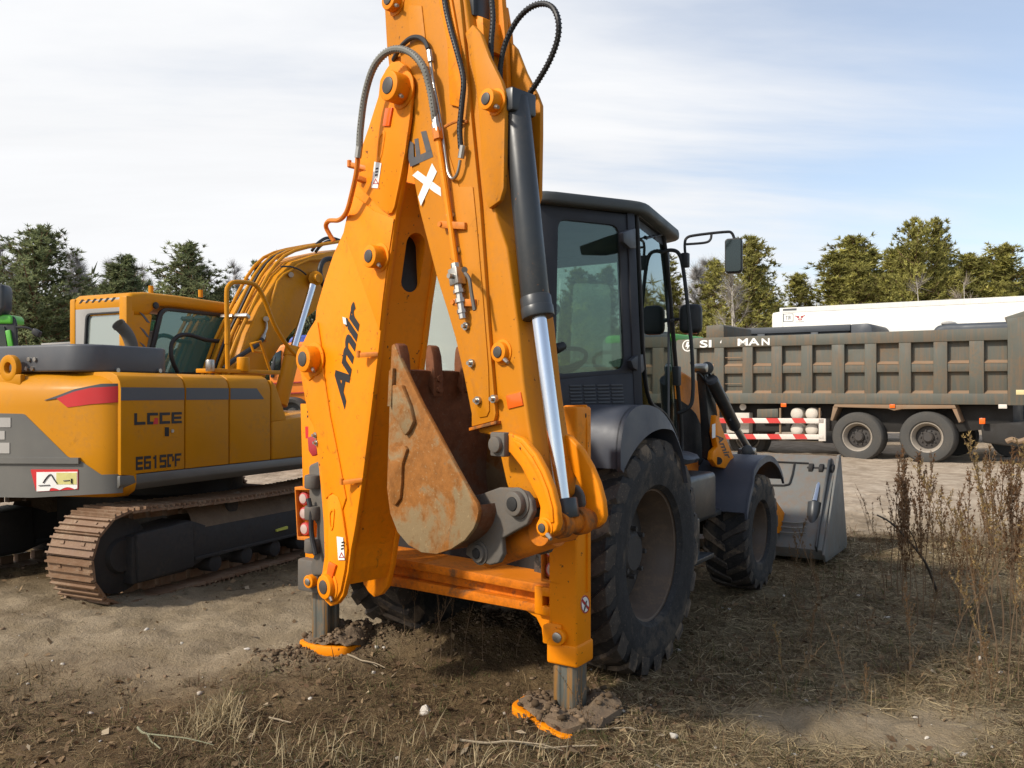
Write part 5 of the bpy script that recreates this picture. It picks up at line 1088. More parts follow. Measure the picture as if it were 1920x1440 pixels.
for (v0, v1) in ((-5.30, -5.78), (-7.30, -7.78)):
    o = track(v0, v1, 4.20, 7.95).build('track', TRACK, ex, flat=True)
    vm = (v0+v1)/2
    fr2 = MB().prism([E(u, v0-.05, z) for u, z in ((4.58, .50), (5.15, .55), (5.35, .48), (7.5, .48), (7.6, .22), (5.35, .20), (5.1, .13), (4.58, .13))], evv*-.34, .02).build('track_frame', UNDER, ex)
    MB().prism([E(u, v0-.02, z) for u, z in ((4.60, .52), (5.16, .55), (5.18, .16), (4.62, .14))], evv*-.05, .02).build('drive_cover', UNDER, fr2)
    m = MB().prism([E(5.2, v0-.035, .205), E(7.5, v0-.035, .225), E(7.5, v0-.035, .25), E(5.2, v0-.035, .235)], evv*-.05, .004); m.build('frame_ledge', UNDER, fr2)
    for k in range(6): p = E(5.45+k*.38, v0-.06, .14); MB().cyl(p, p-evv*.3, .075, seg=18, bevel=.01).build('roller', UNDER, fr2)
    for uu_ in (5.7, 6.9): p = E(uu_, v0-.1, .60); MB().cyl(p, p-evv*.2, .07, seg=16, bevel=.01).build('carrier_roller', UNDER, fr2)
    for uu_ in (4.55, 7.6): p = E(uu_, v0-.16, .355); MB().lathe(p, evv, [(0, .05), (.12, .05), (.14, .02), (.29, .0), (.29, -.1), (0, -.1)], 24).build('track_wheel', UNDER, fr2)
    MB().prism([E(6.2, v0-.03, .30), E(6.35, v0-.03, .305), E(6.35, v0-.03, .33), E(6.2, v0-.03, .32)], evv*-.02).build('yellow_tag', paint('yellow_tag_paint', (.6, .6, .1), .5), fr2)
    rows = []
    for i in range(14):
        u = 5.2+i*.175; rows.append([E(u, v0-.05-j*.06,   .47+(.0 if j in (0, 6) else .17*math.sin(j*.52)*(0.6+0.9*vnoise(i*.8, j*.9)))) for j in range(7)])
    MB().grid(rows).build('caked_mud', SOIL, fr2)
MB().cyl(E(6.15, -6.55, .55), E(6.15, -6.55, .99), .62, seg=40).box(E(6.1, -6.55, .5), eu*.7, evv*.8, zz*.16, .05).build('slew_frame', UNDER, ex)

# ------------------------------------------------------------------ dump truck
DN = (.625, .7806); dn = V((*DN, 0)); da = V((.7806, -.625, 0)); DC = 21.4
def D(px, py, off=0): return on(px, py, DN, DC+off)
dt = thing('dump_truck', Z0(1600, 20.8)+dn*1.2, 'weathered grey dump truck with ribbed bed and red and white side guard', 'dump truck')
body = MB().prism([D(x, y, .14) for x, y in ((1270, 637), (1889, 616), (1889, 758), (1270, 757))], dn*2.3, .02).build('dump_bed', BED, dt)
def rail(pts, off, th, name='bed_rail', mat=BED): return MB().prism([D(x, y, off) for x, y in pts], dn*th, .012).build(name, mat, body)
rail([(1300, 634), (1890, 614), (1890, 637), (1300, 653)], -.02, .2); rail([(1300, 737), (1890, 738), (1890, 759), (1300, 756)], -.02, .2)
def yl(x, ya, yb): return ya+(yb-ya)*(x-1306)/(1889-1306)
for x0, x1 in ((1339, 1357), (1392, 1411), (1446, 1466), (1502, 1523), (1559, 1583), (1621, 1643), (1685, 1708), (1750, 1776), (1817, 1845)):
    rail([(x0, yl(x0, 648, 632)), (x1, yl(x1, 648, 632)), (x1, 740), (x0, 740)], -.005, .16, 'bed_stake')
mr_ = rail([(1306, 687), (1889, 679), (1889, 696), (1306, 701)], .03, .12)
edges = [1306, 1339, 1357, 1392, 1411, 1446, 1466, 1502, 1523, 1559, 1583, 1621, 1643, 1685, 1708, 1750, 1776, 1817, 1845, 1889]
for i in range(0, len(edges), 2):
    x0, x1 = edges[i], edges[i+1]
    for ya, yb in ((yl((x0+x1)/2, 683.5, 675), yl((x0+x1)/2, 688, 680)), (733, 738.5)):
        MB().prism([D(x0, ya, .135), D(x1, ya, .135), D(x1, yb, .02), D(x0, yb, .02)], zz*.01).build('bed_ledge', BEDRUST, body)
for y in (670, 719): rail([(1359, y), (1391, y-.5), (1391, y+1), (1359, y+1.5)], .04, .03, 'ladder_rung', BEDRUST)
rail([(1268, 638), (1306, 636), (1306, 757), (1268, 757)], .02, .2, 'headboard')
rail([(1324, 611), (1352, 608), (1357, 611), (1357, 632), (1324, 634)], .2, 1.9, 'headboard_canopy', BED)
rail([(1887, 598), (1930, 592), (1930, 760), (1889, 760), (1889, 614)], -.03, .24, 'tail_post'); rail([(1883, 595), (1930, 580), (1930, 606), (1887, 606)], .3, 1.6, 'tail_gate_top')
rail([(1905, 731), (1930, 731), (1930, 740), (1905, 740)], -.034, .004, 'yellow_tag', paint('tag_cream', (.6, .5, .25), .5))
# writing
o_ = D(1288, 648, -.024)
cir = [(math.cos(2*math.pi*k/28), math.sin(2*math.pi*k/28)) for k in range(28)]
MB().ring([o_+da*.165*x+zz*.165*y+dn*.04 for x, y in cir], [o_+da*.135*x+zz*.135*y+dn*.04 for x, y in cir], dn*.005).prism([o_+dn*.04+da*x+zz*y for x, y in ((-.02, .11), (.05, .11), (.02, .02), (.08, .02), (-.03, -.12), (-.01, -.03), (-.07, -.03))], dn*.005).build('emblem', WHITE, body)
for tx, x0, y0, x1, y1 in (('SI', 1312, 652, 1334, 638), ('MA', 1383, 648.5, 1424, 635), ('N', 1428, 647.5, 1443, 634.5)):
    a = D(x0, y0, -.026); lettering(tx, a, D(x1, y0-(x1-x0)*.033, -.026)-a, zz*((y0-y1)/F*(a.y)), WHITE, body, bold=.025)
MB().prism([D(x, y, -.026) for x, y in ((1350, 642), (1353, 637), (1352, 644))], dn*.003).build('letter_scrap', WHITE, body)
# chassis
ch = MB().prism([D(x, y, .45) for x, y in ((1260, 757), (1900, 760), (1900, 800), (1780, 812), (1560, 808), (1260, 815))], dn*1.5, .02).build('chassis', TRUCKBLACK, dt)
MB().prism([D(x, y, .0) for x, y in ((1565, 757), (1790, 759), (1793, 766), (1690, 767), (1676, 770), (1664, 766), (1562, 763))], dn*.5, .01).build('subframe', BEDRUST, ch)
for q in ([(1562, 762), (1571, 764), (1561, 789), (1557, 788)], [(1784, 764), (1792, 763), (1802, 790), (1798, 793)]): MB().prism([D(x, y, .02) for x, y in q], dn*.5, .005).build('mudguard_stay', BEDRUST, ch)
def twheel(px, py, r, off, par, name='wheel'):
    c = D(px, py, off+.16); d = -dn
    wh = MB().lathe(c, d, [(0, .03), (.09, .03), (.12, -.0), (.13, -.06), (.25, -.08), (.27, -.02), (.28, -.1), (0, -.1)], 32)
    x = da; y = zz
    for k in range(10): a = 2*math.pi*k/10; p = c+(x*math.cos(a)+y*math.sin(a))*.175; wh.cyl(p+d*-.08, p+d*-.03, .02, seg=6)
    w_ = wh.build(name, HUBD, par)
    MB().lathe(c, d, [(.26, -.10), (.275, -.02), (.30, .06), (.335, .125), (.355, .13), (.365, .10), (.36, -.2)], 40).build('rim', RIMG, w_)
    MB().lathe(c, d, [(.35, .11), (.39, .15), (r*.82, .165), (r*.93, .15), (r*.985, .11), (r, .05), (r, -.18), (r*.95, -.22), (.35, -.2)], 48).build('tyre', TYREG, w_)
for px, py in ((1610, 819), (1740, 820)):
    twheel(px, py, .615, .0, dt); twheel(px+6, py, .615, 1.9, dt)
twheel(1405, 820, .58, 1.2, dt); 
c = D(1385, 822, .4)
for i, (x, y) in enumerate(((1493, 776), (1521, 776), (1493, 805), (1521, 805))):
    p = D(x, y, .12); MB().lathe(p, -dn, [(0, .02), (.07, .017), (.125, .0), (.158, -.03), (.165, -.07), (.165, -.6), (0, -.62)], 28).build('air_tank', TANK, dt)
MB().prism([D(x, y, .15) for x, y in ((1419, 767), (1459, 766), (1459, 783), (1419, 783))], dn*.4, .02).build('battery_box', BED, dt)
MB().prism([D(x, y, .2) for x, y in ((1360, 774), (1405, 774), (1404, 812), (1362, 812))], dn*.4, .02).cyl(D(1393, 763, .2), D(1393, 763, .6), .09, seg=14).build('fuel_tank', TANK, dt)
g = MB(); stripes_r = MB(); gd = None
for yt, yb in ((783.5, 793), (813.5, 823)):
    g.prism([D(1340, yt, -.02), D(1545, yt+1, -.02), D(1545, yb+1, -.02), D(1340, yb, -.02)], dn*.05, .004)
g.prism([D(1535, 785, -.02), D(1548, 785, -.02), D(1548, 827, -.02), D(1535, 827, -.02)], dn*.05, .004)
gd = g.build('side_guard', GUARDW, dt)
for yt, yb, ph in ((783.5, 793, 0), (813.5, 823, 2)):
    for k in range(4):
        x0 = 1344+k*48+ph-4; pts = [(x0, yt+.3), (x0+22, yt+.4), (x0+28, yb+.4), (x0+6, yb+.3)]
        stripes = MB().prism([D(x, y, -.024) for x, y in pts], dn*.003).build('red_stripe', GUARDR, gd)
for x in (1345, 1461, 1535): MB().prism([D(x, 765, .04), D(x+3, 765, .04), D(x+3, 826, .04), D(x, 826, .04)], dn*.05).build('guard_stay', BEDRUST, gd)
for x, y in ((1469, 759), (1673, 761)): MB().prism([D(x-5, y-3, -.03), D(x+5, y-3, -.03), D(x+5, y+4, -.03), D(x-5, y+4, -.03)], dn*.03, .004).build('side_marker', REFLECT, body)
MB().prism([D(x, y, -.02) for x, y in ((1872, 758), (1888, 758), (1888, 766), (1872, 766))], dn*.03, .004).build('side_marker', GUARDW, body)
MB().prism([D(x, y, .1) for x, y in ((1836, 784), (1847, 784), (1847, 795), (1836, 795))], dn*.08, .006).build('rear_lamp', REFLECT, dt)
MB().prism([D(x, y, .3) for x, y in ((1838, 795), (1930, 790), (1930, 842), (1842, 830))], dn*1.5, .05).build('rear_axle_guard', TRUCKBLACK, dt)
MB().tube([D(x, y, .0) for x, y in ((1887, 828), (1898, 824), (1910, 828), (1930, 822))], .06, 8, 4).build('tow_bar', BEDRUST, dt)
# cab of the truck, mostly behind the loader
MB().prism([D(x, y, .3) for x, y in ((1128, 640), (1140, 630), (1262, 626), (1264, 800), (1128, 805))], dn*2.0, .08, 3).build('cab', SEAT, dt)
MB().prism([D(x, y, .28) for x, y in ((1134, 634), (1140, 629), (1262, 625), (1264, 640), (1134, 645))], dn*2.0, .05, 3).build('cab_roof', GREEN, dt)

# ------------------------------------------------------------------ other vehicles behind
BN = (.625, .7806)
def B(px, py, c): return on(px, py, BN, c)
d2 = thing('dump_truck', Z0(1480, 29)+dn, 'dark blue-grey dump truck bed just visible over the nearer grey truck', 'dump truck')
o = MB().prism([B(x, y, 27.2) for x, y in ((1358, 618), (1592, 609), (1592, 632), (1592, 800), (1358, 800))], dn*2.3, .03).build('dump_bed', BEDDARK, d2)
MB().prism([B(x, y, 27.1) for x, y in ((1358, 617), (1594, 608), (1594, 620), (1358, 628))], dn*.15, .01).build('bed_rail', BEDDARK, o)
for x0 in (1420, 1520): MB().prism([B(x, y, 27.12) for x, y in ((x0, 622), (x0+14, 622), (x0+14, 760), (x0, 760))], dn*.1, .01).build('bed_stake', BEDDARK, o)
MB().prism([B(x, y, 27.05) for x, y in ((1595, 608), (1628, 606), (1635, 612), (1637, 640), (1595, 640))], dn*2.3, .04).build('headboard', BEDDARK, d2)
for x in (1420, 1560):
    p = B(x, 800, 27.2); p.z = .5; MB().lathe(p, -dn, [(0, .0), (.3, .0), (.5, .03), (.55, -.05), (.55, -.3), (0, -.3)], 24).build('wheel', TYREG, d2)
tr = thing('refrigerated_trailer', Z0(1700, 31), 'long white refrigerated trailer standing behind the grey dump trucks', 'trailer')
TA, TB = atd(1463, 578, 29.0), atd(2100, 549, 24.2); tn_ = V((TB.y-TA.y, TA.x-TB.x, 0)).normalized(); tn_ = tn_ if tn_.y > 0 else -tn_; ta = (TB-TA); ta.z = 0; ta.normalize()
TB.z = TA.z; lenT = (TB-TA).dot(ta)
def T(s, z, o=0): p = TA+ta*s+tn_*o; p.z = z; return p
tb = MB().prism([T(0, TA.z), T(13.4, TA.z), T(13.4, 1.2), T(0, 1.2)], tn_*2.5, .03).build('trailer_box', TRAILER, tr)
MB().prism([T(-.02, TA.z+.01, -.012), T(13.42, TA.z+.01, -.012), T(13.42, TA.z-.16, -.012), T(-.02, TA.z-.16, -.012)], tn_*.05).build('roof_rail', TRAILER, tb)
MB().prism([T(-.02, TA.z, -.02), T(.10, TA.z, -.02), T(.10, 1.2, -.02), T(-.02, 1.2, -.02)], tn_*.1, .02).build('corner_post', TRAILER, tb)
MB().prism([T(-.36, TA.z-.12, .3), T(-.03, TA.z-.08, .3), T(-.03, TA.z-1.9, .3), T(-.36, TA.z-1.8, .3)], tn_*1.9, .08, 3).build('refrigeration_unit', TRAILER, tr)
MB().prism([T(.3, 1.2, .2), T(13, 1.2, .2), T(13, .95, .2), T(.3, .95, .2)], tn_*2.0).build('trailer_frame', TRUCKBLACK, tr)
for s in (8.3, 9.6, 10.9): MB().lathe(T(s, .52, .15), -tn_, [(0, -.05), (.25, .0), (.3, .05), (.5, .05), (.52, -.02), (.52, -.3), (0, -.3)], 28).build('wheel', TYREG, tr)
e0 = T(.66, TA.z-.36, -.003); K_ = .42; m = MB()
for sx in (1, -1):
    m.prism([e0+ta*sx*x*K_+zz*y*K_*1.3 for x, y in ((.05, .10), (.42, .16), (.36, .08), (.22, .06), (.26, .0), (.12, -.02), (.05, .02))], tn_*.002); m.prism([e0+ta*sx*x*K_+zz*y*K_*1.3 for x, y in ((.03, -.02), (.12, -.06), (.2, -.05), (.06, -.2), (.03, -.14))], tn_*.002)
m.build('emblem', REDPLATE, tb)
m = MB()
for k in range(8): m.prism([e0+(ta*(-.34+k*.085+x)+zz*(-.36+y))*K_ for x, y in ((0, 0), (.055, 0), (.055, .06), (0, .06))], tn_*.002)
m.build('small_print', STRIPE, tb)
q0 = T(.10, TA.z-.48, -.003); MB().ring([q0+ta*x+zz*y for x, y in ((0, 0), (.34, 0), (.34, .28), (0, .28))], [q0+ta*x+zz*y for x, y in ((.02, .02), (.32, .02), (.32, .26), (.02, .26))], tn_*.002).build('plate_border', STRIPE, tb)
lettering('TIR', q0+ta*.07+zz*.07, ta*.20, zz*.14, STRIPE, tb, bold=.01)
MB().prism([T(.08, TA.z-.03, -.014), T(.55, TA.z-.03, -.014), T(.55, TA.z-.10, -.014), T(.08, TA.z-.10, -.014)], tn_*.002).build('name_strip', STRIPE, tb)
# dark truck cab whose roof shows over the bed
tc_ = thing('truck', B(1800, 738, 24.2)*1.0-zz*1.6, 'dark truck cab with a roof lamp, only its roof showing above the grey bed', 'truck')
prof = [(1748, 616), (1758, 610), (1775, 606.5), (1800, 606), (1930, 601), (1930, 800), (1745, 800)]
cb = MB().prism([B(x, y, 24.2) for x, y in prof], dn*2.1, .12, 4).build('cab', BEDDARK, tc_, ang=50)
p = B(1779, 607, 24.4); MB().ball(p, .13, 2, (1.6, 1, .5)).build('roof_lamp', EXLIGHT, cb)
for x in (1790, 1900): q = B(x, 800, 24.2); q.z = .5; MB().lathe(q, -dn, [(0, .02), (.3, .02), (.5, .05), (.52, -.02), (.52, -.3), (0, -.3)], 24).build('wheel', TYREG, tc_)
# green truck at the left edge
gt_ = thing('truck', Z0(10, 15.0), 'bright green truck cab with black window frame at the left edge of the yard', 'truck')
def G(x, y, d=15.0): return atd(x, y, d)
gb_ = MB().prism([G(x, y) for x, y in ((-160, 588), (20, 590), (30, 594), (33, 610), (35, 668), (40, 700), (40, 850), (-160, 850))], V((-1.35, 2.2, 0)), .06, 3).build('cab', BLACK, gt_)
MB().prism([G(x, y, 14.97) for x, y in ((-160, 586), (18, 590), (22, 596), (22, 607), (-160, 606))], V((0, .4, 0)), .03, 3).build('roof_visor', GREEN, gb_)
MB().prism([G(x, y, 14.98) for x, y in ((-120, 612), (8, 612), (14, 660), (-120, 660))], V((0, .02, 0))).build('windscreen', GLASS_DARK, gb_)
MB().prism([G(x, y, 14.96) for x, y in ((9, 620), (18, 618), (24, 655), (16, 660))], V((0, .05, 0)), .01).build('pillar_panel', GREEN, gb_)
MB().prism([G(x, y, 14.95) for x, y in ((-160, 665), (36, 668), (38, 760), (-160, 760))], V((0, .1, 0)), .03).build('front_panel', GREEN, gb_)
MB().tube([G(30, 614), G(48, 614), G(58, 617), G(62, 620)], .02, 6, 3).box(G(69, 624), V((.06, 0, -.035)), V((0, .05, 0)), V((.02, 0, .05)), .015).build('mirror', BLACK, gb_)
MB().prism([G(x, y, 14.9) for x, y in ((-30, 532), (4, 532), (7, 545), (6, 578), (-2, 592), (-30, 592))], V((0, .3, 0)), .05, 3).build('exhaust_stack', BARREL, gt_)
for x in (-120, 10): q = G(x, 800); q.z = .5; MB().lathe(q+V((0, .2, 0)), V((0, -1, 0)), [(0, .02), (.3, .02), (.5, .05), (.52, -.02), (.52, -.3), (0, -.3)], 24).build('wheel', TYREG, gt_)
# silver box body behind the excavator cab
sb = thing('box_truck', Z0(112, 21), 'low silver-grey truck box between the green truck and the yellow cab', 'truck')
s0 = MB().prism([atd(x, y, 21) for x, y in ((78, 645), (152, 640), (260, 634), (260, 800), (78, 800))], V((-.5, 4, 0)), .04).build('load_box', SILVER, sb)
MB().prism([atd(x, y, 20.97) for x, y in ((77, 644), (152, 639.5), (152, 645), (77, 650))], V((0, .05, 0)), .008).build('top_rail', EXLIGHT, s0)
MB().prism([atd(x, y, 20.98) for x, y in ((84, 655), (146, 651), (146, 690), (84, 690))], V((0, .03, 0)), .004).build('box_panel', SILVER, s0)
q = atd(120, 800, 21); q.z = .45; MB().lathe(q, V((0, -1, 0)), [(0, .1), (.4, .1), (.45, -.02), (.45, -.3), (0, -.3)], 24).build('wheel', TYREG, sb)
# orange truck between the two booms
ot = thing('truck', Z0(545, 16.5), 'orange truck cab seen between the excavator boom and the loader boom', 'truck')
def O(x, y, d=16.5): return atd(x, y, d)
oc = MB().prism([O(x, y) for x, y in ((516, 660), (522, 647), (545, 641), (720, 638), (720, 790), (560, 790), (556, 758), (548, 748), (536, 748), (530, 765), (505, 772), (504, 700))], V((.4, 2.2, 0)), .06, 3).build('cab', TORANGE, ot)
MB().prism([O(x, y, 16.47) for x, y in ((512, 664), (527, 656), (526, 694), (508, 697))], V((0, .03, 0)), .01).build('windscreen', GLASS_DARK, oc)
MB().prism([O(x, y, 16.46) for x, y in ((506, 690), (514, 668), (517, 668), (513, 708), (507, 708))], V((0, .06, 0)), .01).build('mirror', BLACK, oc)
MB().prism([O(x, y, 16.46) for x, y in ((505, 718), (570, 715), (570, 717), (505, 720))], V((0, .05, 0))).prism([O(x, y, 16.46) for x, y in ((505, 738), (570, 735), (570, 737), (505, 740))], V((0, .05, 0))).build('panel_gap', REDPLATE, oc)
q = O(549, 775, 16.4); MB().lathe(q, V((-.1, -1, 0)), [(0, .05), (.1, .05), (.13, .0), (.2, .0), (.22, .1), (.28, .13), (.32, .05), (.32, -.3), (0, -.3)], 30).build('wheel', TYREG, ot)
bt = thing('truck', Z0(590, 24), 'blue truck whose roof shows just above the orange cab', 'truck')
b0 = MB().prism([atd(x, y, 22) for x, y in ((540, 640), (545, 632), (560, 628), (720, 626), (720, 800), (540, 800))], V((0, 2.2, 0)), .08, 3).build('cab', BLUE, bt)
MB().prism([atd(x, y, 21.97) for x, y in ((548, 655), (640, 652), (640, 690), (548, 690))], V((0, .03, 0)), .01).build('windscreen', GLASS_DARK, b0)
# ------------------------------------------------------------------ trees
def tufts(P, D, n, ln, wd, r_, spread=0.9, face=None):
    """needle tufts at points P (k,3) with main directions D: n thin blades each -> verts, faces, owner index"""
    k = len(P); P = np.repeat(P, n, 0); D = np.repeat(D, n, 0)
    d = D+r_.normal(0, spread, (k*n, 3)); d /= np.linalg.norm(d, axis=1)[:, None]
    q = r_.normal(0, 1, (k*n, 3)) if face is None else np.repeat(face, n, 0)+r_.normal(0, .45, (k*n, 3))
    s = np.cross(d, q); s /= np.linalg.norm(s, axis=1)[:, None]+1e-9
    L = ln*r_.uniform(.6, 1.25, (k*n, 1)); W_ = wd*r_.uniform(.6, 1.4, (k*n, 1))
    b = P+d*L*.05
    v = np.stack([b-s*W_, b+s*W_, P+d*L], 1).reshape(-1, 3); f = np.arange(k*n*3).reshape(-1, 3)
    return v, f, np.repeat(np.arange(k), n)
def pine_meshes(seed, h, wide, dark, bare=0.12):
    r_ = np.random.default_rng(seed); P, Dd, T = [], [], []; tr = MB()
    lean = r_.normal(0, .02, 2); kx = r_.normal(0, .25, 2)
    def tp(z): t = z/h; return np.array([lean[0]*z+kx[0]*math.sin(t*3), lean[1]*z+kx[1]*math.sin(t*2.5), z])
    tr.tube([V(tp(h*t)) for t in (0, .2, .4, .6, .8, 1.0)], (0.017*h, 0.02), 7, 3)
    z = h*bare
    while z < h*.985:
        t = (z-h*bare)/(h*(1-bare)); env = wide*((1-t)**.60*.95+.02)*r_.uniform(.75, 1.2)*(0.7+0.3*min(1, t*5))
        nb = r_.integers(4, 7); ph = r_.uniform(0, 6.3)
        for k in range(nb):
            a = ph+k*2*math.pi/nb+r_.normal(0, .3); L = env*r_.uniform(.5, 1.3)
            if r_.random() < .12: L *= .4
            up = 0.12+0.75*t+r_.normal(0, .12); d = np.array([math.cos(a), math.sin(a), up]); d /= np.linalg.norm(d)
            b0 = tp(z); b1 = b0+d*L*.6; b2 = b0+d*L+np.array([0, 0, L*.16])
            if L > .5: tr.tube([V(b0), V(b1), V(b2)], (0.012+0.012*L, .006), 4, 2)
            nt = max(5, int(L*12)); shade = r_.uniform(.55, 1.25)
            for j in range(nt):
                q = .28+.72*(j+r_.random())/nt; p = b0+(b2-b0)*q+np.array([0, 0, -.10*math.sin(q*3.1)*L])
                side = r_.normal(0, .24*L*(1.15-q)+.10, 3); side[2] *= .45; p = p+side
                P.append(p); Dd.append(d*.55+side*.5+np.array([0, 0, .55])); T.append(shade*r_.uniform(.75, 1.25))
        z += h*.030*r_.uniform(.75, 1.25)
    for z in np.linspace(h*.80, h*1.0, 46): P.append(tp(z)+r_.normal(0, .05*(1.15-z/h)*5, 3)*np.array([1, 1, .3])); Dd.append(np.array([0, 0, 1.0])); T.append(r_.uniform(.7, 1.2))
    P = np.array(P); Dd = np.array(Dd); T = np.array(T)
    out = P-np.array([tp(z) for z in P[:, 2]]); out /= np.linalg.norm(out, axis=1)[:, None]+.05; out[:, 2] += .5
    v, f, ow = tufts(P, Dd, 13, .24, .032, r_, 1.0, out)
    base = np.array([.115, .135, .060]) if dark else np.array([.185, .178, .046])
    tip = np.array([.175, .190, .088]) if dark else np.array([.29, .262, .075])
    m = r_.random(len(ow))[:, None]; col = (base*(1-m)+tip*m)*T[ow][:, None]
    col = col*1.45; brown = (r_.random(len(ow)) < .05)[:, None]; col = np.where(brown, np.array([.12, .075, .04]), col)
    col = np.repeat(np.concatenate([col, np.ones((len(ow), 1))], 1), 3, 0)
    return tr, v, f, col
def copy_thing(root, loc, rz, sc, label, group):
    c = root.copy(); C.objects.link(c); c.location = loc; c.rotation_euler = (0, 0, rz); c.scale = sc; c['label'] = label; c['group'] = group
    for ch in list(root.children):
        k = ch.copy(); C.objects.link(k); k.parent = c
    return c
PROTO = {}
def proto_pine(key, seed, h, wide, dark, bare):
    t = thing('pine_tree', (0, 0, 0), 'pine', 'tree'); tr, v, f, col = pine_meshes(seed, h, wide, dark, bare)
    tr.build('trunk', BARK, t); raw_mesh('crown', v, f, NEEDLE, t, cols=col); PROTO[key] = (t, h); t['used'] = 0
proto_pine('d1', 11, 10, 2.6, True, .06); proto_pine('d2', 12, 10, 1.9, True, .05); proto_pine('d3', 17, 10, 3.1, True, .08)
proto_pine('o1', 13, 10, 2.1, False, .10); proto_pine('o2', 14, 10, 1.7, False, .06); proto_pine('o3', 15, 10, 2.5, False, .16)
PINES = [('d3', 75, 428, 44, 1.45, 'tall broad dark pine, the highest at the left, behind the excavator'),
 ('d1', -20, 500, 46, 1.5, 'dark pine cut by the left edge, behind the green truck'),
 ('d2', 150, 560, 52, 1.8, 'short dark pine filling the gap right of the tallest left pine'),
 ('d2', 205, 495, 51, 1.9, 'dark pine with a twin top, left one above the yellow cab roof'),
 ('d2', 249, 484, 52, 1.3, 'slim pointed dark pine behind the yellow cab roof'),
 ('d1', 345, 455, 47, 1.45, 'dark cone-shaped pine standing over the excavator cab'),
 ('d1', 412, 535, 52, 1.4, 'small dark pine right of the cone-shaped pine, behind the excavator boom'),
 ('d2', 487, 492, 58, .8, 'pine tip showing above the excavator boom pipes'),
 ('d2', 535, 475, 62, .8, 'faint pine tip behind the top of the excavator boom'),
 ('d1', 30, 560, 50, 1.1, 'dark pine behind the tallest left pine, above the green truck mirror'),
 ('d1', 300, 570, 54, 1.7, 'low dark pine between the two groups behind the yellow cab'),
 ('o2', 1268, 470, 50, 1.4, 'olive pine half hidden by the loader grab bar'),
 ('o3', 1392, 448, 45, 1.2, 'tall olive pine behind the loader mirror, bare trunk below'),
 ('o1', 1352, 486, 51, 1.3, 'olive pine left of the mirror, behind the white birch stems'),
 ('d2', 1432, 500, 50, 1.6, 'dark green pine on the right side of the mirror pine'),
 ('o1', 1486, 518, 55, 1.4, 'small olive pine in the dip between the two right groups'),
 ('o1', 1455, 570, 52, 1.1, 'low olive pine left of the trailer refrigeration unit'),
 ('o2', 1571, 466, 51, 1.75, 'pointed olive pine, leftmost of the right pine group'),
 ('o1', 1640, 442, 55, 1.8, 'olive pine with a narrow top, second from the left in the right group'),
 ('o1', 1600, 500, 50, 1.4, 'lower olive pine in front of the pointed one above the trailer emblem'),
 ('o1', 1700, 462, 52, 1.5, 'bushy olive pine left of the highest pair'),
 ('o3', 1722, 414, 50, .85, 'highest olive pine of the right group, left of its pair'),
 ('o3', 1752, 412, 51, .85, 'highest olive pine of the right group, right of its pair'),
 ('o1', 1680, 515, 48, 1.1, 'low wide olive pine over the middle of the white trailer'),
 ('o2', 1790, 455, 55, 1.6, 'olive pine right of the highest pair'),
 ('o1', 1842, 465, 53, 1.7, 'ragged olive pine with a thin top, near the right edge'),
 ('o2', 1890, 482, 55, 1.8, 'olive pine with two thin tips near the right edge'),
 ('o1', 1775, 515, 49, 1.1, 'low olive pine above the right half of the trailer'),
 ('o1', 1860, 530, 50, 1.0, 'low olive pine above the tail of the grey dump bed'),
 ('d1', 1930, 505, 54, 1.0, 'dark pine cut by the right edge'),
 ('o1', 1062, 505, 50, 1.2, 'pine seen through the left half of the loader cab window'), ('d1', 1112, 520, 52, 1.3, 'pine seen through the middle of the loader cab window'),
 ('o2', 1165, 500, 54, 1.3, 'pine behind the loader cab corner post'), ('d2', 1222, 540, 50, 1.2, 'dark pine seen low through the loader cab door glass'),
 ('o1', 1818, 472, 51, 1.8, 'rounded olive pine just right of the birch whip, over the trailer'), ('o2', 1868, 480, 58, 1.8, 'olive pine in the gap before the two thin tips, near the right edge'), ('o1', 1735, 462, 58, 2.0, 'broad olive pine filling in behind the highest pair'), ('o2', 1665, 470, 58, 1.9, 'olive pine behind the narrow-topped one in the right group'),
 ('o2', 1545, 520, 58, 1.3, 'faint olive pine left of the pointed one, over the refrigeration unit'), ('o1', 1820, 505, 58, 1.5, 'olive pine behind the leaning birch whip')]
PG = 'pines along the edge of the yard'
for i, (key, px, ytop, d, ws, lab) in enumerate(PINES):
    t, h0 = PROTO[key]; hh = EYE+(HY-ytop)/F*d; s = hh/h0; loc = Z0(px, d); rz = random.uniform(0, 6.28)
    if t['used'] == 0:
        t.location = loc; t.rotation_euler = (0, 0, rz); t.scale = (s*ws, s*ws, s); t['label'] = lab; t['group'] = PG; t['used'] = 1
    else: copy_thing(t, loc, rz, (s*ws, s*ws, s), lab, PG)
for t, h in PROTO.values():
    if 'used' in t: del t['used']
for o in list(bpy.data.objects):
    if 'used' in o: del o['used']
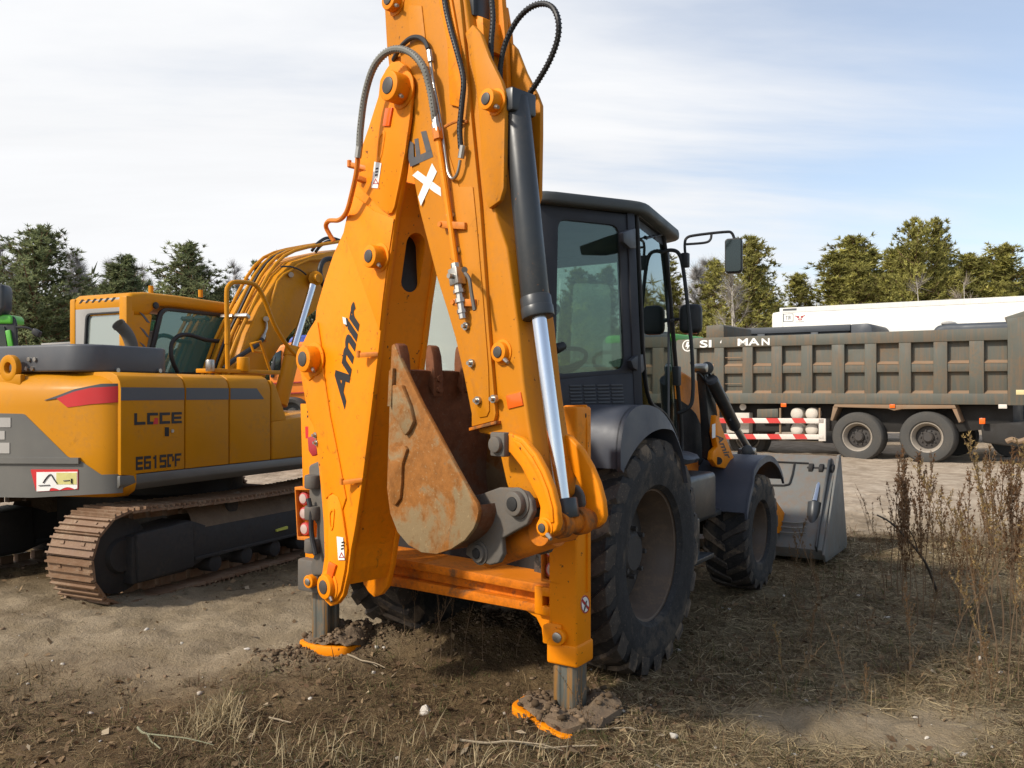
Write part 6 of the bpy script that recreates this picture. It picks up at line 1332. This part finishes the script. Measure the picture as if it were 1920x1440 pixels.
# birches: pale stems and a haze of bare twigs
def birch(seed, px, ytop, d, lab, dense=1.0, twigc=(.30, .27, .235), stems=1, spread=1.2):
    r_ = np.random.default_rng(seed); h = EYE+(HY-ytop)/F*d; t = thing('birch_tree', Z0(px, d), lab, 'tree', 'bare birches'); b = MB(); base = V(Z0(px, d))
    Vv, Ff, n = [], [], 0; Pm = []; Dm = []
    for s in range(stems):
        o = base+V((r_.normal(0, .25)*(stems > 1), r_.normal(0, .2)*(stems > 1), 0)); lx, ly = r_.normal(0, .05, 2); hs = h*r_.uniform(.9, 1)
        tp = lambda q: o+V((lx*hs*q+.12*math.sin(q*5), ly*hs*q, hs*q))
        b.tube([tp(q) for q in (0, .25, .5, .75, 1)], (.085, .012), 7, 3)
        for k in range(int(26*dense)):
            q = r_.uniform(.28, .97); a = r_.uniform(0, 6.3); L = spread*(1.15-q)*r_.uniform(.8, 1.8); d_ = V((math.cos(a), math.sin(a), r_.uniform(.7, 1.6))).normalized()
            e = tp(q)+d_*L; b.tube([tp(q), tp(q)+d_*L*.55+V((0, 0, -.05)), e], (.016, .005), 4, 2)
            for j in range(int(10*dense)):
                u = r_.uniform(.3, 1); Pm.append(tp(q)+d_*L*u); Dm.append(d_+V((0, 0, r_.uniform(-.3, .7))))
    b.build('trunk', BIRCHBARK, t)
    P = np.array([list(p) for p in Pm]); Dm = np.array([list(p) for p in Dm]); v, f, ow = tufts(P, Dm, 5, .75, .011, r_, .55)
    col = np.array(twigc)*r_.uniform(.6, 1.3, (len(ow), 1)); col = np.repeat(np.concatenate([col, np.ones((len(ow), 1))], 1), 3, 0)
    raw_mesh('twigs', v-np.array(list(base)), f, TWIGM, t, cols=col); return t
birch(31, 1366, 500, 41, 'thin white birch stem left of its twin under the mirror', .7); birch(32, 1379, 480, 41.5, 'thin white birch stem directly under the mirror', .7)
birch(33, 1322, 478, 56, 'pale feathery bare birch between the grab bar and the mirror pine', 2.2, (.36, .34, .32), 2, 1.9); birch(34, 1300, 520, 58, 'low pale bare birch close beside the round side lamp', 1.8, (.34, .32, .30), 2, 1.6)
birch(35, 18, 455, 60, 'hazy bare birch at the far left behind the tallest pine', 2.0, (.36, .34, .33), 2, 1.8); birch(36, 150, 470, 62, 'hazy bare birch right of the tallest left pine', 2.0, (.36, .34, .33), 2, 1.7)
birch(37, 222, 470, 66, 'hazy bare birch behind the twin-topped pine', 1.6, (.36, .34, .33), 2, 1.6); birch(38, 425, 490, 64, 'hazy bare birch right of the cone-shaped pine', 1.6, (.34, .32, .31), 2, 1.5)
birch(39, 1508, 505, 62, 'bare birch tips in the dip left of the right pine group', 1.5, (.34, .32, .30), 1, 1.4); birch(40, 1738, 520, 46, 'thin pale birch stem inside the right pine group', .5); birch(41, 1815, 525, 44, 'leaning bare birch whip in front of the right pines', .5, (.3, .25, .2))
birch(42, 275, 500, 66, 'hazy bare birch between the slim pine and the cone-shaped pine', 1.5, (.35, .33, .32), 2, 1.4); birch(43, 465, 520, 66, 'hazy bare birch behind the excavator handrail', 1.5, (.35, .33, .32), 1, 1.4)
# the wood behind, too dense to count
def far_wood():
    r_ = np.random.default_rng(5); n = 16000; px = r_.uniform(-500, 2500, n); d = r_.uniform(60, 78, n)
    x = (px-CX)/F*d; top = np.interp(px, [700, 1280, 1500, 1620, 2500], [6.0, 4.0, 2.5, 7.0, 8.0])+6.5*fbm(px*.012, px*0+2, 4); z = top*r_.random(n)**.42*r_.uniform(.8, 1, n)
    P = np.stack([x, d, z], 1); D_ = np.tile(np.array([0, 0, .8]), (n, 1)); v, f, ow = tufts(P, D_, 7, .9, .10, r_, .7, np.tile(np.array([-.2, -.9, .4]), (n, 1)))
    base = np.where((px < 900)[:, None], np.array([.16, .175, .09]), np.array([.24, .225, .08]))[ow]; base = np.where((r_.random(len(ow)) < .22)[:, None], np.array([.12, .095, .07]), base)
    col = base*r_.uniform(.6, 1.5, (n, 1))[ow]; col = np.repeat(np.concatenate([col, np.ones((len(ow), 1))], 1), 3, 0)
    o = raw_mesh('far_wood', v, f, NEEDLE, cols=col); tag(o, 'dense dark pine wood behind the nearest pines', 'wood', kind='stuff')
far_wood()

# ------------------------------------------------------------------ dry grass, leaves, pebbles, clods
def scatter(n, r_, y0=3.2, y1=11.5, pw=1.6):
    y = y0+(y1-y0)*r_.random(n)**pw; x = r_.uniform(-.68, .68, n)*y; return x, y
def blades(x, y, L, W_, tilt, az, cols, r_):
    n = len(x); z = gz(x, y)-.004; b = np.stack([x, y, z], 1)
    hd = np.stack([np.cos(az), np.sin(az), 0*az], 1); up = np.array([0, 0, 1.0])
    d1 = hd*np.sin(tilt)[:, None]+up*np.cos(tilt)[:, None]; t2 = np.minimum(tilt+r_.uniform(.1, .7, n), 1.75); d2 = hd*np.sin(t2)[:, None]+up*np.cos(t2)[:, None]
    s = np.stack([-np.sin(az), np.cos(az), 0*az], 1)+r_.normal(0, .3, (n, 3)); s /= np.linalg.norm(s, axis=1)[:, None]; W_ = W_[:, None]; L = L[:, None]
    m = b+d1*L*.5; tpt = m+d2*L*.5; tpt[:, 2] = np.maximum(tpt[:, 2], gz(tpt[:, 0], tpt[:, 1])+.003); m[:, 2] = np.maximum(m[:, 2], gz(m[:, 0], m[:, 1])+.004)
    v = np.stack([b-s*W_, b+s*W_, m-s*W_*.8, m+s*W_*.8, tpt], 1).reshape(-1, 3); i = np.arange(n)[:, None]*5
    f = np.concatenate([i+np.array([[0, 1, 3]]), i+np.array([[0, 3, 2]]), i+np.array([[2, 3, 4]])], 0)
    return v, f, np.repeat(np.concatenate([cols, np.ones((n, 1))], 1), 5, 0)
def grass():
    r_ = np.random.default_rng(21); X, Y, K = [], [], []
    x, y = scatter(150000, r_); s = sandiness(x, y); cl = fbm(x*1.6+9, y*1.6, 4)
    keep = r_.random(len(x)) < np.clip((1.05-1.5*s)*np.clip((cl-.36)*4.5, .06, 1), 0.012, 1); x, y = x[keep], y[keep]; X.append(x); Y.append(y); K.append(np.zeros(len(x)))
    cx, cy = scatter(900, r_, 3.3, 11, 1.5); ok = sandiness(cx, cy) < .55; cx, cy = cx[ok], cy[ok]; nb = r_.integers(20, 75, len(cx))
    x = np.repeat(cx, nb)+r_.normal(0, .055, nb.sum()); y = np.repeat(cy, nb)+r_.normal(0, .055, nb.sum()); X.append(x); Y.append(y); K.append(np.repeat(r_.choice([1, 2, 3], len(cx), p=[.55, .2, .25]), nb))
    for (px, d, n, sp) in ((412, 4.05, 560, .055), (400, 3.9, 220, .10), (560, 3.62, 260, .18), (800, 3.6, 160, .2), (1000, 3.58, 160, .2)):
        X.append((px-CX)/F*d+r_.normal(0, sp, n)); Y.append(d+r_.normal(0, sp*.7, n)); K.append(np.full(n, 4))
    sx = r_.uniform(.12, .68, 24000); sy = 3.4+5.6*r_.random(24000)**1.2; sx = sx*sy; kk = (sandiness(sx, sy) < .75); X.append(sx[kk]); Y.append(sy[kk]); K.append(np.full(kk.sum(), 5))
    X, Y, K = map(np.concatenate, (X, Y, K)); n = len(X)
    # keep clear of the machines' contact patches
    U_ = (X-OB.x)*U2[0]+(Y-OB.y)*U2[1]; Vv = (X-OB.x)*V2[0]+(Y-OB.y)*V2[1]
    bare = (np.abs(np.abs(Vv)-.74) < .3) & ((np.abs(U_-.9) < .30) | (np.abs(U_-3.27) < .25)) | ((U_ > .2) & (U_ < 4.4) & (np.abs(Vv) < .7) & (r_.random(n) < .8))
    eu_ = X*EU2[0]+Y*EU2[1]; ev_ = X*EV2[0]+Y*EV2[1]; bare |= (eu_ > 4.0) & (ev_ < -5.25)
    ok = ~bare; X, Y, K = X[ok], Y[ok], K[ok]; n = len(X)
    pal = np.array([[.135, .092, .047], [.25, .18, .095], [.085, .082, .030], [.10, .060, .033], [.36, .285, .165], [.36, .28, .16]]); pi_ = np.where(K == 0, r_.choice([0, 0, 1, 2, 3, 3], n), K).astype(int)
    mix = r_.random(n) < .3; pi_ = np.where(mix & (K < 4), r_.integers(0, 4, n), pi_); cols = pal[pi_]*r_.uniform(.6, 1.35, (n, 1))
    right = np.clip((X-.8)/1.5, 0, 1)
    L = np.where(K == 5, r_.uniform(.06, .22, n), 0)+np.where(K == 5, 0, 1)*np.where(K == 4, r_.uniform(.05, .17, n), np.where(K == 0, r_.uniform(.025, .09, n), r_.uniform(.035, .11, n)))*(1+.9*right); W_ = r_.uniform(.0010, .0026, n)*(1+.12*np.maximum(Y-4, 0))
    tilt = np.where(K == 5, r_.uniform(1.35, 1.56, n), 0)+np.where(K == 5, 0, 1)*np.where(K == 4, r_.normal(.7, .4, n), np.where(r_.random(n) < .80+.1*right, r_.uniform(1.2, 1.55, n), r_.uniform(.2, 1.2, n))); tilt = np.clip(np.abs(tilt), 0, 1.55)
    v, f, c = blades(X, Y, L, W_, tilt, r_.uniform(0, 6.283, n), cols, r_)
    o = raw_mesh('dry_grass', v, f, GRASSM, cols=c); tag(o, 'flattened dry brown grass over the dark ground', 'grass', kind='stuff')
grass()
def litter():
    r_ = np.random.default_rng(22); x, y = scatter(5200, r_, 3.2, 9.5, 1.4); s = sandiness(x, y); k = r_.random(len(x)) < np.clip(1.0-s*.9, .1, 1)*np.clip((fbm(x*2+4, y*2, 3)-.3)*4, .1, 1); x, y = x[k], y[k]; n = len(x)
    z = gz(x, y)+.008; a = r_.uniform(0, 6.28, n); L = r_.uniform(.010, .030, n); W_ = L*r_.uniform(.35, .75, n); nz = r_.normal(0, .45, (n, 2))
    e = np.stack([np.cos(a), np.sin(a), nz[:, 0]], 1); g = np.stack([-np.sin(a), np.cos(a), nz[:, 1]], 1); p = np.stack([x, y, z], 1)
    v = np.stack([p-e*L[:, None], p+g*W_[:, None]+np.array([0, 0, .004]), p+e*L[:, None], p-g*W_[:, None]+np.array([0, 0, .004])], 1).reshape(-1, 3); f = np.arange(n*4).reshape(-1, 4)
    pal = np.array([[.20, .13, .07], [.13, .08, .045], [.38, .30, .20], [.26, .18, .10]]); c = pal[r_.choice(4, n, p=[.35, .35, .08, .22])]*r_.uniform(.7, 1.3, (n, 1)); c = np.repeat(np.concatenate([c, np.ones((n, 1))], 1), 4, 0)
    o = raw_mesh('fallen_leaves', v, f, GRASSM, cols=c); tag(o, 'small brown dead leaves scattered on the dark ground', 'leaf litter', kind='stuff')
litter()
def lumps(name, label, cat, n, pts_fn, size, pal, seed, mat, zs=None):
    r_ = np.random.default_rng(seed); t = bmesh.new(); bmesh.ops.create_icosphere(t, subdivisions=1, radius=1); bv = np.array([list(q.co) for q in t.verts]); bf = np.array([[q.index for q in f.verts] for f in t.faces]); t.free()
    x, y = pts_fn(r_, n); n = len(x); s = size[0]*(size[1]/size[0])**(r_.random(n)**2.2); m = len(bv)
    sc = s[:, None, None]*r_.uniform(.65, 1.25, (n, 1, 3))*np.array([1, 1, .72]); v = bv[None]*(1+r_.normal(0, .17, (n, m, 1)))*sc; a = r_.uniform(0, 6.28, n); ca, sa = np.cos(a)[:, None], np.sin(a)[:, None]
    vx = v[..., 0]*ca-v[..., 1]*sa+x[:, None]; vy = v[..., 0]*sa+v[..., 1]*ca+y[:, None]; vz = v[..., 2]+((gz(x, y) if zs is None else zs)+s*.2)[:, None]
    f = (bf[None]+(np.arange(n)*m)[:, None, None]).reshape(-1, 3); c = np.array(pal)[r_.integers(0, len(pal), n)]*r_.uniform(.75, 1.3, (n, 1)); c = np.repeat(np.concatenate([c, np.ones((n, 1))], 1), m, 0)
    o = raw_mesh(name, np.stack([vx, vy, vz], -1).reshape(-1, 3), f, mat, cols=c); tag(o, label, cat, kind='stuff')
def clod_pts(r_, n):
    X, Y = [], []
    for mx, my, r, h in MOUNDS: k = int(n*.40*r); X.append(r_.normal(mx, r*.55, k)); Y.append(r_.normal(my, r*.55, k))
    c = W(.75, .95, 0); X.append(r_.normal(c.x+.15, .35, n//10)); Y.append(r_.normal(c.y-.05, .25, n//10))
    x, y = scatter(n, r_, 3.3, 10, 1.3); k = r_.random(n) < np.clip(fbm(x*1.5, y*1.5, 3)*2.6-1.1, .05, 1); X.append(x[k]); Y.append(y[k]); return np.concatenate(X), np.concatenate(Y)
lumps('loose_soil', 'loose brown crumbs and clods of soil heaped round the loader legs', 'soil', 7000, clod_pts, (.003, .018), [(.12, .082, .05), (.17, .118, .074), (.085, .058, .035)], 23, tinted('soil_crumbs', .95, .1))
hp_ = [random.choice(h)+V((random.uniform(-.02, .02), random.uniform(-.02, .02), 0)) for h in HEAPS for _ in range(520)]
lumps('soil_crumbs', 'crumbs and small clods lying on the soil over the loader foot pads', 'soil', len(hp_), lambda r_, n: (np.array([p.x for p in hp_]), np.array([p.y for p in hp_])), (.003, .024), [(.12, .082, .05), (.17, .118, .074), (.085, .058, .035)], 29, tinted('pad_crumbs', .95, .1), np.array([p.z for p in hp_]))
def peb_pts(r_, n): x, y = scatter(n, r_, 3.3, 14, 1.5); return x, y
lumps('pebbles', 'small pale pebbles scattered over the ground', 'pebbles', 420, peb_pts, (.004, .020), [(.42, .38, .32), (.30, .26, .21), (.5, .46, .4)], 24, tinted('pebble_stone', .8, .2))
# single stones
def gpt(px, py):
    d = F*EYE/(py-HY)
    for _ in range(4): x = (px-CX)/F*d; d = F*(EYE-float(gz(x, d)))/(py-HY)
    return V(((px-CX)/F*d, d, float(gz((px-CX)/F*d, d))))
def rock(px, py, r, lab, sc=(1, .8, .75), seed=1):
    random.seed(seed); p = gpt(px, py); m = MB(); t = bmesh.new(); bmesh.ops.create_icosphere(t, subdivisions=2, radius=1)
    q = [V((random.uniform(-1, 1), random.uniform(-1, 1), random.uniform(-.6, 1))).normalized() for _ in range(11)]
    for v in t.verts:
        for k in q:
            e = v.co.dot(k)-.50
            if e > 0: v.co -= k*e
        v.co = V((v.co.x*sc[0], v.co.y*sc[1], v.co.z*sc[2]))*r
    bmesh.ops.translate(t, verts=t.verts, vec=p+V((0, 0, r*sc[2]*.45))); m._add(t, .004)
    o = m.build('stone', STONE, None, ang=25); tag(o, lab, 'stone')
rock(797, 1337, .044, 'largest white stone, on bare soil between the two loader feet', (1, .8, .95), 3); rock(1264, 1385, .032, 'dirty white stone with a dark hollow, right of the near loader foot', (1, .8, .8), 4)
rock(1738, 1386, .017, 'small white stone in the sandy patch at the lower right', (1, .8, .8), 5); rock(1716, 1347, .018, 'flat pale stone on the sand above the small white one', (1.2, .8, .5), 6)
rock(461, 1224, .020, 'small white stone on the track-marked sand left of the far loader foot', (1.3, .8, .5), 7); rock(700, 1263, .020, 'pale stone just below the far loader foot', (.9, .8, .8), 8); rock(1272, 1222, .025, 'grey stone beside the rear tyre', (1, .8, .7), 9); rock(1168, 1336, .020, 'pale stone right of the near loader leg', (1.1, .8, .7), 10); rock(1662, 1160, .03, 'pale stone in the weeds ahead of the bucket corner', (1.2, .8, .6), 11); rock(1800, 1415, .026, 'flat white stone at the bottom right edge', (1.5, .8, .4), 12); rock(1836, 1240, .035, 'pale crumbled stone among the weeds at the right', (.8, .8, .9), 13)
# twigs lying about
def stick(px0, py0, px1, py1, r, lab, col=(.30, .24, .16), fork=None):
    a, b = gpt(px0, py0), gpt(px1, py1); P = []
    for k in range(6): q = a.lerp(b, k/5); q.z = float(gz(q.x, q.y))+r+.004+random.uniform(0, .012); q.x += random.uniform(-.012, .012); P.append(q)
    m = MB().tube(P, (r, r*.5), 6, 3)
    if fork: q = gpt(*fork); q.z += .03; m.tube([P[2], P[2].lerp(q, .6)+V((0, 0, .01)), q], (r*.7, r*.3), 5, 2)
    o = m.build('stick', paint('dry_stick', col, .85, (.2, .15, .1), .5, 10), None); tag(o, lab, 'stick')
random.seed(3)
stick(862, 1393, 1120, 1407, .006, 'long pale forked stick lying at the bottom middle', fork=(1055, 1420)); stick(505, 1352, 545, 1362, .005, 'short bleached stick in the straw tuft'); stick(655, 1235, 705, 1255, .006, 'pale twig on sand below the far loader foot', fork=(722, 1262)); stick(262, 1372, 300, 1410, .006, 'greenish bent twig at the lower left', (.2, .2, .12), (400, 1412)); stick(1010, 1340, 1045, 1362, .005, 'short curved twig near the bottom middle')
stick(1100, 1372, 1220, 1374, .004, 'thin straight twig right of the near loader foot'); stick(450, 1310, 465, 1362, .004, 'thin dark twig in the lower left grass', (.15, .1, .06))
# ------------------------------------------------------------------ weeds
def weed_mesh(seed, h, nbr, col, seeds, lean=.12):
    r_ = np.random.default_rng(seed); b = MB(); P, Dm = [], []
    lx, ly = r_.normal(0, lean, 2); tp = lambda q: V((lx*h*q*q+.01*math.sin(q*9), ly*h*q*q, h*q))
    b.tube([tp(q) for q in np.linspace(0, 1, 7)], (.0050*h**.5, .0018), 5, 2)
    for k in range(nbr):
        q = r_.uniform(.30, .95); a = r_.uniform(0, 6.28); L = h*.30*(1.1-q)*r_.uniform(.6, 1.4)+.03; w_ = r_.uniform(.2, .6); d = V((math.cos(a)*w_, math.sin(a)*w_, 1)).normalized(); p = tp(q); e = p+d*L+V((0, 0, L*.1))
        b.tube([p, p+d*L*.5+V((math.cos(a), math.sin(a), 0))*.015*L, e], (.0022, .0010), 4, 2)
        n = int(seeds*L/.12)
        for j in range(n): u = r_.uniform(.15, 1); P.append(list(p.lerp(e, u)+V(r_.normal(0, .006, 3)))); Dm.append([d.x, d.y, d.z])
    for j in range(int(seeds*3)): u = r_.uniform(.6, 1); P.append(list(tp(u)+V(r_.normal(0, .006, 3)))); Dm.append([0, 0, 1])
    v, f, ow = tufts(np.array(P), np.array(Dm), 5, .019, .0034, r_, 1.0); c = np.array(col)*r_.uniform(.55, 1.5, (len(ow), 1)); c = np.repeat(np.concatenate([c, np.ones((len(ow), 1))], 1), 3, 0)
    return b, v, f, c
STALK = paint('weed_stalk', (.15, .095, .052), .85, (.2, .14, .08), .4, 12)
WP = []
for i, (h, nbr, col, sd, ln) in enumerate(((1.0, 13, (.13, .066, .030), 8, .10), (1.0, 14, (.16, .092, .042), 7, .20), (1.0, 13, (.25, .17, .07), 8, .22), (1.0, 7, (.15, .09, .045), 4, .24), (1.0, 20, (.105, .055, .027), 9, .11))):
    t = thing('dry_weed', (0, 0, 0), 'weed', 'weed'); b, v, f, c = weed_mesh(60+i, h, nbr, col, sd, ln); b.build('stalk', STALK, t); raw_mesh('seed_heads', v, f, WEEDM, t, cols=c); WP.append([t, False])
def weed(k, px, pyb, pyt, lab, grp):
    t, used = WP[k]; p = gpt(px, pyb); h = max(.12, (pyb-pyt)/F*p.y); rz = random.uniform(0, 6.28); sc = (h*.75,)*2+(h,)
    if not used: t.location = p; t.rotation_euler = (0, 0, rz); t.scale = sc; t['label'] = lab; t['group'] = grp; WP[k][1] = True
    else: copy_thing(t, p, rz, sc, lab, grp)
random.seed(9)
LB = 'tall dry brown weed stalk in the clump right of the front bucket'; G1 = 'weeds right of the front bucket'
for px, pb, pt, k in ((1672, 1105, 850, 0), (1684, 1120, 862, 4), (1692, 1135, 838, 0), (1706, 1118, 870, 4), (1730, 1140, 835, 4), (1736, 1115, 848, 0), (1720, 1165, 905, 1), (1658, 1125, 915, 3), (1752, 1128, 885, 1), (1765, 1150, 910, 0), (1700, 1190, 900, 4), (1780, 1120, 900, 1), (1745, 1200, 960, 3), (1690, 1100, 900, 1)): weed(k, px, pb, pt, LB, G1)
LB2 = 'dry weed stalk with pale seed heads in the thicket at the right edge'; G2 = 'weeds at the right edge'
for px, pb, pt, k in ((1800, 1165, 870, 2), (1812, 1190, 880, 0), (1835, 1180, 790, 2), (1850, 1175, 850, 0), (1862, 1200, 835, 1), (1880, 1215, 818, 2), (1895, 1180, 840, 0), (1905, 1210, 870, 4), (1918, 1190, 850, 0), (1870, 1260, 930, 2), (1890, 1300, 960, 2), (1910, 1290, 1000, 1), (1840, 1250, 960, 1), (1815, 1240, 980, 3), (1935, 1240, 880, 1), (1945, 1300, 950, 2), (1900, 1140, 850, 4), (1870, 1130, 860, 0), (1830, 1130, 880, 1), (1858, 1320, 1080, 2), (1800, 1210, 1000, 0)): weed(k, px, pb, pt, LB2, G2)
G4 = 'fine weeds spread over the right foreground'; LB4 = 'fine wispy dry stem in the straw of the right foreground'
for k in range(34):
    px = random.uniform(1480, 1915); pb = random.uniform(1110, 1400); weed(random.choice((1, 3, 3)), px, pb, pb-random.uniform(70, 190), LB4, G4)
weed(2, 1470, 1322, 1178, 'single short straw-coloured weed in front of the rear tyre', 'lone weeds'); weed(3, 1634, 1030, 918, 'single thin dry weed just right of the bucket corner', 'lone weeds'); weed(3, 1462, 1165, 1095, 'small dark weed in front of the front tyre', 'lone weeds'); weed(3, 1110, 1440, 1230, 'thin dry stem at the bottom middle', 'lone weeds'); weed(3, 1700, 1300, 1190, 'low dry weed below the bucket-side clump', 'lone weeds')
LB3 = 'thin dry stem in the shade under the loader rear frame'
for px, pb, pt in ((758, 1200, 1075), (776, 1215, 1060), (808, 1250, 1070), (826, 1240, 1080), (845, 1235, 1100), (872, 1225, 1110), (905, 1235, 1130), (940, 1240, 1160), (968, 1235, 1150)): weed(3, px, pb, pt, LB3, 'stems under the rear frame')
# fallen branch leaning through the weeds
m = MB().tube([gpt(1757, 1110), atd(1735, 1055, 6.6), atd(1700, 1010, 6.5), atd(1670, 980, 6.4), atd(1645, 966, 6.3)], (.011, .006), 6, 4).tube([atd(1722, 1036, 6.57), atd(1712, 1006, 6.5), atd(1698, 985, 6.45)], (.006, .003), 5, 3)
tag(m.build('fallen_branch', paint('dark_branch', (.045, .036, .028), .85), None), 'dark bent branch leaning across the weeds right of the bucket', 'branch')
